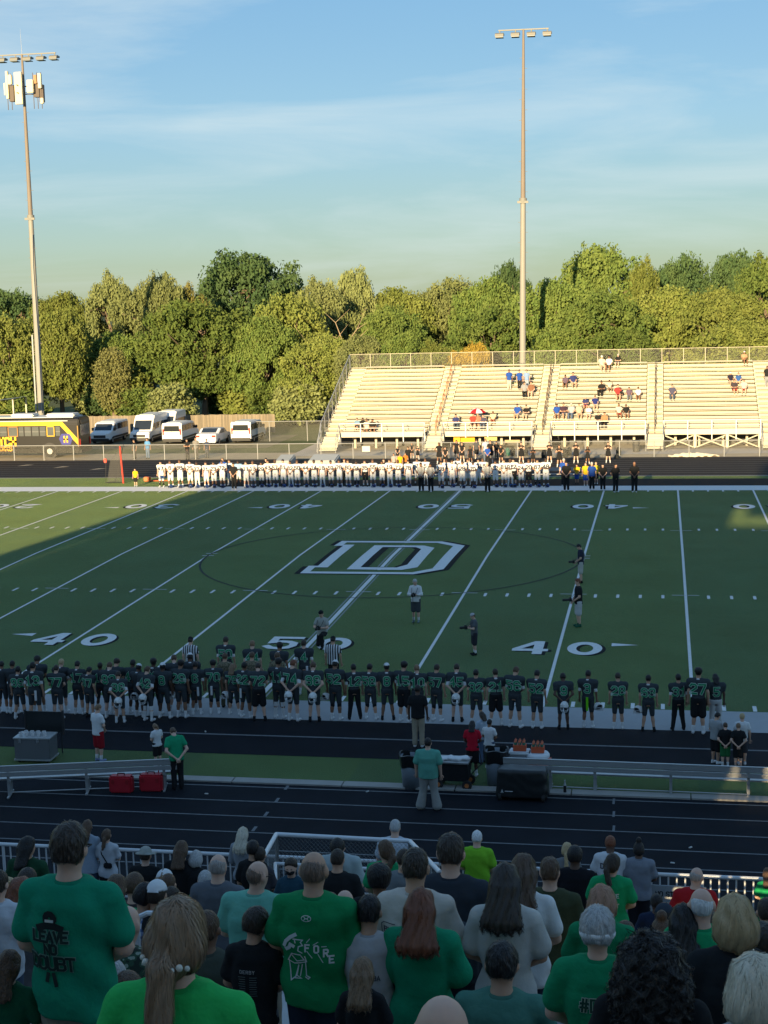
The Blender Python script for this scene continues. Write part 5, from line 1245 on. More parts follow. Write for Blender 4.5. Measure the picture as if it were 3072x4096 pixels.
# zoom, number, head x,y, foot x,y (None = hidden), pose, skin, hair, bottom ('p' pads, 's' shorts, 'l' long), legs, extras
TEAM = [
 (A, '', 5, 305, 20, 735, 'side', 'brown', ('short','black'), 'p', 'w', ''),
 (A, '', 112, 300, 95, 738, 'front', 'brown', ('short','black'), 'p', 'w', ''),
 (A, '89', 155, 343, 152, 782, 'side', 'tan', ('short','black'), 'p', 'w', ''),
 (A, '13', 268, 308, 290, 803, 'side', 'tan', ('short','black'), 'p', 'w', 'towel'),
 (A, '', 292, 268, 330, 728, 'front', 'brown', ('afro','black'), 'p', 'w', ''),
 (A, '77', 455, 336, 480, 785, 'front', 'pale', ('short','dark'), 'p', 'w', ''),
 (A, '', 475, 285, 540, 728, 'front', 'pale', ('short','blond'), 'p', 'w', ''),
 (A, '17', 640, 302, 645, 745, 'front', 'tan', ('short','black'), 'p', 'w', ''),
 (A, '37', 735, 352, 735, 770, 'side', 'tan', ('short','black'), 'p', 'b', ''),
 (A, '16', 818, 312, 850, 722, 'side', 'dark', ('short','black'), 'p', 'w', ''),
 (A, '93', 920, 317, 895, 775, 'front', 'pale', ('short','brown'), 'p', 'w', ''),
 (A, '', 980, 291, 940, 735, 'front', 'tan', ('afro','dark'), 'p', 'w', ''),
 (A, '38', 972, 390, 995, 815, 'back', 'tan', ('short','dark'), 'p', 'w', 'helmet_back'),
 (A, '41', 1120, 292, 1080, 738, 'side', 'dark', ('short','black'), 'p', 'w', ''),
 (A, '', 1145, 325, 1150, 768, 'front', 'dark', ('cap','white'), 'p', 'w', 'helmet_side'),
 (A, '42', 1207, 347, 1228, 800, 'back', 'pale', ('short','brown'), 'p', 'W', 'helmet_back'),
 (A, '20', 1280, 279, 1275, 745, 'side', 'dark', ('afro','black'), 'p', 'w', ''),
 (A, '8', 1337, 313, 1370, 778, 'side', 'dark', ('cap','white'), 'p', 'w', ''),
 (A, '', 1445, 256, 1450, 725, 'front', 'pale', ('short','brown'), 'p', 'w', ''),
 (A, '29', 1490, 297, 1502, 772, 'side', 'brown', ('afro','black'), 'p', 'w', 'helmet_left'),
 (A, '', 1582, 236, 1580, 715, 'front', 'dark', ('cap','white'), 'p', 'w', ''),
 (A, '6', 1620, 307, 1622, 748, 'side', 'brown', ('short','black'), 'p', 'w', 'towel'),
 (Bz, '70', 207, 296, 222, 742, 'side', 'brown', ('afro','black'), 'p', 'k', 'towel'),
 (Bz, '75', 365, 322, 390, 748, 'side', 'tan', ('long','lbrown'), 'p', 'k', 'helmet_left'),
 (Bz, '22', 490, 308, 460, 772, 'side', 'brown', ('short','black'), 'p', 'w', 'towel'),
 (Bz, '72', 583, 323, 590, 798, 'front', 'pale', ('short','dark'), 's', 'b', ''),
 (Bz, '11', 750, 281, 755, 778, 'front', 'brown', ('afro','black'), 'p', 'W', ''),
 (Bz, '74', 858, 293, 882, 800, 'back', 'pale', ('short','auburn'), 'p', 'w', 'helmet_back'),
 (Bz, '88', 1040, 311, 1048, 803, 'back', 'pale', ('short','brown'), 'p', 'b', 'helmet_back'),
 (Bz, '52', 1218, 296, 1228, 793, 'side', 'brown', ('cap','white'), 'p', 'k', 'helmet_left'),
 (Bz, '12', 1378, 324, 1382, 786, 'side', 'tan', ('short','black'), 'l', 'b', ''),
 (Bz, '58', 1510, 321, 1518, 788, 'side', 'tan', ('short','black'), 'p', 'k', ''),
 (Cz, '8', 103, 317, 96, 792, 'side', 'brown', ('cap','white'), 'p', 'b', ''),
 (Cz, '15', 243, 310, 232, 808, 'front', 'tan', ('afro','black'), 's', 'w', ''),
 (Cz, '10', 355, 335, 345, 810, 'side', 'pale', ('short','lbrown'), 'p', 'w', ''),
 (Cz, '57', 505, 330, 512, 803, 'side', 'tan', ('short','dark'), 'p', 'k', ''),
 (Cz, '45', 670, 328, 685, 806, 'back', 'pale', ('short','dark'), 'p', 'b', 'helmet_back'),
 (Cz, '32', 840, 369, 838, 835, 'side', 'tan', ('short','black'), 'p', 'w', ''),
 (Cz, '21', 1000, 363, 1000, 838, 'side', 'pale', ('short','dark'), 's', 'w', ''),
 (Cz, '56', 1155, 354, 1162, 855, 'front', 'tan', ('short','brown'), 'p', 'w', ''),
 (Cz, '52', 1338, 378, 1346, 862, 'side', 'tan', ('short','black'), 'p', 'w', ''),
 (Cz, '9', 1568, 404, 1555, 868, 'back', 'dark', ('short','black'), 'p', 'b', 'helmet_back'),
 (Dz, '3', 150, 380, 180, 856, 'side', 'brown', ('short','black'), 'p', 'w', 'helmet_right_lime'),
 (Dz, '28', 405, 402, 424, 868, 'side', 'tan', ('short','dark'), 'p', 'w', ''),
 (Dz, '63', 678, 415, 655, 886, 'side', 'tan', ('short','black'), 'p', 'b', 'helmet_left'),
 (Dz, '31', 917, 408, 912, 876, 'side', 'tan', ('short','black'), 'l', 'b', ''),
 (Dz, '27', 1070, 358, 1092, 906, 'tall', 'tan', ('afro','black'), 's', 'w', ''),
 (Dz, '5', 1215, 410, 1235, 880, 'side', 'dark', ('long','black'), 'white', 'w', ''),
 (Bz, '50', 318, 100, 320, 560, 'side', 'tan', ('short','dark'), 'p', 'w', ''),
 (Bz, '44', 540, 133, 540, 590, 'side', 'pale', ('short','lbrown'), 'p', 'w', ''),
 (Bz, '1', 763, 150, 763, 610, 'side', 'brown', ('afro','black'), 'p', 'w', 'towel'),
 (Bz, '4', 985, 124, 950, 580, 'side', 'pale', ('short','dark'), 'p', 'w', 'towel'),
]
EXTRA_LABEL = {0: 'player cut by the left picture edge in the dark jersey row', 1: 'dark-jersey player half hidden behind number eighty-nine', 4: 'curly-haired dark-jersey player half hidden behind number thirteen', 6: 'blond dark-jersey player half hidden behind number seventy-seven', 11: 'curly-haired player standing behind numbers ninety-three and thirty-eight', 14: 'white-capped player left of number forty-two, helmet by his leg', 18: 'brown-haired player behind number twenty-nine, his head above the row', 20: 'white-capped player just below the left referee'}
POSE_WORD = {'side': 'arms at his sides', 'back': 'hands behind his back', 'front': 'hands in front', 'cross': 'arms folded', 'tall': 'head up, arms down'}
jersey_fields = {}
def add_number(txt, fig, o, front, w1, w2, m1, m2, zc=1.235, hgt=.25, x0=0):
    key = id(fig)
    if key not in jersey_fields: jersey_fields[key] = fig.jersey()
    B = jersey_fields[key]; pl = text_lines(txt, hgt, .30)
    if m1: print_on('number_edge', B, pl, w1, m1, o, x0, zc, front, .006, .05)
    print_on('number', B, pl, w2, m2, o, x0, zc, front, .010, .05)
collar_me = {}
for i, (zm, num, hx, hy, fx, fy, pose, sk, hr, bot, leg, ex) in enumerate(TEAM):
    foot = zm(fx, fy); head = zm(hx, hy); p = on_ground(*foot)
    x = on_ground(zm((hx+fx)/2, 0)[0], foot[1])[0] if False else p[0]
    hd = at_y(head[0], head[1], p[1]); fig = FIGV2[pose] if (i*5 % 7) in (1, 3, 6) and pose in FIGV2 else FIGN[pose]
    sc = float(np.clip((hd[2]-p[2])/fig.top(), .90, 1.13)); X = 0.5*(p[0]+hd[0])
    rz = float(rng.uniform(-.32, .32))
    if num: lb = f'home player with green number {num_word(num)} on charcoal jersey, {POSE_WORD[pose]}'
    else: lb = EXTRA_LABEL[i]
    if num in ('8', '52'): lb += {(A, '8'): ', left of twenty-nine', (Cz, '8'): ', right of fifty-eight', (Bz, '52'): ', white cap', (Cz, '52'): ', bare-headed'}[(zm, num)]
    bc = {'p': CHAR, 's': BLK, 'l': BLK, 'white': (0.45, 0.46, 0.46)}[bot]
    bk = {'p': ('legs_cloth', .53, .100, .074), 's': ('legs_cloth', .52, .112, .105), 'l': ('legs_cloth', .5, .100, .075, .98, True), 'white': ('legs_cloth', .5, .105, .09, .98, True)}[bot]
    st = {'w': .21, 'W': .47, 'b': .14, 'k': .20}[leg]
    o = person(lb, fig, NH, (X, p[1]+.05, p[2]), rz, sc, sk, cloth(CHAR), bc, None if hr[0] == 'cap' else hr, WHT if leg in 'wWk' else BLK, None if bot in ('l', 'white') else (WHT if leg in 'wWk' else BLK), 'home team lined up along the near sideline', ('jersey',), bk, st)
    if hr[0] == 'cap':
        link('cap', fig.mesh(('cap', True), NH*.8), cloth(WHT), o); link('hair', fig.mesh(('hair', 'short'), NH*.8), hairm(HC['black']), o)
    if num: add_number(num, fig, o, False, .072, .044, NUMW, NUMG)
    if i % 2 == 0 or num in ('17', '13', '58'):
        nb = Body(.02); nb.ell(fig.up((0, -.075, 1.475)), (.060, .028, .032)); link('collar', collar_me.setdefault(id(fig), body_mesh('collar', nb, .016)), cloth(WHT), o)
    if leg == 'k':
        for s in range(2):
            kb = Body(.01); h_, kn, an, sx = fig.leg_pts(s); kb.cone(kn+np.array((0, 0, .07)), kn-np.array((0, 0, .07)), .064, .064); link('knee_brace', collar_me.setdefault(('kb', id(fig), s), body_mesh('knee_brace', kb, .02)), cloth(BLK), o)
    if i % 3 == 0 and pose != 'cross':
        for s in range(2):
            sh, e, w, sx = fig.arm_pts(s); kb = Body(.01); kb.cone(sh+(e-sh)*.62, sh+(e-sh)*.95, .053, .050); link('arm_band', collar_me.setdefault(('ab', id(fig), s), body_mesh('arm_band', kb, .02)), cloth(WHT), o)
    if 'towel' in ex: MB().box(.06 if i % 2 else -.10, .13 if i % 2 else -.03, -.165, -.150, .66, .96).build('towel', cloth(WHT), o, bevel=.006)
    if 'lime' in ex: MB().box(-.035, .035, -.165, -.150, .56, .98).build('towel', cloth((0.16, 0.62, 0.02)), o, bevel=.006)
    who = f'number {num_word(num)}' if num else 'the white-capped player left of forty-two'
    G = 'white team helmets held by players'
    c, s_ = math.cos(rz), math.sin(rz)
    def W_(lx, ly, lz): return (o.location.x+sc*(lx*c-ly*s_), o.location.y+sc*(lx*s_+ly*c), o.location.z+sc*lz)
    if 'helmet_back' in ex: helmet(f'white helmet held upside behind the back of {who}', W_(0, -.27, .80), (R_(-35), 0, math.pi+rng.uniform(-.2, .2)), True, G)
    elif 'helmet_left' in ex: helmet(f'white helmet hanging from the left hand of {who}', W_(-.30, .0, .66), (R_(10), R_(10), math.pi*.8), True, G)
    elif 'helmet_right' in ex: helmet(f'white helmet hanging from the right hand of {who}', W_(.30, .0, .66), (R_(10), R_(-10), math.pi*1.2), True, G)
    elif 'helmet_side' in ex: helmet(f'white helmet held low by {who}', W_(-.05, -.18, .72), (R_(20), 0, math.pi), True, G)

# ================================================================== REFEREES, SOLDIERS, PHOTOGRAPHERS, HELPERS NEAR THE FIELD
def stripes(name='striped_shirt'):
    mm = bpy.data.materials.new(name); mm.use_nodes = True; nt = mm.node_tree; b = nt.nodes['Principled BSDF']; b.inputs['Roughness'].default_value = .9
    t = nt.nodes.new('ShaderNodeTexCoord'); s = nt.nodes.new('ShaderNodeSeparateXYZ'); nt.links.new(t.outputs['Object'], s.inputs[0])
    a = nt.nodes.new('ShaderNodeMath'); a.operation = 'MULTIPLY'; a.inputs[1].default_value = 12.5; nt.links.new(s.outputs['X'], a.inputs[0])
    f = nt.nodes.new('ShaderNodeMath'); f.operation = 'FRACT'; nt.links.new(a.outputs[0], f.inputs[0]); g = nt.nodes.new('ShaderNodeMath'); g.operation = 'GREATER_THAN'; g.inputs[1].default_value = .5; nt.links.new(f.outputs[0], g.inputs[0])
    m_ = nt.nodes.new('ShaderNodeMix'); m_.data_type = 'RGBA'; m_.inputs['A'].default_value = (*BLK, 1); m_.inputs['B'].default_value = (*WHT, 1); nt.links.new(g.outputs[0], m_.inputs['Factor']); nt.links.new(m_.outputs['Result'], b.inputs['Base Color']); return mm
def camo():
    mm = bpy.data.materials.new('camouflage'); mm.use_nodes = True; nt = mm.node_tree; b = nt.nodes['Principled BSDF']; b.inputs['Roughness'].default_value = .95
    t = nt.nodes.new('ShaderNodeTexCoord'); n = nt.nodes.new('ShaderNodeTexNoise'); n.inputs['Scale'].default_value = 11; n.inputs['Detail'].default_value = 2; nt.links.new(t.outputs['Object'], n.inputs['Vector'])
    r = nt.nodes.new('ShaderNodeValToRGB'); r.color_ramp.interpolation = 'CONSTANT'; e = r.color_ramp.elements; e[0].color = (.09, .085, .05, 1); e[1].position = .45; e[1].color = (.20, .17, .11, 1); e.new(.58).color = (.06, .06, .035, 1); e.new(.66).color = (.27, .25, .18, 1)
    nt.links.new(n.outputs['Fac'], r.inputs['Fac']); nt.links.new(r.outputs['Color'], b.inputs['Base Color']); return mm
STRIPE = stripes(); CAMO = camo()
FS = Fig('side', bow=.4); FF = Fig('front', bow=.45); FB = Fig('back', bow=.5); FC = Fig('camera', bow=.45); FX = Fig('cross', bow=.35)
def by_head(px, py, H):
    d = pdir(px, py); p = CAM+d*((H-CAM[2])/d[2]); return p
def near_person(lb, zm, hx, hy, fx, fy, fig, sk, top, bot, hair, rz=0.0, long=True, shoes=BLK, socks=None, tk=('shirt',), cap=None, h=.022, grp=None, st=.20, btm=None):
    if fy is None:
        q = zm(hx, hy); p = by_head(q[0], q[1], 1.76); sc = 1.0
        if p[1] > 0: p = by_head(q[0], q[1], 1.76+crown(p[1])); 
        p = np.array([p[0], p[1], crown(p[1])])
    else:
        f = zm(fx, fy); p = on_ground(*f); hd = at_y(*zm(hx, hy), p[1]); sc = float((hd[2]-p[2])/fig.top()); p[0] = .5*(p[0]+hd[0])
    bk = btm or (('legs_cloth', .5, .105, .085, .98, True) if long else ('legs_cloth', .50, .112, .105))
    o = person(lb, fig, h, tuple(p), rz, sc, sk, top if not isinstance(top, tuple) else cloth(top), bot, hair, shoes, socks, grp, tk, bk, st)
    if cap: link('cap', fig.mesh(('cap', False), h*.8), cloth(cap), o)
    return o
near_person('referee in black and white stripes among the left players', A, 1575, 98, 1575, None, FS, 'pale', STRIPE, BLK, ('short','dark'), cap=BLK)
near_person('referee in black and white stripes behind number fifty-two', Bz, 1203, 93, 1200, None, FS, 'tan', STRIPE, BLK, ('short','black'), cap=BLK)
for (hx, hy), w in (((305, 233), 'number fifty'), ((530, 224), 'the middle back-row player'), ((740, 226), 'number one, right of the other soldiers')):
    near_person(f'soldier in camouflage standing in front of {w}', Bz, hx, hy, hx, None, FS, 'tan', CAMO, (.12, .11, .07), ('short','brown'))
near_person('coach in black polo and khaki trousers covering number ten', Cz, 345, 498, 368, 1012, FS, 'dark', BLK, (.33, .28, .21), ('short','black'), shoes=WHT)
near_person('woman with red shirt, long braids and black shorts', Cz, 800, 795, 818, 1255, Fig('front', fem=True, bow=.4), 'dark', (.45, .012, .03), BLK, ('long','black'), long=False, shoes=WHT, socks=WHT)
near_person('woman in white tee and denim shorts beside the red shirt', Cz, 945, 783, 950, 1190, Fig('front', fem=True, bow=.4), 'brown', WHT, (.06, .09, .15), ('short','black'), long=False, shoes=WHT, rz=-.3)
near_person('girl with flower in her hair behind the two women', Cz, 890, 720, 905, 1150, Fig('front', fem=True, bow=.5), 'tan', (.35, .42, .5), (.1, .15, .25), ('long','dark'), rz=.6)
near_person('boy in grey tee with head bowed, leftmost of four children', Dz, 1250, 728, 1200, 1150, Fig('front', bow=.7), 'tan', (.30, .31, .32), BLK, ('short','black'), long=False, shoes=WHT, rz=-.7, grp='children by the right bench')
near_person('child in black tee and green shorts among the four children', Dz, 1325, 812, 1285, 1178, Fig('back', bow=.5), 'pale', BLK, (.02, .14, .05), ('short','brown'), long=False, shoes=WHT, socks=WHT, grp='children by the right bench')
near_person('boy in black tee, hands clasped behind, right of green shorts', Dz, 1415, 815, 1410, 1190, Fig('back', bow=.4), 'pale', BLK, BLK, ('short','lbrown'), long=False, shoes=BLK, grp='children by the right bench')
near_person('boy in white tee behind the other three children', Dz, 1432, 732, 1455, 1160, Fig('side', bow=.35), 'pale', WHT, (.05, .05, .06), ('short','blond'), long=False, shoes=WHT, grp='children by the right bench')
o = near_person('person in white tee and red shorts behind the left bench', A, 812, 658, 815, 1132, Fig('front', bow=.45), 'pale', WHT, (.26, .012, .02), ('short','lbrown'), long=False, shoes=(.2, .25, .4), socks=WHT, rz=-.5)
near_person('girl with ponytail and white tee behind the left bench', A, 1288, 820, 1320, 1170, Fig('front', fem=True, bow=.75), 'pale', WHT, BLK, ('pony','lbrown'), long=False, shoes=WHT, rz=.9)
near_person('person in green tee bowing deeply at the end of the left bench', A, 1420, 872, 1510, 1362, Fig('back', bow=.9, lean=.28, wide=1.08), 'pale', (.012, .26, .12), BLK, ('short','brown'), rz=.55)
Lz = lambda x, y: (1500+x*.4822, 2900+y*.4822)
near_person('big man in teal shirt and grey sweatpants on the track', Lz, 440, 108, 445, 700, Fig('side', wide=1.22, belly=.05, bow=.25, stance=.20), 'pale', (.10, .32, .25), (.27, .27, .255), ('short','black'), shoes=BLK, h=.018, tk=('shirt', .75, .80, .03), btm=('legs_cloth', .5, .125, .125, .98, True))
z5 = lambda x, y: (1024+x*.6172, 1900+y*.6172); z6 = lambda x, y: (2048+x*.6172, 1900+y*.6172)
PHG = 'photographers on the field'
def camera_prop(lb, o, dy=.36, dz=1.17, rz=0.0, lens=.16):
    r_ = o.rotation_euler.z; s = o.scale[0]; c, q = math.cos(r_), math.sin(r_)
    t = thing('camera_rig', lb, 'camera', (o.location.x-dy*q*s, o.location.y+dy*c*s, o.location.z+dz*s), r_+rz, 'cameras held by photographers')
    k = plastic((0.015, 0.015, 0.016), .5)
    MB().box(-.08, .08, -.05, .05, -.06, .06).box(-.03, .03, -.04, .04, .06, .09).build('camera_body', k, t, bevel=.008)
    MB().tube((0, .05, 0), (0, .05+lens, 0), .042, .05, n=12).build('lens', k, t); MB().path([(-.08, -.03, .04), (-.12, -.25, .22), (0, -.33, .30), (.12, -.25, .22), (.08, -.03, .04)], .009, 5).build('strap', k, t)
    return t
def face(o, fig):
    """eyes and mouth for the few whose faces the photo shows"""
    piv, M = fig.head_T(); e = MB(); 
    for sx in (-1, 1):
        c_ = fig.hp((sx*.030, .088, 1.642)); e.tube(tuple(c_-M@np.array((.011, 0, 0))), tuple(c_+M@np.array((.011, 0, 0))), .006, n=6)
    e.build('eyes', plastic((.02, .015, .012)), o); mth = fig.hp((0, .093, 1.578)); MB().tube(tuple(mth-M@np.array((.02, 0, 0))), tuple(mth+M@np.array((.02, 0, 0))), .005, n=6).build('mouth', skin((.25, .09, .08)), o)
o = near_person('white-haired photographer in white shirt and shorts on the field', z5, 1025, 670, 1045, 955, FC, 'pale', WHT, (.05, .06, .07), ('short','grey'), rz=math.pi*.98, long=False, shoes=(.15, .22, .22), socks=WHT, grp=PHG, tk=('shirt', 1.6)); face(o, FC)
camera_prop('camera on monopod held by the white-shirted photographer', o); MB().tube((.02, .40, 1.1), (.02, .40, .0), .014, n=6).build('monopod', BLKPL, o)
o = near_person('grey-shirted photographer in backward cap beyond number forty-five', z5, 1435, 893, 1395, 1165, FC, 'pale', (.09, .10, .11), (.03, .03, .04), ('short','brown'), rz=math.pi*.62, long=False, shoes=BLK, socks=WHT, cap=(.4, .4, .42), grp=PHG); camera_prop('camera of the grey-shirted photographer', o)
o = near_person('photographer in navy polo and white shorts by the circle edge', z6, 425, 445, 466, 700, Fig('front', bow=.6), 'pale', (.025, .03, .05), (.42, .42, .40), ('short','black'), rz=math.pi*.55, long=False, shoes=BLK, grp=PHG); camera_prop('camera hanging low before the navy polo', o, .32, .95)
o = near_person('red-bearded photographer in black tee on the forty yard line', z6, 430, 668, 432, 982, Fig('front', bow=.2), 'pale', BLK, (.45, .46, .48), ('short','auburn'), rz=math.pi*.60, long=False, shoes=(.02, .10, .06), grp=PHG); camera_prop('pale long-lens camera of the black-tee photographer', o, .30, 1.0, 0, .25)
FK = Fig('camera', kneel=True, bow=.4); o = near_person('kneeling photographer in pale patterned shirt on the midfield line', z5, 432, 900, 425, 1110, FK, 'pale', (.32, .33, .30), BLK, ('short','dark'), rz=math.pi*.95, grp=PHG, cap=BLK, btm=('legs_cloth', .5, .105, .085, .98, True)); o.scale = (1.02,)*3; face(o, FK); camera_prop('camera of the kneeling photographer', o, .36, .75)

# ================================================================== VISITING TEAM ON THE FAR SIDELINE (facing the camera)
FH = .034; VG = 'visiting team lined up along the far sideline'
FIGV = {a: Fig(arms=a, pads=True, bow=.45, stance=.14) for a in ('side', 'front', 'back', 'cross')}
NAVY = mat('number_navy', (0.02, 0.025, 0.06), .8)
Z1 = lambda x, y: (x*.6172, 1350+y*.6172); Z2 = lambda x, y: (1024+x*.6172, 1350+y*.6172); Z3 = lambda x, y: (2048+x*.6172, 1350+y*.6172)
VIS = []
for zm, foot, items in ((Z1, 970, ((1045,'47'),(1105,'6'),(1168,'66'),(1233,'25'),(1278,'37'),(1337,'21'),(1387,'23'),(1441,'72'),(1490,'33'),(1545,''),(1596,'11'),(1640,'13'))),
                       (Z2, 966, ((36,'29'),(80,'43'),(126,'57'),(178,'61'),(225,'62'),(268,'50'),(325,'44'),(378,'14'),(430,'18'),(487,'59'),(541,'76'),(598,'60'),(652,'54'),(708,'35'),(758,'55'),(818,'10'),(868,'19'),(922,'77'),(988,'78'),(1045,'7'),(1100,'5'),(1200,'68'),(1235,'2'),(1272,'1'),(1310,'30'),(1338,'28'),(1375,'9'),(1408,'70'),(1442,'36'),(1470,'16'),(1553,'12'),(1608,'81'),(1648,'91'))),
                       (Z3, 966, ((10,'22'),(60,'24'),(108,'20'),(165,'67'),(220,'48')))):
    for x, n in items: VIS.append((zm, x, foot, n))
for i, (zm, x, fy, n) in enumerate(VIS):
    back = n in ('33', '', '7', '5', '2', '30', '9', '36', '16'); fwd = n in ('68', '28', '70')
    p = on_ground(*zm(x, fy+(6 if fwd else 0))); Y = p[1]+(1.0 if back else 0); X = at_y(*zm(x, 880), Y)[0]
    fig = FIGV[('side', 'front', 'back', 'front', 'cross')[i % 5]]; sc = float(rng.uniform(.97, 1.07))*(1.04 if n in ('78', '66', '77') else 1)
    dark = n in ('35', '22', '20'); sk = ('pale', 'tan', 'brown', 'dark', 'brown')[(i*7) % 5]
    lb = f'visiting player in white jersey numbered {num_word(n)}' if n else 'visiting player in light blue tee behind the black-clad coach'
    if back and n: lb = f'visiting player numbered {num_word(n)} standing in the second row'
    o = person(lb, fig, FH, (X, Y, 0), math.pi+float(rng.uniform(-.15, .15)), sc, sk, cloth((.25, .38, .55) if not n else WHT), BLK if dark else WHT, ('short', ('black', 'dark', 'brown')[i % 3]), (WHT, BLK)[i % 2], WHT if i % 3 else BLK, VG, ('jersey',), ('legs_cloth', .47, .105, .08), (.2, .42)[i % 4 == 0])
    if n: add_number(n, fig, o, True, .05, .055, None, NAVY, 1.24, .22)
    if not back and n != '35':
        helmet(f'blue helmet on the grass at the feet of number {num_word(n)}' if n != '47' else 'blue helmet held low by number forty-seven', (X+.12, Y-.42, .115) if n != '47' else (X+.08, Y-.26, .72), (0, 0, float(rng.uniform(2.2, 4.0))), False, 'blue helmets along the far sideline', .03)
FSv = Fig('front', bow=.35); FSs = Fig('side', bow=.3); FBk = Fig('back', bow=.3)
def far_person(lb, zm, x, fy, hy, fig, sk, top, bot, hair, rz=math.pi, long=True, shoes=BLK, grp=None, socks=None, tk=('shirt',), dY=0.0, sc=None, base=0.0, btm=None):
    f = zm(x, fy); p = on_ground(*f, z=base) ; p[1] += dY
    s = float(np.clip((at_y(*zm(x, hy), p[1])[2]-base)/1.70, .6, 1.15)) if sc is None else sc; X = at_y(*zm(x, (fy+hy)/2), p[1])[0]
    return person(lb, fig, FH, (X, p[1], base), rz, s, sk, top if not isinstance(top, tuple) else cloth(top), bot, hair, shoes, socks, grp, tk, btm or (('legs_cloth', .5, .105, .088, .98, True) if long else ('legs_cloth', .52, .112, .108)))
BLU = (.02, .07, .32); YEL = (.60, .40, .02)
CG = 'visiting coaches and staff'
far_person('coach all in black standing before the left of the white line', Z1, 1515, 985, 815, FSv, 'tan', BLK, BLK, ('short','dark'), shoes=WHT, grp=CG)
far_person('coach in blue jacket behind players twenty-three and seventy-two', Z1, 1446, 945, 785, FSs, 'pale', BLU, BLK, ('short','lbrown'), grp=CG)
far_person('dark-haired man in black looking over the players near number twenty-nine', Z2, 68, 940, 785, FSs, 'pale', BLK, BLK, ('short','black'), grp=CG)
far_person('red-haired man looking over number sixty', Z2, 575, 945, 790, FSs, 'pale', (.4, .38, .36), BLK, ('short','auburn'), grp=CG)
far_person('man in black looking over between numbers fifty-five and ten', Z2, 830, 945, 790, FSs, 'pale', BLK, BLK, ('short','brown'), grp=CG)
o = far_person('far referee in stripes left of the striped pair', Z2, 1070, 995, 815, FSv, 'brown', STRIPE, BLK, ('short','black'), shoes=BLK, grp='far sideline referees')
o = far_person('far referee in stripes, right one of the striped pair', Z2, 1132, 997, 818, FSv, 'brown', STRIPE, BLK, ('short','black'), shoes=BLK, grp='far sideline referees')
o = far_person('grey-haired far referee standing alone near number twelve', Z2, 1500, 998, 812, FSv, 'pale', STRIPE, BLK, ('short','grey'), shoes=BLK, grp='far sideline referees')
Q4 = lambda x, y: (1950+x*.3918, 1740+y*.3918)
far_person('first black-clad coach right of the white line, hands clasped', Q4, 805, 572, 275, FSv, 'tan', BLK, BLK, ('short','black'), shoes=WHT, grp=CG)
far_person('coach in blue polo hidden behind the first black-clad coach', Q4, 780, 520, 245, FSs, 'pale', BLU, BLK, ('short','grey'), shoes=WHT, grp=CG)
far_person('boy in yellow shirt and blue shorts, hands clasped', Q4, 912, 500, 300, FSv, 'tan', YEL, BLU, ('short','black'), long=False, shoes=BLK, grp=CG)
far_person('youth in yellow shirt left of the blue jacket', Q4, 1003, 522, 285, FSs, 'pale', YEL, BLU, ('short','brown'), long=False, shoes=WHT, grp=CG)
far_person('man in blue jacket and black trousers near the right end', Q4, 1066, 560, 283, FSs, 'pale', BLU, BLK, ('short','grey'), shoes=WHT, grp=CG)
far_person('youth in yellow shirt and white cap behind the blue jacket', Q4, 1108, 500, 283, FSs, 'pale', YEL, BLK, ('short','blond'), long=False, shoes=WHT, grp=CG)
far_person('black-clad coach right of the yellow shirts, hands clasped', Q4, 1178, 565, 298, FSv, 'pale', BLK, BLK, ('short','black'), shoes=WHT, grp=CG)
far_person('black-clad coach turned aside, second from the right', Q4, 1308, 583, 298, FBk, 'tan', BLK, BLK, ('short','black'), shoes=WHT, grp=CG, rz=math.pi+.5)
far_person('bald black-clad coach holding a cap, rightmost on the far line', Q4, 1500, 583, 278, FSv, 'brown', BLK, BLK, None, shoes=WHT, grp=CG)
far_person('boy in yellow shirt standing alone left of the white line', Z1, 878, 965, 850, FSs, 'pale', YEL, BLK, ('short','dark'), long=False, shoes=WHT)
for lb, x, fy, hy, tp, bt, rz in (('man in black tee and trousers by the left fence', 872, 792, 665, BLK, (.05, .05, .05), 2.6), ('man in light blue shirt and jeans by the left fence', 957, 790, 655, (.10, .26, .50), (.12, .18, .28), 3.0), ('man in black shirt, leftmost of three before the sedan', 1214, 796, 660, BLK, (.04, .04, .045), 3.1), ('man in grey shirt, middle of three before the sedan', 1270, 790, 650, (.2, .19, .18), (.08, .08, .08), 3.3), ('man in navy shirt, rightmost of three before the sedan', 1341, 786, 662, (.03, .045, .09), (.06, .07, .09), 3.2)):
    far_person(lb, Z1, x, fy, hy, FSs if 'leftmost' not in lb else FX, 'tan', tp, bt, ('short','dark'), rz=rz, dY=0.55)
# cheerleaders
CH = 'cheerleaders on the far track'; FCH = [Fig(a, fem=True, bow=.25, stance=.16) for a in ('chest', 'front', 'side', 'hips')]
Q3 = lambda x, y: (1520+x*.3014, 1760+y*.3014)
CHR = [(Q3,235,268,97,1),(Q3,425,242,42,1),(Q3,500,262,97,0),(Q3,785,318,40,3),(Q3,868,333,98,1),(Q3,1015,268,10,2),(Q3,1090,292,38,1),(Q3,1200,308,92,2),(Q3,1465,302,12,2),(Q3,1605,310,72,1),(Q4,345,287,77,0),(Q4,465,300,130,0),(Q4,632,287,74,0),(Q4,733,327,107,0),(Q4,903,287,74,0),(Q4,1022,297,120,0),(Q4,1232,285,77,0)]
ORD = ['leftmost','second','third','fourth','fifth','sixth','seventh','eighth','ninth','tenth','eleventh','twelfth','thirteenth','fourteenth','fifteenth','sixteenth','rightmost']
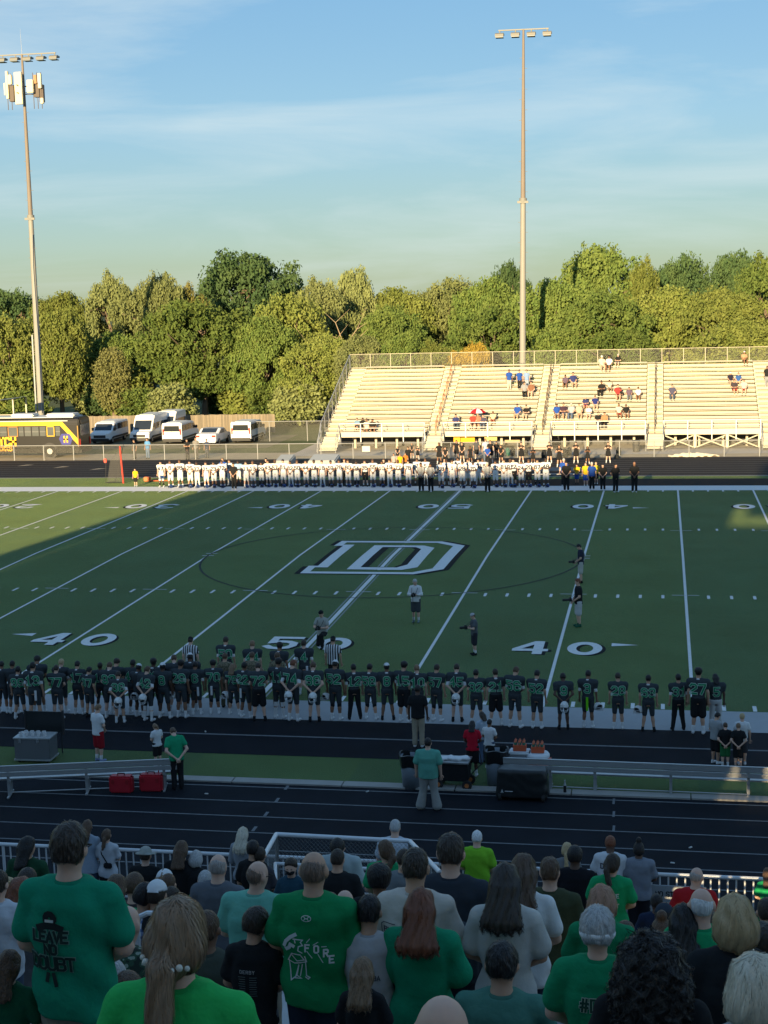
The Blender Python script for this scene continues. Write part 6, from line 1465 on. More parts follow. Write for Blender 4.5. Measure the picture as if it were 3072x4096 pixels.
for i, (zm, x, fy, hy, f) in enumerate(CHR):
    far_person(f'cheerleader in black dress, {ORD[i]} of the cheerleaders' + (' from the left' if 0 < i < 16 else ''), zm, x, fy, hy, FCH[f], ('pale', 'tan', 'pale', 'brown')[i % 4], BLK, BLK, (('pony', 'long')[i % 2], ('dark', 'brown', 'black')[i % 3]), shoes=WHT, socks=WHT, grp=CH, tk=('shirt', .2, .9, .012), btm=('legs_cloth', .68, .115, .135), long=False)
far_person('man in dark grey tee with his back to the field among cheerleaders', Q3, 1280, 252, -2, FSs, 'pale', (.07, .075, .085), BLK, ('short','brown'), rz=0, long=False, shoes=WHT)
far_person('woman in pale blue top and jeans with her back turned', Q3, 1402, 290, -12, Fig('side', fem=True), 'pale', (.35, .42, .5), (.10, .13, .18), ('short','lbrown'), rz=.3)
far_person('man in blue shirt with cap kneeling behind number twelve', Q3, 1430, 330, 195, FSv, 'tan', BLU, BLK, ('short','black'), sc=.8)
for i, (x, hy) in enumerate(((375, 205), (340, 250), (268, 265), (185, 258), (1545, 40))):
    far_person(('woman in black crouching behind number seventy-eight', 'child in orange top left of the crouching woman', 'child in yellow top behind number seventy-seven', 'bare-headed boy looking over number nineteen', 'cheer coach in black sitting behind the fence')[i], Q3, x, hy+(150 if i < 4 else 200), hy, FSs, 'tan', (BLK, (.5, .15, .03), YEL, (.3, .3, .3), BLK)[i], BLK, ('short', ('dark', 'brown', 'lbrown', 'brown', 'black')[i]), sc=.72 if i else .85)

# ================================================================== SPECTATORS ON THE FAR BLEACHER
Q6 = lambda x, y: (1700+x*.3014, 1550+y*.3014); Q7 = lambda x, y: (2200+x*.3014, 1400+y*.3014); Q8 = lambda x, y: (2600+x*.2845, 1400+y*.2845)
FSE = [Fig(a, seat=True, bow=b) for a, b in (('knees', .55), ('front', .35), ('cross', .3))]; FST = Fig('side', bow=.25)
SG = 'spectators sitting on the far bleacher'
BE, BG, GR, PUR, RED = (.50, .46, .38), (.40, .36, .28), (.25, .26, .28), (.11, .08, .12), (.35, .04, .04)
SPEC = [ # zoom, x, head y, standing, top, bottom(short?), hair, label
 (Q7,685,75,0,BE,BE,1,'white','person in white cap and tank top on the top row, left of three'), (Q7,785,78,0,WHT,BLK,1,'black','man in white tee on the top row, middle of three'), (Q7,905,57,0,BLK,GR,1,'grey','man in black tee on the top row, right of three, hand at his face'),
 (Q7,205,332,0,PUR,BLK,1,'black','small child in dark top high in the second section'), (Q7,305,298,0,(.03,.04,.14),BE,1,'dark','man in navy tee beside the small child high up'), (Q7,685,415,0,BLK,BLK,0,'black','man in black tee left of the beige one, middle rows'), (Q7,787,398,0,BE,BG,1,'black','dark-haired man in beige tee, middle rows'),
 (Q7,900,460,0,RED,BLK,1,'brown','child in red top peeking behind a black tee'), (Q7,930,512,0,BLK,BLK,1,'brown','man in black tee in front of the child in red'), (Q7,1050,495,0,PUR,(.15,.17,.2),0,'dark','person in purple-grey jacket with dark bag at the feet'), (Q7,1172,492,0,WHT,BLK,1,'black','man in white tee and black shorts by the third aisle'),
 (Q7,470,622,0,(.03,.04,.12),RED,1,'grey','man in navy tee and red shorts'), (Q7,598,605,0,(.02,.03,.15),BE,1,'dark','man in navy tee with white shorts right of the red shorts'), (Q7,90,718,0,BLU,BE,1,'dark','man in bright blue tee, leftmost of a row of four'), (Q7,178,708,0,(.05,.03,.05),(.12,.15,.2),1,'brown','woman in dark striped top beside the bright blue tee'), (Q7,285,710,0,(.3,.33,.38),(.08,.12,.2),0,'grey','person in grey top and blue jeans, third in the row of four'), (Q7,385,710,0,BG,BG,1,'brown','person in beige top and shorts, fourth in the row of four'),
 (Q7,515,740,0,(.32,.45,.58),BE,1,'lbrown','man in light blue tee just right of the row of four'), (Q7,912,715,0,BE,RED,1,'lbrown','woman in beige top and reddish trousers low in the section'), (Q7,1008,725,0,BLK,BE,1,'black','man in black tee leaning beside the beige top'), (Q7,640,825,0,BLK,GR,0,'dark','woman in black behind the front rail, left of two'), (Q7,725,825,0,(.3,.18,.1),BLK,0,'brown','woman in tan top behind the front rail, right of two'), (Q7,1622,460,0,(.07,.07,.12),(.06,.08,.12),0,'dark','lone woman in dark top sitting right of the third aisle'),
 (Q8,1325,22,0,(.45,.25,.15),BLK,1,'white','tanned person with white cap alone on the top row at right'), (Q8,1130,312,0,(.02,.02,.04),BE,1,'white','man in navy tee and white cap, upper left of four at right'), (Q8,1245,322,0,(.03,.09,.28),BE,1,'dark','man in blue tee, upper right of four at right'), (Q8,1185,420,0,(.05,.04,.05),RED,1,'brown','child in dark top, lower left of four at right'), (Q8,1320,412,0,(.4,.4,.37),RED,1,'brown','man in pale grey tee, lower right of four at right'), (Q8,1648,230,1,BLK,GR,0,'black','person in black standing at the right picture edge on the bleacher'),
 (Q6,407,360,0,(.03,.04,.13),(.06,.09,.12),0,'dark','man in navy hoodie low in the second section'), (Q6,640,340,0,(.3,.05,.04),BLK,1,'dark','child at the left under the red umbrella'), (Q6,700,345,0,(.4,.15,.1),BLK,1,'brown','child in the middle under the red umbrella'), (Q6,770,362,0,(.06,.06,.1),(.1,.13,.18),0,'dark','woman in dark jacket right of the umbrella'), (Q6,903,317,0,(.5,.42,.3),RED,1,'brown','person wrapped in a cream towel right of the umbrella'), (Q6,1225,222,0,BLU,BE,1,'dark','man in blue polo beside the second aisle, lower pair'), (Q6,1345,238,0,BLK,BE,1,'dark','man in black tee beside the second aisle, lower pair'),
 (Z3,48,213,1,BLU,BLK,0,'dark','man in blue polo standing, middle of three upright'), (Z3,95,213,1,(.2,.3,.5),(.3,.36,.44),0,'brown','person in pale jeans standing, right of three upright'), (Z2,1640,210,1,BLU,BE,0,'dark','man in blue polo and khaki shorts standing, left of three upright'), (Z3,80,287,0,GR,BLK,0,'dark','person in grey sitting below the upright trio, left'), (Z3,125,287,0,(.2,.1,.06),BE,1,'brown','person in brown sitting below the upright trio, right'),
 (Z2,655,523,0,(.15,.25,.35),BLK,1,'dark','person in blue, leftmost of four behind the front rail'), (Z2,693,520,0,BLK,BLK,0,'black','person in black, second of four behind the front rail'), (Z2,718,528,0,BE,BG,1,'brown','person in beige, third of four behind the front rail'), (Z2,755,530,0,BLK,BLK,1,'black','person in black, rightmost of four behind the front rail'),
]
for i, (zm, x, hy, stand_, tp, bt, sh_, hc, lb) in enumerate(SPEC):
    px, py = zm(x, hy); H = 1.74 if stand_ else 1.24; d = pdir(px, py); lo, hi = 72.0, 86.0
    for _ in range(40):
        mid_ = (lo+hi)/2; q = CAM+d*((mid_-CAM[1])/d[1])
        if q[2]-(far_row(mid_)+H) > 0: lo = mid_
        else: hi = mid_
    r = int(np.clip(round((mid_-Y0)/RUN), 0, NR)); Yr = Y0+RUN*r+(.28 if not stand_ else -.05); zr = Z0+RISE*r; q = at_y(px, py, Yr)
    sc = float(np.clip((q[2]-zr)/(1.70 if stand_ else 1.23), .72, 1.12)); fig = FST if stand_ else FSE[i % 3]
    person(lb, fig, FH, (q[0], Yr, zr), math.pi+float(rng.uniform(-.3, .3)), sc, ('pale', 'tan', 'pale', 'brown', 'tan')[i % 5] if hc != 'black' else 'brown', tp, bt, ('short', hc), BLK if i % 2 else WHT, None, SG, ('shirt',), ('legs_cloth', .75, .10, .09) if (sh_ and not stand_) else (('legs_cloth', .5, .105, .09, .98, True)))
# umbrella
px, py = Q6(690, 272); q = at_y(px, py, Y0+RUN*2); um = thing('umbrella', 'red and white umbrella over children on the bleacher', 'umbrella', tuple(q))
for k in range(8):
    a0, a1 = 2*math.pi*k/8, 2*math.pi*(k+1)/8
    pts = lambda a: [(r*math.cos(a), r*math.sin(a), -z) for r, z in ((0, 0), (.30, .07), (.55, .20), (.72, .38))]
    p0, p1 = pts(a0), pts(a1); b = MB()
    for j in range(3): b.poly([p0[j], p0[j+1], p1[j+1], p1[j]])
    b.build('canopy_panel', cloth((.50, .02, .03) if k % 2 else WHT), um, fix=False)
MB().tube((0, 0, .05), (0, 0, -.85), .012, n=6).build('shaft', GALV, um)

# far-side odds and ends
BP = 'backpacks by the far fence'
bpb = Body(.03); bpb.loft([(0, .15, .10, 0), (.25, .17, .12, 0), (.42, .12, .09, 0), (.48, .05, .04, 0)]); bpb.ell((0, -.11, .15), (.10, .05, .11)); BPM = body_mesh('backpack', bpb, .03)
for i, (x, y) in enumerate(((845, 180), (935, 150), (1345, 170), (790, 215), (190, 160), (230, 175), (295, 160), (430, 150), (575, 225), (1320, 230))):
    p = on_ground(*Q4(x, y+10)); o = link('backpack', BPM, cloth((.02, .022, .025) if i != 5 else (.03, .12, .10))); o.location = (p[0], min(p[1], 68.3), 0); o.scale = (1.2, 1.2, 1.35 if i < 9 else .6); o.rotation_euler.z = rng.uniform(-.6, .6)
    tag(o, ('dark backpack by the far fence left of two cheerleaders', 'dark backpack behind the fifteenth cheerleader', 'dark backpack right of the rightmost cheerleader', 'dark bag lying behind the thirteenth and fourteenth cheerleaders', 'black backpack under the bleacher stairs, first of four', 'teal-black backpack, second of four under the stairs', 'black backpack, third of four under the stairs', 'black backpack, fourth of four under the stairs', 'flat dark bag on the track edge behind the visiting team', 'small black ball bag right of the rightmost cheerleader')[i], 'backpack', BP)
for lb, x0, x1, y0, y1, c in (('large yellow banner on the fence under the bleacher', 475, 660, 665, 728, (.62, .36, .03)), ('small yellow banner left of the large yellow one', 380, 468, 662, 725, (.58, .34, .04)), ('pale yellow banner right of the large yellow one', 790, 955, 658, 705, (.60, .45, .16)), ('tan banner below the second aisle stairs', 1060, 1260, 695, 735, (.45, .32, .18))):
    a = at_y(*Q6(x0, y1), 68.4); b = at_y(*Q6(x1, y0), 68.4); o = MB().box(a[0], b[0], 68.38, 68.42, max(.05, a[2]), b[2]).build('fence_banner', cloth(c), bevel=.01); tag(o, lb, 'banner', 'banners behind the cheerleaders')
o = MB().box(0, 0.62, 0, .02, .55, .98).build('fence_notice', paint((.62, .56, .44))); q = at_y(*Z2(688, 717), 66.9); o.location = (q[0], 66.88, 0); tag(o, 'white notice board on the far fence', 'notice')
tr_ = thing('trash_barrel', 'dark trash barrel by the fence below the third aisle', 'trash can', tuple(on_ground(*Z3(805, 740))))
MB().lathe([(0, 0), (.26, 0), (.30, .85), (.27, .85), (.25, .1)], n=16).build('barrel', plastic((.05, .05, .05)), tr_); MB().lathe([(.30, .83), (.33, .86), (.30, .90)], n=16).build('rim', plastic((.03, .03, .03)), tr_)
# visiting bench and water table
bn = thing('team_bench', 'aluminium bench behind the visiting players', 'bench', (1.5, 53.6, 0))
MB().box(-7, 7, -.12, .12, .42, .46).build('seat', HALU, bn); MB().box(-7, 7, .20, .23, .65, .85).build('backrest', HALU, bn)
for x in (-6.5, -2.2, 2.2, 6.5): MB().box(x-.03, x+.03, -.1, .22, 0, .42).box(x-.03, x+.03, .17, .20, .4, .85).build('leg', HALU, bn)
# kicking net with red post
kn_ = on_ground(*Z1(800, 945)); kt = thing('kicking_net', 'kicking net with red padded post left of the visiting team', 'sports net', tuple(kn_))
MB().tube((0, 0, 0), (-.12, 0, 2.6), .06, n=8).build('post', plastic((.55, .05, .03)), kt); MB().path([(0, .4, 2.7), (-.7, .3, .1), (-1.3, 0, .06), (0, 0, .05)], .02, 6).tube((-1.3, 0, 0), (-1.2, 0, 1.6), .02).build('frame', BLKPL, kt)
MB().poly([(-1.2, .02, .1), (-.05, .02, .1), (-.1, .02, 2.5), (-.9, .02, 1.6)]).build('net', chain_mat(.25, (.05, .05, .05)), kt, fix=False); MB().box(-1.35, -1.15, -.06, .06, 1.45, 1.75).build('target_pad', plastic((.6, .06, .04)), kt, bevel=.03)
dm = on_ground(*Z1(985, 935)); dt = thing('down_markers', 'orange down markers lying left of the visiting team', 'marker', tuple(dm))
MB().tube((-.5, 0, .06), (1.2, .2, .06), .04, n=6).build('pole', plastic((.6, .12, .04)), dt); MB().box(-.55, -.1, -.15, .15, .05, .35).build('flag_pad', plastic((.6, .14, .04)), dt, bevel=.03)

# pale covers and a folded tarpaulin along the far track
for lb, a, b, c in (('grey cover over the landing mat behind numbers sixty-two and fifty', Z2(205, 815), Z2(265, 800), (.34, .36, .36)), ('long pale cover over the landing mat behind the white line', Z2(375, 818), Z2(575, 803), (.36, .38, .38))):
    p, q = on_ground(*a), on_ground(*b); w = max(1.2, q[0]-p[0]); o = MB().prism([(-1.0, 0), (-1.0, .45), (.9, .75), (1.0, 0)], -w/2, w/2, 0).build('mat_cover', cloth(c), None, bevel=.08); o.location = ((p[0]+q[0])/2, 62.8, 0); tag(o, lb, 'mat')
tb = Body(.05); tb.loft([(0, 1.9, .35, 0), (.12, 1.6, .28, 0), (.25, .8, .15, 0)]); tb.noise = fold_noise(5, .05, 5, 6); o = link('tarpaulin', body_mesh('tarpaulin', tb, .06), cloth((.62, .56, .46))); p = on_ground(*Z3(1175, 772)); o.location = (p[0], p[1]+.3, 0); tag(o, 'crumpled white tarpaulin at the foot of the far fence', 'tarpaulin')
# ================================================================== BENCHES AND GEAR ON THE NEAR SIDE
ALU = mat('bench_alu', (0.42, 0.43, 0.43), 0.4, 0.08, 3, metal=0.45)
A2 = lambda x, y: (x*.4822, 2900+y*.4822); D2z = lambda x, y: (2272+x*.4822, 2900+y*.4822)
def team_bench(label, fa, fb, ext_l, ext_r, legs, dark=()):
    a, b = on_ground(*fa), on_ground(*fb); d = b-a; L0 = math.hypot(d[0], d[1]); ang = math.atan2(d[1], d[0])
    t = thing('team_bench', label, 'bench', (a[0], a[1], 0), ang)
    x0, x1 = -ext_l, L0+ext_r
    for nm, y0, y1, z0, z1 in (('seat', .22, .48, .40, .44), ('backrest_plank', .0, .045, .56, .68), ('backrest_plank', .0, .045, .70, .82), ('top_rail', -.01, .06, .83, .86)):
        MB().box(x0, x1, y0, y1, z0, z1).build(nm, ALU, t, bevel=.008)
    for k in legs:
        x = k*L0; l = MB().box(x-.035, x+.035, .05, .09, 0.02, .84).box(x-.035, x+.035, .05, .45, .36, .40).box(x-.03, x+.03, .38, .42, 0, .38).box(x-.03, x+.03, -.12, .55, 0, .04).build('leg', ALU, t)
    MB().tube((legs[0]*L0, .12, .10), (legs[-1]*L0, .12, .10), .016, n=6).build('stretcher', ALU, t)
    return t, a, ang
team_bench('aluminium bench with backrest at the lower left', A2(75, 602), A2(1365, 545), 3.2, .35, (0, .5, 1))
rb, ra, rang = team_bench('aluminium bench with backrest along the turf at the right', D2z(222, 568), D2z(1497, 622), 2.35, 2.5, (-.30, 0, .5, 1))
def dark_bag(lb, px, py, L_, col=(.015, .016, .018)):
    p = on_ground(px, py); o = MB().box(-L_/2, L_/2, -.06, .06, 0, .09).build('equipment_bag', cloth(col), None, bevel=.03); o.location = (p[0], p[1]+.55, .45); o.rotation_euler.z = rang; tag(o, lb, 'bag')
dark_bag('long black bag lying on the right bench seat', *D2z(1055, 600), 1.6)
# red cases
cm = None
for i, (x, y) in enumerate(((997, 570), (1247, 557))):
    p = on_ground(*A2(x, y)); t = thing('hard_case', ('red hard case on the track, left one below the bench', 'red hard case on the track, right one with raised handle')[i], 'case', (p[0], p[1]+.14, 0), .05, 'red cases by the left bench')
    red = plastic((.42, .018, .03), .45)
    MB().box(-.31, .31, -.14, .14, 0, .46).build('body', red, t, bevel=.045); MB().box(-.315, .315, -.01, .01, .02, .45).build('seam', plastic((.12, .01, .012)), t)
    MB().path([(-.10, 0, .45), (-.09, 0, .51), (.09, 0, .51), (.10, 0, .45)], .016, 6).build('handle', plastic((.10, .012, .012)), t)
    for sx in (-.19, .19): MB().box(sx-.04, sx+.04, -.155, -.13, .26, .38).build('latch', plastic((.30, .015, .02)), t, bevel=.01)
    if i: MB().path([(-.17, .10, .45), (-.17, .10, .62), (.17, .10, .62), (.17, .10, .45)], .016, 6).build('pull_handle', red, t)
# equipment trunk with board
p = on_ground(*A2(270, 318)); t = thing('metal_chest', 'diamond-plate metal chest with cups on top behind the left bench', 'chest', (p[0], p[1]+.30, 0), .03)
def plate_mat():
    mm = mat('diamond_plate', (.15, .155, .165), .45, .35, 60, .6, 70, metal=.3); return mm
MB().box(-.52, .52, -.30, .30, .12, .70).build('box', plate_mat(), t, bevel=.012); MB().box(-.54, .54, -.32, .32, .70, .74).build('lid', ALU, t, bevel=.008); MB().box(-.54, .54, -.33, .33, .08, .12).build('base_rail', ALU, t)
for sx in (-.34, .18): MB().box(sx-.04, sx+.04, -.33, -.30, .60, .70).build('latch', CHROME, t)
for sx in (-.42, .42):
    for sy in (-.22, .22): MB().tube((sx-.02, sy, .05), (sx+.02, sy, .05), .05, n=10).build('caster', TYRE, t)
for k in range(9):
    o = MB().lathe([(0, 0), (.045, 0), (.055, .10), (.045, .10), (.04, .02)], n=10).build('paper_cup', plastic((.6, .6, .6))); o.location = (p[0]-.38+.09*k, p[1]+.18+(.16 if k % 2 else 0), .742); tag(o, f'white paper cup on the metal chest, {ORD[k] if k else "leftmost"} of nine' + (' from the left' if k else ''), 'cup', 'paper cups on the trunk')
bt = on_ground(*A2(270, 318)); t = thing('coach_board', 'large black coaching board on a stand behind the trunk', 'board', (p[0]-.02, p[1]+1.0, 0), 0)
MB().box(-.55, .55, -.02, .02, .62, 1.22).build('panel', plastic((.02, .024, .026), .35), t, bevel=.01); MB().box(-.60, -.55, -.03, .03, .55, 1.26).box(.55, .60, -.03, .03, .55, 1.26).build('frame', BLKPL, t)
for sx in (-.5, .5): MB().tube((sx, 0, 0), (sx, 0, .62), .02, n=6).build('leg', BLKPL, t)
# trash cans with bags
for lb, x, y, s in (('grey trash can with black liner left of the teal-shirted man', 290, 545, 1.0), ('grey trash can with black liner by the covered cart', 1000, 520, 1.05)):
    p = on_ground(*Lz(x, y)); t = thing('trash_can', lb, 'trash can', (p[0], p[1]+.25, 0), 0, 'trash cans near the bench'); t.scale = (s,)*3
    MB().lathe([(0, 0), (.23, 0), (.29, .88), (.27, .88), (.22, .05)], n=18).build('can', plastic((.17, .20, .23)), t, smooth=True)
    b = MB(); n = 22; prof = [(.285, .60), (.305, .80), (.31, .92), (.27, .93), (.25, .70)]
    for i in range(n):
        a0, a1 = 2*math.pi*i/n, 2*math.pi*(i+1)/n; w0, w1 = 1+.05*math.sin(5*a0)+.03*math.sin(11*a0), 1+.05*math.sin(5*a1)+.03*math.sin(11*a1)
        for j in range(4): b.poly([(prof[j][0]*w0*math.cos(a0), prof[j][0]*w0*math.sin(a0), prof[j][1]+.03*math.sin(3*a0)), (prof[j][0]*w1*math.cos(a1), prof[j][0]*w1*math.sin(a1), prof[j][1]+.03*math.sin(3*a1)), (prof[j+1][0]*w1*math.cos(a1), prof[j+1][0]*w1*math.sin(a1), prof[j+1][1]+.03*math.sin(3*a1)), (prof[j+1][0]*w0*math.cos(a0), prof[j+1][0]*w0*math.sin(a0), prof[j+1][1]+.03*math.sin(3*a0))])
    b.build('liner', plastic((.012, .014, .015), .3), t, smooth=True)
# wagon with towels
p = on_ground(*Lz(640, 540)); t = thing('towel_wagon', 'black wagon loaded with white towels beside the teal-shirted man', 'wagon', (p[0], p[1]+.3, 0), -.05)
MB().box(-.42, .42, -.26, .26, .22, .72).build('tub', cloth(BLK), t, bevel=.02); MB().box(-.45, .45, -.30, .30, .70, .74).build('rim', metal_m((.35, .35, .35)), t)
for sx in (-.36, .40):
    for sy in (-.26, .26): w_ = MB().tube((sx, sy-.03, .13), (sx, sy+.03, .13), .13, n=14).build('wheel', TYRE, t); MB().tube((sx, sy-.035, .13), (sx, sy+.035, .13), .06, n=10).build('rim', plastic((.5, .16, .05)), w_)
MB().path([(.42, 0, .30), (.75, 0, .65), (.70, 0, 1.0)], .015, 6).build('handle', BLKPL, t)
for k in range(4):
    tb = Body(.02); tb.ell((0, 0, 0), (.16, .12, .06)); tb.noise = fold_noise(k, .02, 14, 14); o = link('towel', body_mesh('towel', tb, .025), cloth(WHT)); o.location = (p[0]-.28+.19*k, p[1]+.25+.06*(k % 2), .77); tag(o, ('leftmost white towel heaped in the wagon', 'second white towel in the wagon', 'third white towel in the wagon', 'rightmost white towel heaped in the wagon')[k], 'towel', 'towels in the wagon')
# covered cart
p = on_ground(*Lz(1215, 640)); t = thing('covered_cart', 'low cart under a black tarpaulin in front of the right bench', 'cart', (p[0], p[1]+.35, 0), rang)
tb = Body(.05); tb.loft([(.08, .68, .34, 0), (.35, .65, .31, 0), (.74, .63, .27, 0), (.79, .60, .23, 0)], 6); tb.noise = fold_noise(3, .010, 11, 5); link('tarpaulin', body_mesh('tarpaulin', tb, .035), plastic((.014, .016, .017), .38), t)
for sx in (-.55, .55):
    for sy in (-.26, .26): MB().tube((sx-.04, sy, .10), (sx+.04, sy, .10), .10, n=12).build('wheel', TYRE, t)
V, F = ribbon(text_lines('A', .07)+[[(-.08+.16, 0), (.26, 0)]], .02, .1); link('lettering', np_mesh('lettering', np.stack([V[:, 0]-.48, np.full(len(V), -.375), V[:, 1]+.28], 1), F, False), cloth(WHT), t)
# coolers with bottle carriers
def carrier(lb, X, Y, Z):
    t = thing('bottle_carrier', lb, 'bottle carrier', (X, Y, Z)); MB().box(-.17, .17, -.12, .12, 0, .16).build('crate', plastic((.55, .10, .04)), t, bevel=.01); MB().path([(0, -.12, .15), (0, -.11, .20), (0, .11, .20), (0, .12, .15)], .012).build('handle', plastic((.5, .09, .04)), t)
    for k in range(6):
        x, y = -.11+.11*(k % 3), -.06+.12*(k//3)
        bo = MB().lathe([(0, 0), (.04, 0), (.04, .17), (.02, .22), (0, .22)], (x, y, .05), 10).build('bottle', plastic((.03, .16, .10)), t, smooth=True); MB().lathe([(.036, .17), (.038, .20), (.030, .215), (.012, .22), (.010, .25), (0, .25)], (x, y, .05), 10).build('cap', plastic((.62, .12, .05)), bo)
    return t
q = at_y(*Lz(1203, 290), ra[1]+.85); t = thing('drink_cooler', 'grey cooler with white lid on the left end of the right bench', 'cooler', (q[0], ra[1]+.85, .42)); MB().box(-.26, .26, -.18, .18, -.10, .30).build('tub', plastic((.28, .31, .34)), t, bevel=.03); MB().box(-.28, .28, -.20, .20, .31, .40).build('lid', plastic((.62, .64, .65)), t, bevel=.03); MB().tube((-.27, 0, .18), (-.34, 0, .1), .02).build('handle', plastic((.55, .56, .56)), t)
ubox('support', -.24, .24, -.16, .16, -.41, -.105, BLKPL, t)
carrier('orange bottle carrier on the grey cooler', q[0], ra[1]+.85, .82)
q = at_y(*Lz(1352, 290), ra[1]+.8); t = thing('drink_cooler', 'round orange cooler with white lid behind the right bench', 'cooler', (q[0], ra[1]+.8, .02)); MB().lathe([(0, 0), (.25, 0), (.29, .60), (.29, .66), (0, .66)], n=20).build('barrel', plastic((.60, .10, .04)), t, smooth=True); MB().lathe([(.31, .66), (.31, .72), (.27, .77), (0, .77)], n=20).build('lid', plastic((.60, .62, .64)), t, smooth=True)
for sx in (-1, 1): MB().box(sx*.31-.04, sx*.31+.04, -.06, .06, .55, .62).build('handle', plastic((.55, .09, .04)), t)
MB().tube((0, -.27, .08), (0, -.33, .08), .025).build('spigot', plastic((.6, .6, .6)), t)
carrier('orange bottle carrier on the round orange cooler', q[0], ra[1]+.8, .80)
p = on_ground(*Lz(1575, 575)); t = thing('drink_bottle', 'small dark bottle with clear top standing on the kerb', 'bottle', (p[0], p[1]+.03, .05)); MB().lathe([(0, 0), (.04, 0), (.04, .16), (.04, .18)], n=12).build('body', plastic((.02, .02, .022), .2), t); MB().lathe([(.04, .18), (.018, .26), (.018, .32), (0, .32)], n=12).build('neck', plastic((.35, .37, .36), .2), t)
for i, (px, py) in enumerate(((826, 3177), (1470, 3168), (822, 2928), (2690, 3454), (2762, 3392))):
    p = on_ground(px, py); o = MB().box(-.05, .05, -.02, .02, 0, .03).build('litter', plastic((.55, .55, .53)), None, bevel=.008); o.location = tuple(p); o.rotation_euler.z = i; tag(o, ('white scrap on the track left of centre', 'white scrap on the track below the centre', 'white scrap on the black strip', 'white scrap on the track near the front railing', 'pale scrap on the track at the lower right')[i], 'litter')
# ================================================================== THE HOME CROWD (seen from behind)
c1 = lambda x, y: (x*.6172, 3240+y*.6172); c2 = lambda x, y: (900+x*.6172, 3240+y*.6172); c3 = lambda x, y: (1750+x*.4521, 3240+y*.4521); c4 = lambda x, y: (2300+x*.4653, 3240+y*.4653)
_figs = {}
def cfig(**k):
    key = tuple(sorted(k.items()))
    if key not in _figs: _figs[key] = Fig(**k)
    return _figs[key]
M_ = dict(wide=1.0); BIG = dict(wide=1.09); MED = dict(wide=1.08)
F_ = dict(fem=True, wide=.95); FL = dict(fem=True, wide=1.06, belly=.01)
TEAL = (.14, .42, .33); BGREEN = (.02, .42, .09); DGREEN = (.015, .06, .03); OLIV = (.05, .06, .032); NAV = (.03, .038, .05); GREYT = (.30, .30, .31); LGREY = (.42, .43, .43); TAN = (.52, .48, .43); LIME = (.18, .46, .03); DENIM = (.05, .075, .12); KHAKI = (.30, .26, .20)
def plaid():
    mm = bpy.data.materials.new('plaid'); mm.use_nodes = True; nt = mm.node_tree; b = nt.nodes['Principled BSDF']; b.inputs['Roughness'].default_value = .9
    t = nt.nodes.new('ShaderNodeTexCoord'); s = nt.nodes.new('ShaderNodeSeparateXYZ'); nt.links.new(t.outputs['Object'], s.inputs[0]); hs = []
    for ax, f_ in (('X', 16), ('Z', 16)):
        a = nt.nodes.new('ShaderNodeMath'); a.operation = 'MULTIPLY'; a.inputs[1].default_value = f_; nt.links.new(s.outputs[ax], a.inputs[0]); fr3 = nt.nodes.new('ShaderNodeMath'); fr3.operation = 'FRACT'; nt.links.new(a.outputs[0], fr3.inputs[0]); g = nt.nodes.new('ShaderNodeMath'); g.operation = 'GREATER_THAN'; g.inputs[1].default_value = .62; nt.links.new(fr3.outputs[0], g.inputs[0]); hs.append(g)
    ad = nt.nodes.new('ShaderNodeMath'); ad.operation = 'ADD'; nt.links.new(hs[0].outputs[0], ad.inputs[0]); nt.links.new(hs[1].outputs[0], ad.inputs[1])
    r = nt.nodes.new('ShaderNodeValToRGB'); r.color_ramp.interpolation = 'CONSTANT'; e = r.color_ramp.elements; e[0].color = (.55, .58, .62, 1); e[1].position = .3; e[1].color = (.15, .22, .38, 1); e.new(.8).color = (.03, .06, .16, 1)
    mu = nt.nodes.new('ShaderNodeMath'); mu.operation = 'MULTIPLY'; mu.inputs[1].default_value = .5; nt.links.new(ad.outputs[0], mu.inputs[0]); nt.links.new(mu.outputs[0], r.inputs['Fac']); nt.links.new(r.outputs['Color'], b.inputs['Base Color']); return mm
PLAID = plaid()
def leafprint():
    mm = bpy.data.materials.new('leaf_print'); mm.use_nodes = True; nt = mm.node_tree; b = nt.nodes['Principled BSDF']; b.inputs['Roughness'].default_value = .9
    t = nt.nodes.new('ShaderNodeTexCoord'); n = nt.nodes.new('ShaderNodeTexVoronoi'); n.inputs['Scale'].default_value = 28; nt.links.new(t.outputs['Object'], n.inputs['Vector']); r = nt.nodes.new('ShaderNodeValToRGB'); r.color_ramp.interpolation = 'CONSTANT'; e = r.color_ramp.elements; e[0].color = (.22, .27, .22, 1); e[1].position = .35; e[1].color = (.02, .06, .035, 1); e.new(.6).color = (.008, .02, .014, 1); nt.links.new(n.outputs['Distance'], r.inputs['Fac']); nt.links.new(r.outputs['Color'], b.inputs['Base Color']); return mm
LEAFP = leafprint()
def spot(px, py, mode, hfig, D):
    """floor point and scale of a spectator whose head top is at px, py; D is the distance judged from the head's size"""
    if mode == 'rail': Y, z = -18.95, 1.19
    else:
        p = CAM+pdir(px, py)*D; r = max(0, round((HY0-p[1])/HU)); Y = home_y(r)+(.10 if mode == 'stand' else -.20); z = home_z(r)
    q = at_y(px, py, Y); return q[0], Y, z, (q[2]-z)/hfig
CRG = 'home crowd on the stand'
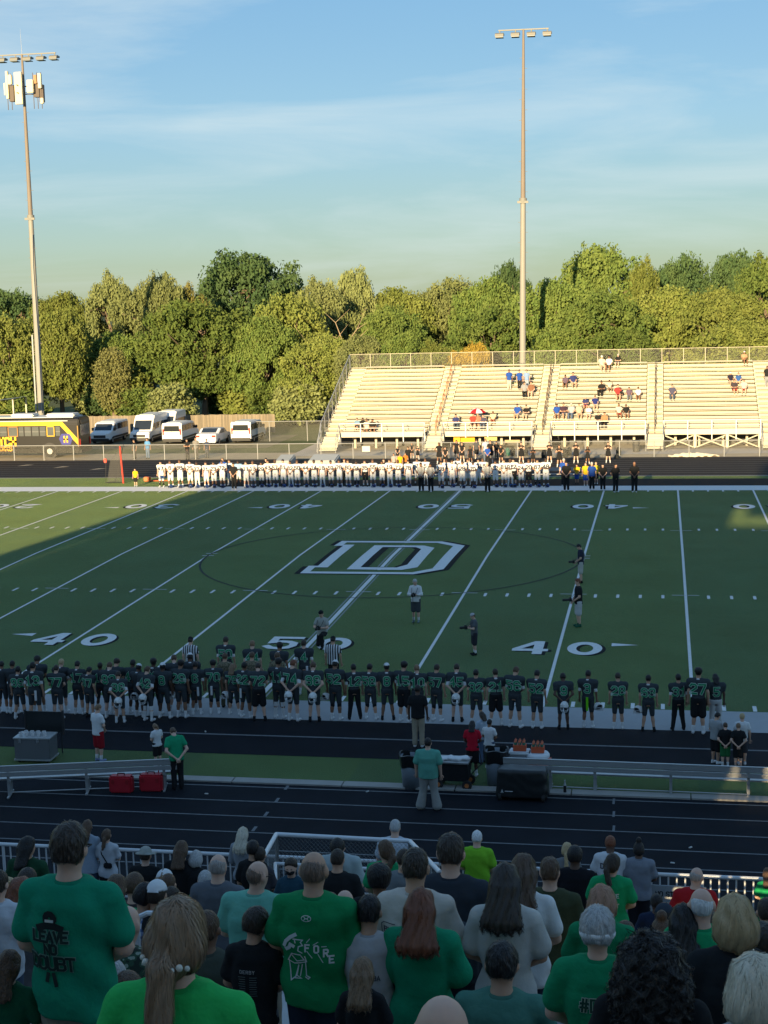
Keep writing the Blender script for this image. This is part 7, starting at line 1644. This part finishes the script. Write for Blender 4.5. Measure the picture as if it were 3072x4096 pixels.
def crowd(lb, zm, hx, hy, mode, D, build, sk, top, bottom, hair, arms='front', bow=.35, turn=0.0, rz=0.0, hgt=1.0, sleeve=.68, loose=.024, hem=.80, seed=None, lean=0.0, amp=.012, long=True, n_str=0, cap=None, voxel=None):
    seat = mode == 'sit'; fig = cfig(arms=arms if not seat else 'knees', seat=seat, bow=bow, turn=turn, lean=lean, **build)
    px, py = zm(hx, hy); head_h = fig.top((hair[2] if hair and len(hair) > 2 else 1.0) if hair and hair[0] != 'fringe' else .2, .012 if cap else 0.0)+(.07 if hair and hair[0] == 'bun' else 0)+(.028 if hair and hair[0] == 'curly' else 0)
    X, Y, z, sc = spot(px, py, mode, head_h, D)
    sc = float(np.clip(sc, .5, 1.2)); dist = math.hypot(X-CAM[0], Y-CAM[1])
    h = voxel or (.0135 if dist < 7.5 else (.016 if dist < 12 else .021)); hh = min(h, .014) if dist < 14 else h
    sd_ = (int(hx*7+hy) % 5) if seed is None else seed
    o = link('person', fig.mesh(('body',), .017 if dist < 12 else .023), skin(SK[sk])); o.location = (X, Y, z); o.rotation_euler = (0, 0, rz); o.scale = (sc,)*3; tag(o, lb, 'person', CRG)
    tk = ('shirt', sleeve, hem, loose, 1.475, sd_, amp)
    link('shirt', fig.mesh(tk, h), cloth(top) if isinstance(top, tuple) else top, o)
    link('collar', fig.mesh(('collar', loose), max(h*.7, .010), 0), cloth(tuple(c*.75 for c in top)) if isinstance(top, tuple) else top, o)
    link('trousers', fig.mesh(('legs_cloth', .75 if seat else .5, .105, .095, .90, long and not seat), .03), cloth(bottom), o)
    for i in range(2): link('shoe', fig.mesh(('shoe', i), .028), cloth(BLK), o)
    if hair:
        hm = hairm(HC[hair[1]]); hb = ('hair', hair[0], hair[2] if len(hair) > 2 else 1.0, sd_); me = fig.mesh(hb, hh); ho = link('hair', me, hm, o)
        if n_str: strands(ho, fig.hair(*hb[1:]), me, mat('hair_strand', HC[hair[1]], .38, .55, 60, spec=.5, stretch=(3, 3, .5), col2=tuple(min(1, c*1.9+.01) for c in HC[hair[1]])), n_str, .16 if hair[0] not in ('short', 'fringe') else .05, .0022, sd_, .25 if hair[0] != 'curly' else 1.3)
    if cap: link(cap[2] if len(cap) > 2 else 'cap', fig.mesh((cap[0],)+((cap[1],) if cap[0] == 'cap' else ()), hh), cloth(cap[-1] if isinstance(cap[-1], tuple) else WHT), o)
    return o, fig, fig.shirt(*tk[1:])
def pr(o, B, pls, wd, col, x0=0, z0=1.25, off=.006, name='print'): return print_on(name, B, pls, wd, mat('shirt_print', col, .85), o, x0, z0, False, off)

# ---- the big foreground figures
o, fg, B = crowd('tall man in green tee printed LEAVE NO DOUBT, far left foreground', c1, 425, 90, 'stand', 7.8, BIG, 'pale', (.008, .24, .135), KHAKI, ('short', 'dark', 1.2), 'front', .22, n_str=900, amp=.016)
for tx, x0, z0, hh_ in (('LEAVE', -.055, 1.245, .050), ('NO', -.055, 1.182, .046), ('DOUBT', -.055, 1.105, .066)):
    pr(o, B, text_lines(tx, hh_, .16), .021, (.16, .30, .25), x0, z0); pr(o, B, text_lines(tx, hh_, .16), .014, (.006, .025, .02), x0, z0, .009)
pr(o, B, [[(.0+.022*math.cos(t), .025*math.sin(t)) for t in np.linspace(0, 6.28, 12)]], .030, (.012, .016, .016), -.055, 1.335, .007); pr(o, B, [[(-.055, 0), (-.02, .012), (.02, .012), (.055, 0)]], .035, (.012, .016, .016), -.055, 1.288, .007); pr(o, B, [[(-.016, 0), (.016, 0)]], .014, (.45, .5, .5), -.055, 1.325, .010)
pr(o, B, [[(.0, 0), (.012, -.05)], [(-.03, 0), (-.035, -.03)]], .02, (.01, .02, .018), -.05, 1.045, .007)
def glasses(o, fg):
    g = MB(); 
    for sx in (-1, 1): g.tube(tuple(fg.hp((sx*.084, -.01, 1.640))), tuple(fg.hp((sx*.075, .10, 1.645))), .004, n=5)
    g.tube(tuple(fg.hp((-.075, .10, 1.645))), tuple(fg.hp((.075, .10, 1.645))), .005, n=5); g.build('glasses', plastic((.02, .02, .02)), o)
glasses(o, fg)
o, fg, B = crowd('woman in bright green tee with beaded ponytail clip and white headband', c1, 1120, 588, 'stand', 4.6, FL, 'pale', (.025, .42, .10), DENIM, ('pony', 'lbrown', 1.3), 'front', .22, turn=-.06, n_str=3200, voxel=.0125)
hb_ = fg.head_band(1.585, 1.615, .006); hb_.cut(tuple(fg.head_T()[1]@np.array((0, -1, 0))), float((fg.head_T()[1]@np.array((0, -1, 0)))@fg.hp((0, -.085, 1.6)))); link('headband', body_mesh('headband', hb_, .011), cloth((.42, .43, .42)), o)
be = MB()
for k in range(9):
    c_ = fg.hp((-.075+.019*k, -.158+.045*(abs(k-4)/4)**2, 1.578+.006*math.cos(k*1.7)-.02*(k-4)/8)); r = .010+.003*(k % 2)
    be.lathe([(0, -r), (r*.7, -r*.7), (r, 0), (r*.7, r*.7), (0, r)], tuple(c_), 8)
be.build('hair_clip', mat('beads', (.55, .55, .50), .2), o, smooth=True)
o, fg, B = crowd('balding man in dark green tee printed FORE, centre foreground', c2, 562, 278, 'stand', 8.8, BIG, 'tan', (.008, .22, .075), (.02, .03, .05), ('fringe', 'stubble', 1), 'front', .25, n_str=500, amp=.017, seed=1)
zz = lambda pts: [((x-575)*.00096, -(y-830)*.00100) for x, y in pts]
W1 = (.55, .60, .60)
for pls, w in (([[(405,805),(418,775),(450,745),(482,728)], [(420,826),(440,812),(450,790),(468,798)]], .022), ([[(470,755),(532,757),(518,772),(532,790),(505,798),(500,824),(527,836)], [(480,764),(483,776)], [(456,850),(515,850),(540,880),(490,895),(456,860)], [(455,850),(424,905),(470,916),(556,890),(545,858)], [(432,905),(446,1022),(476,1000),(500,922)], [(500,922),(484,992),(516,1006),(474,1008)], [(525,915),(508,990)], [(549,880),(549,985),(571,995),(560,1006),(544,995)]], .007), ([[(558,770),(578,747)], [(600,785),(630,767)], [(653,797),(680,797)], [(560,825),(592,864)], [(630,842),(660,893)]], .005)):
    pr(o, B, [zz(q) for q in pls], w, W1, 0, 1.185)
for ch, x, y, s in (('F', 561, 805, .040), ('O', 619, 811, .042), ('R', 678, 836, .040), ('E', 713, 876, .040)):
    q = text_lines(ch, s); pr(o, B, q, .0105, W1, (x-575)*.00096, 1.185-(y-830)*.001)
pr(o, B, [[(.030*math.cos(t), .017*math.sin(t)) for t in np.linspace(0, 6.28, 20)], [(-.014, .009), (-.006, .0), (.006, .0), (.014, .009)], [(-.014, -.009), (-.006, .0), (.006, .0), (.014, -.009)]], .004, W1, -.015, 1.395)
o, fg, B = crowd('woman with very long auburn hair and loose green top', c2, 1262, 522, 'stand', 9.0, FL, 'pale', (.008, .24, .12), BLK, ('verylong', 'auburn', 1.4), 'front', .30, sleeve=.85, loose=.045, n_str=3000, amp=.010)
o, fg, B = crowd('bald man cut off by the bottom edge, right of centre', c2, 1395, 1218, 'sit', 5.3, MED, 'pale', (.03, .12, .10), DENIM, None, bow=.15)
o, fg, B = crowd('seated dark-haired man in grey-green tee, bottom right of centre', c3, 560, 1188, 'sit', 9.1, MED, 'tan', (.065, .19, .15), DENIM, ('short', 'black', 1.2), bow=.3, n_str=800)
o, fg, B = crowd('white-haired woman in white visor and green #DF tee', c4, 190, 848, 'stand', 7.1, FL, 'pale', (.008, .23, .10), DENIM, ('short', 'grey', 1.9), 'front', .25, n_str=1400, voxel=.0135)
link('visor', body_mesh('visor', fg.head_band(1.605, 1.640, .014), .011), cloth((.75, .76, .78)), o)
pr(o, B, text_lines('#DFB', .068, .26), .020, (.40, .5, .42), .02, 1.27); pr(o, B, text_lines('#DFB', .068, .26), .013, (.008, .05, .03), .02, 1.27, .009)
o, fg, B = crowd('woman with big dark curly hair in the right foreground', c4, 655, 1030, 'stand', 5.9, FL, 'brown', BLK, BLK, ('curly', 'black', 1), 'front', .15, n_str=3500)
o, fg, B = crowd('woman with streaked blond bob and black top', c4, 1385, 748, 'stand', 6.9, FL, 'pale', (.018, .02, .023), BLK, ('bob', 'blond', 2.0), 'front', .25, n_str=2600)
o, fg, B = crowd('woman with tousled ash-blond hair in the bottom right corner', c4, 1560, 1262, 'stand', 4.9, FL, 'pale', GREYT, BLK, ('bob', 'plat', 2.6), 'front', .2, n_str=2600, hgt=.97)
o, fg, B = crowd('woman with long wavy dark hair and grey tee', c3, 592, 488, 'stand', 10, F_, 'tan', (.50, .49, .46), BLK, ('wavy', 'dark', 1.4), 'front', .3, n_str=2600, sleeve=.7, loose=.035, amp=.009)
o, fg, B = crowd('brown-haired woman in white tee beside the long wavy hair', c3, 755, 410, 'stand', 11.5, F_, 'pale', (.66, .67, .68), (.03, .045, .08), ('long', 'brown', 1.2), 'front', .35, n_str=1200)
o, fg, B = crowd('broad man with buzz cut in olive tee', c3, 990, 433, 'stand', 13, BIG, 'pale', OLIV, KHAKI, ('short', 'brown', .5), 'front', .3, n_str=400)
o, fg, B = crowd('man in pale tan tee with small box print BU', c2, 1222, 264, 'stand', 10, MED, 'tan', TAN, KHAKI, ('short', 'dark', .8), 'front', .35, n_str=500)
pr(o, B, text_lines('BU', .035), .008, (.05, .05, .06), -.16, 1.27); pr(o, B, [[(-.045, -.03), (-.03, -.045), (.05, -.045)], [(-.045, -.03), (-.045, .03), (-.03, .045), (.05, .045)]], .005, (.05, .05, .06), -.16, 1.27)
o, fg, B = crowd('tall man in dark navy tee with small backpack', c2, 1455, 163, 'stand', 10.8, BIG, 'pale', NAV, (.03, .035, .05), ('short', 'dark', 1.1), 'front', .3, n_str=600)
bk_ = link('backpack', BPM, cloth((.035, .045, .055))); bk_.location = (o.location.x+.10, o.location.y-.25*o.scale[0], o.location.z+.93*o.scale[0]); bk_.scale = (.85, .75, .85); tag(bk_, 'small dark backpack worn by the man in navy tee', 'backpack')
o, fg, B = crowd('heavy balding man in teal tee with glasses, face turned right', c2, 188, 333, 'stand', 11.5, dict(wide=1.2, belly=.05), 'pale', TEAL, KHAKI, ('fringe', 'stubble', 1), 'front', .2, turn=-.55, loose=.03, amp=.006, n_str=300); glasses(o, fg)
o, fg, B = crowd('grey-haired balding man in slate grey tee', c1, 1402, 293, 'stand', 13, BIG, 'pale', (.11, .12, .14), DENIM, ('fringe', 'gstub', 1), 'front', .3, n_str=300)
o, fg, B = crowd('boy in black tee with grey schedule print', c2, 172, 638, 'stand', 9.0, dict(wide=.92), 'tan', BLK, (.30, .31, .33), ('short', 'dark', 2.0), 'front', .3, turn=-.4, hgt=.88, n_str=700)
pr(o, B, text_lines('DERBY', .026, .4), .005, (.35, .36, .36), -.02, 1.30)
for k in range(9): pr(o, B, [[(-.075+.004*(k % 3), 0), (-.02, .003)], [(.02, 0), (.075-.005*(k % 2), .002)]], .006, (.10, .13, .13), -.02, 1.255-.019*k)
o, fg, B = crowd('boy with buzz cut in grey tee printed URUBA', c2, 925, 563, 'stand', 9.4, dict(wide=.9), 'tan', (.42, .41, .42), BLK, ('short', 'black', .8), 'front', .3, hgt=.86, n_str=500)
pr(o, B, text_lines('URUBA', .034, .25), .007, (.05, .05, .06), .03, 1.21)
o, fg, B = crowd('child with long light brown hair between the FORE man and auburn hair', c2, 885, 968, 'stand', 8, dict(fem=True, wide=.8), 'pale', BLK, BLK, ('long', 'lbrown', 1.5), 'front', .3, hgt=.70, n_str=900)
o, fg, B = crowd('small boy with brown hair low between the two left foreground figures', c1, 808, 1058, 'sit', 9, dict(wide=.85), 'tan', (.18, .19, .20), DENIM, ('short', 'brown', 1.8), bow=.2, hgt=.85, n_str=600)
# ---- rows towards the front
crowd('seated bald man in leaf-print shirt, left', c1, 785, 633, 'sit', 10.5, MED, 'pale', LEAFP, KHAKI, None, bow=.3, turn=-.2)
crowd('woman in blue and white plaid shirt', c1, 905, 478, 'sit', 15, FL, 'tan', PLAID, DENIM, ('short', 'black', 1.5), bow=.35, turn=-.5, sleeve=1.6)
crowd('boy in backward white cap and black tee', c1, 1005, 455, 'sit', 15, M_, 'tan', BLK, BLK, ('short', 'dark', .8), bow=.2, cap=('cap', True, 'cap', WHT))
crowd('woman with long brown hair and green tee, seated left', c1, 742, 418, 'sit', 16.5, F_, 'pale', (.012, .29, .11), DENIM, ('long', 'brown', 1.2), bow=.2)
crowd('dark-haired woman seated between brown hair and white cap', c1, 852, 418, 'sit', 16.5, F_, 'pale', (.06, .05, .05), DENIM, ('short', 'brown', 1.8), bow=.4)
crowd('child with brown buzz cut right of the white cap', c1, 1078, 420, 'sit', 19, dict(wide=.85), 'tan', BLK, BLK, ('short', 'brown', .8), bow=.3, hgt=.9)
crowd('child with dark hair below the black sweater woman', c1, 1100, 505, 'sit', 17, dict(wide=.85), 'tan', BLK, BLK, ('short', 'dark', 1.5), bow=.3, hgt=.9)
crowd('woman with auburn hair at the left edge', c1, 118, 355, 'sit', 13, F_, 'pale', (.12, .12, .13), BLK, ('long', 'auburn', 1.8), bow=.1)
crowd('dark-haired woman in dark green at the left rail', c1, 162, 172, 'stand', 19, FL, 'tan', DGREEN, BLK, ('long', 'black', 1.6), bow=.2, turn=-.5)
crowd('person with dark bun in front of the left rail woman', c1, 155, 298, 'sit', 17, F_, 'pale', DGREEN, BLK, ('short', 'dark', 1.5), bow=.3)
crowd('blond child cut by the left edge', c1, 8, 330, 'sit', 13, dict(wide=.85), 'pale', (.45, .46, .48), BLK, ('short', 'blond', 1.3), bow=.1, turn=-.7)
crowd('person in white tee cut by the left edge', c1, -30, 400, 'stand', 11, MED, 'pale', (.52, .54, .58), DENIM, ('short', 'dark', 1.0), bow=.3, hgt=.95)
crowd('person with long dark hair at the bottom left corner', c1, 40, 920, 'stand', 8, F_, 'pale', (.01, .10, .05), BLK, ('long', 'brown', 1.5), bow=.3, hgt=.95)
crowd('man in dark green hoodie behind the LEAVE NO DOUBT man', c1, 530, 255, 'sit', 15, BIG, 'tan', DGREEN, BLK, ('short', 'black', 1.0), bow=.4, sleeve=1.8)
crowd('woman in pale blue blouse with hair clip at the rail', c1, 558, 68, 'rail', 25.5, F_, 'pale', (.30, .36, .44), DENIM, ('long', 'brown', 1.0), arms='phone', bow=.35, sleeve=1.2)
o, fg, B = crowd('girl in white tee with black crossbody bag at the rail', c1, 685, 126, 'rail', 25.5, F_, 'pale', (.46, .48, .52), BLK, ('pony', 'brown', 1.0), arms='phone', bow=.3, long=False)
MB().box(-.02, .15, -.19, -.13, 1.02, 1.13).build('crossbody_bag', cloth(BLK), o, bevel=.02); MB().path([(.06, -.16, 1.12), (-.06, -.14, 1.30), (-.11, -.05, 1.455)], .012, 5).build('bag_strap', cloth(BLK), o)
crowd('person in sun hat and black tee with lime print', c1, 935, 240, 'stand', 22, FL, 'pale', BLK, BLK, ('short', 'dark', 1.0), bow=.25, cap=('bucket', None, 'sun_hat', (.30, .31, .28)), hgt=.95)
crowd('person in pale flat hat by the rail', c1, 1095, 262, 'sit', 23, F_, 'pale', (.3, .3, .3), BLK, ('short', 'grey', 1.0), bow=.2, cap=('cap', True, 'cap', (.34, .34, .32)))
crowd('woman in white cap with blond hair by the rail', c1, 1048, 318, 'sit', 21, F_, 'pale', BLK, BLK, ('long', 'lbrown', 1.0), bow=.2, turn=-.4, cap=('cap', False, 'cap', WHT))
crowd('woman with long brown hair and black sweater', c1, 1168, 204, 'stand', 22, FL, 'pale', BLK, BLK, ('long', 'brown', 1.2), bow=.3, sleeve=1.8, hgt=.97)
crowd('woman with grey curls and black tee with yellow print', c1, 1262, 268, 'stand', 21.5, FL, 'pale', BLK, BLK, ('bob', 'grey', 1.2), bow=.4, hgt=.92)
crowd('child in bright green tee right of the grey curls', c1, 1318, 345, 'sit', 22, dict(wide=.85), 'pale', (.015, .26, .06), BLK, ('short', 'grey', 1.0), bow=.3)
crowd('woman with long platinum hair in grey speckled top at the rail', c1, 1570, 112, 'rail', 25.5, F_, 'pale', (.25, .27, .30), BLK, ('verylong', 'plat', 1.2), arms='front', bow=.2, sleeve=1.6, n_str=900)
crowd('dark-haired child in black beside the platinum hair', c2, 175, 198, 'stand', 22, dict(wide=.85), 'tan', BLK, BLK, ('short', 'black', 1.2), bow=.2, hgt=.78)
crowd('small dark-haired child right of the child in black', c2, 222, 242, 'stand', 22, dict(wide=.8), 'tan', (.05, .05, .06), BLK, ('short', 'dark', 1.0), bow=.2, hgt=.68)
o, fg, B = crowd('woman in pale grey tee facing the camera with bent head and lanyard', c2, 735, 84, 'stand', 21.5, FL, 'pale', (.36, .42, .43), DENIM, ('short', 'black', 1.5), arms='front', bow=.75, rz=math.pi, sleeve=.7, hgt=.97)
pr_ = print_on('print', B, text_lines('DT', .06), .016, mat('shirt_print', (.02, .12, .08), .85), o, .10, 1.27, True); MB().path([(-.06, .13, 1.46), (-.05, .17, 1.30), (0, .19, 1.12)], .012, 5).build('lanyard', cloth((.25, .01, .03)), o)
o, fg, B = crowd('boy with black face mask looking at the camera inside the stair well', c2, 425, 308, 'stand', 20, dict(wide=.85), 'pale', (.02, .06, .09), BLK, ('short', 'dark', 1.5), arms='side', bow=.05, rz=math.pi, hgt=.72)
face(o, fg); mb_ = Body(.01); mb_.ell(fg.hp((0, .040, 1.592)), (.066, .070, .052), fg.head_T()[1]); mb_.cut((0, -1, 0), -.03); link('face_mask', body_mesh('face_mask', mb_, .012), cloth(BLK), o)
crowd('man in black tee with faint print before the stair well', c2, 722, 260, 'stand', 18, BIG, 'tan', BLK, BLK, ('short', 'dark', .7), bow=.35, hgt=.95)
crowd('grey-haired man in white tee leaning at the rail', c2, 1093, 78, 'rail', 25.5, BIG, 'pale', (.46, .50, .56), DENIM, ('short', 'grey', .8), arms='front', bow=.35, lean=.1)
crowd('woman with glasses and ponytail in green tee with grey strap', c2, 1048, 194, 'stand', 20.5, FL, 'pale', (.012, .29, .11), BLK, ('pony', 'brown', 1.3), bow=.15, turn=.9, hgt=.95)
crowd('man in grey tee behind the pale tan tee', c2, 1152, 262, 'stand', 19, MED, 'tan', (.16, .18, .19), DENIM, ('short', 'dark', 1.0), bow=.4, hgt=.93)
crowd('woman with big dark curls tied up', c2, 992, 358, 'stand', 12, FL, 'brown', BLK, BLK, ('afro', 'black', 2.2), bow=.25, hgt=.95)
crowd('bald man, leftmost of the low heads before the FORE man', c2, 425, 566, 'sit', 15.5, M_, 'pale', (.1, .1, .1), BLK, None, bow=.2)
crowd('bald man, middle of the low heads right of the FORE man', c2, 770, 523, 'sit', 15.5, M_, 'pale', (.3, .31, .33), BLK, ('fringe', 'gstub', 1), bow=.2)
crowd('grey-haired woman below the bald man right of the FORE man', c2, 790, 584, 'sit', 14.5, F_, 'pale', (.35, .25, .28), BLK, ('bob', 'grey', 1.0), bow=.2)
crowd('brown-haired child peeking behind the FORE man', c2, 668, 545, 'sit', 15, dict(wide=.85), 'tan', BLK, BLK, ('short', 'brown', 1.0), bow=.3)
crowd('white-haired man in lime tee at the rail', c3, 345, 190, 'rail', 25.5, MED, 'pale', LIME, DENIM, ('short', 'white', .9), arms='front', bow=.4, loose=.03)
crowd('blond ponytail woman in grey tee at the rail', c3, 1145, 290, 'rail', 25.5, F_, 'pale', (.16, .17, .18), (.3, .32, .36), ('pony', 'blond', 1.2), bow=.2)
crowd('person in black hoodie with hood up by the rail', c3, 1213, 322, 'stand', 21.5, BIG, 'dark', (.012, .012, .016), (.35, .28, .10), ('short', 'black', 2.2), bow=.3, sleeve=1.8, hgt=.96)
o, fg, B = crowd('man in white DERBY tee and red headwrap leaning on the rail', c3, 1527, 243, 'rail', 25.5, MED, 'dark', (.55, .57, .60), BLK, ('short', 'auburn', 1.0), arms='front', bow=.6)
pr(o, B, text_lines('DERBY', .075, .22), .017, (.05, .05, .07), 0, 1.31)
for k in range(4): pr(o, B, [[(-.08+.01*k, 0), (.07, .0)]], .014, (.12, .12, .14), 0, 1.24-.045*k)
o, fg, B = crowd('woman in green tee with long dark ponytail, white print', c3, 1535, 388, 'stand', 20, FL, 'pale', (.010, .30, .11), BLK, ('pony', 'dark', 1.2), bow=.25, turn=-.5)
for tx, k in (('LEAVE', 0), ('NO', 1), ('DOUBT', 2)): pr(o, B, text_lines(tx, .045, .3), .010, (.5, .55, .52), 0, 1.29-.06*k)
crowd('woman with strawberry-blond bob and green top', c3, 1452, 678, 'stand', 10.2, FL, 'pale', (.010, .22, .09), BLK, ('bob', 'dyed', 1.8), bow=.3, n_str=1200)
crowd('man in grey tee with black topknot at the rail', c4, 548, 245, 'rail', 25.5, MED, 'dark', (.19, .21, .25), (.015, .015, .02), ('bun', 'black', 1.0), arms='front', bow=.35)
crowd('man in red shirt with sunlit balding head', c4, 1030, 500, 'stand', 19, MED, 'pale', (.38, .015, .02), BLK, ('fringe', 'gstub', 1), bow=.35, hgt=.93, turn=-.4)
crowd('bald man with white fringe of hair and green collar', c4, 1090, 680, 'stand', 9.5, MED, 'pale', (.012, .29, .11), DENIM, ('fringe', 'white', 1), bow=.2, hgt=.98)
crowd('woman with long straight black hair', c4, 930, 818, 'stand', 9.5, F_, 'tan', (.015, .03, .05), BLK, ('verylong', 'black', 1.4), bow=.2, n_str=1200)
crowd('person with short black hair in navy jacket', c4, 702, 728, 'stand', 17.5, MED, 'dark', (.014, .022, .05), BLK, ('short', 'black', 1.2), bow=.3, hgt=.92)
crowd('person in dark cap beside the navy jacket', c4, 768, 808, 'sit', 16, M_, 'dark', (.02, .02, .03), BLK, ('short', 'black', 1.0), bow=.3, cap=('cap', True, 'cap', (.03, .04, .055)))
crowd('woman with brown hair and hoop earring', c4, 745, 878, 'sit', 14.5, F_, 'tan', BLK, BLK, ('bun', 'brown', 1.4), bow=.3)
crowd('child with brown hair beside the hoop earring woman', c4, 432, 968, 'sit', 14.5, dict(wide=.85), 'tan', (.2, .2, .2), BLK, ('short', 'brown', 1.3), bow=.3)
crowd('girl in green tee and shorts at the right edge by the rail', c4, 1655, 500, 'rail', 25.5, dict(fem=True, wide=.85), 'pale', (.012, .26, .09), (.012, .22, .08), ('long', 'brown', 1.0), bow=.2, long=False, hgt=.75)
crowd('person in black tee cut by the right edge', c4, 1655, 770, 'stand', 12, MED, 'tan', BLK, BLK, ('short', 'dark', 1.0), bow=.3)
crowd('dark curly-haired person cut by the right edge', c4, 1640, 1010, 'sit', 10, F_, 'tan', (.02, .025, .05), BLK, ('afro', 'dark', 1.5), bow=.3)
crowd('olive-shirted man seated behind the ponytail woman', c1, 1325, 668, 'sit', 11, BIG, 'brown', (.06, .07, .055), DENIM, ('short', 'brown', .6), bow=.3)
crowd('grey-haired woman with glasses right of the lime tee', c3, 868, 545, 'sit', 20, F_, 'pale', (.15, .17, .2), BLK, ('short', 'grey', 1.3), bow=.2, turn=-.6)
crowd('person in dark grey shirt low at the lower left', c1, 690, 1000, 'sit', 9, MED, 'tan', (.04, .05, .05), DENIM, ('short', 'grey', 1.0), bow=.5, hgt=.9)
crowd('person in grey tee right of the strawberry-blond bob', c4, 1180, 880, 'sit', 12, MED, 'tan', (.02, .2, .09), BLK, ('short', 'dark', 1.0), bow=.3)
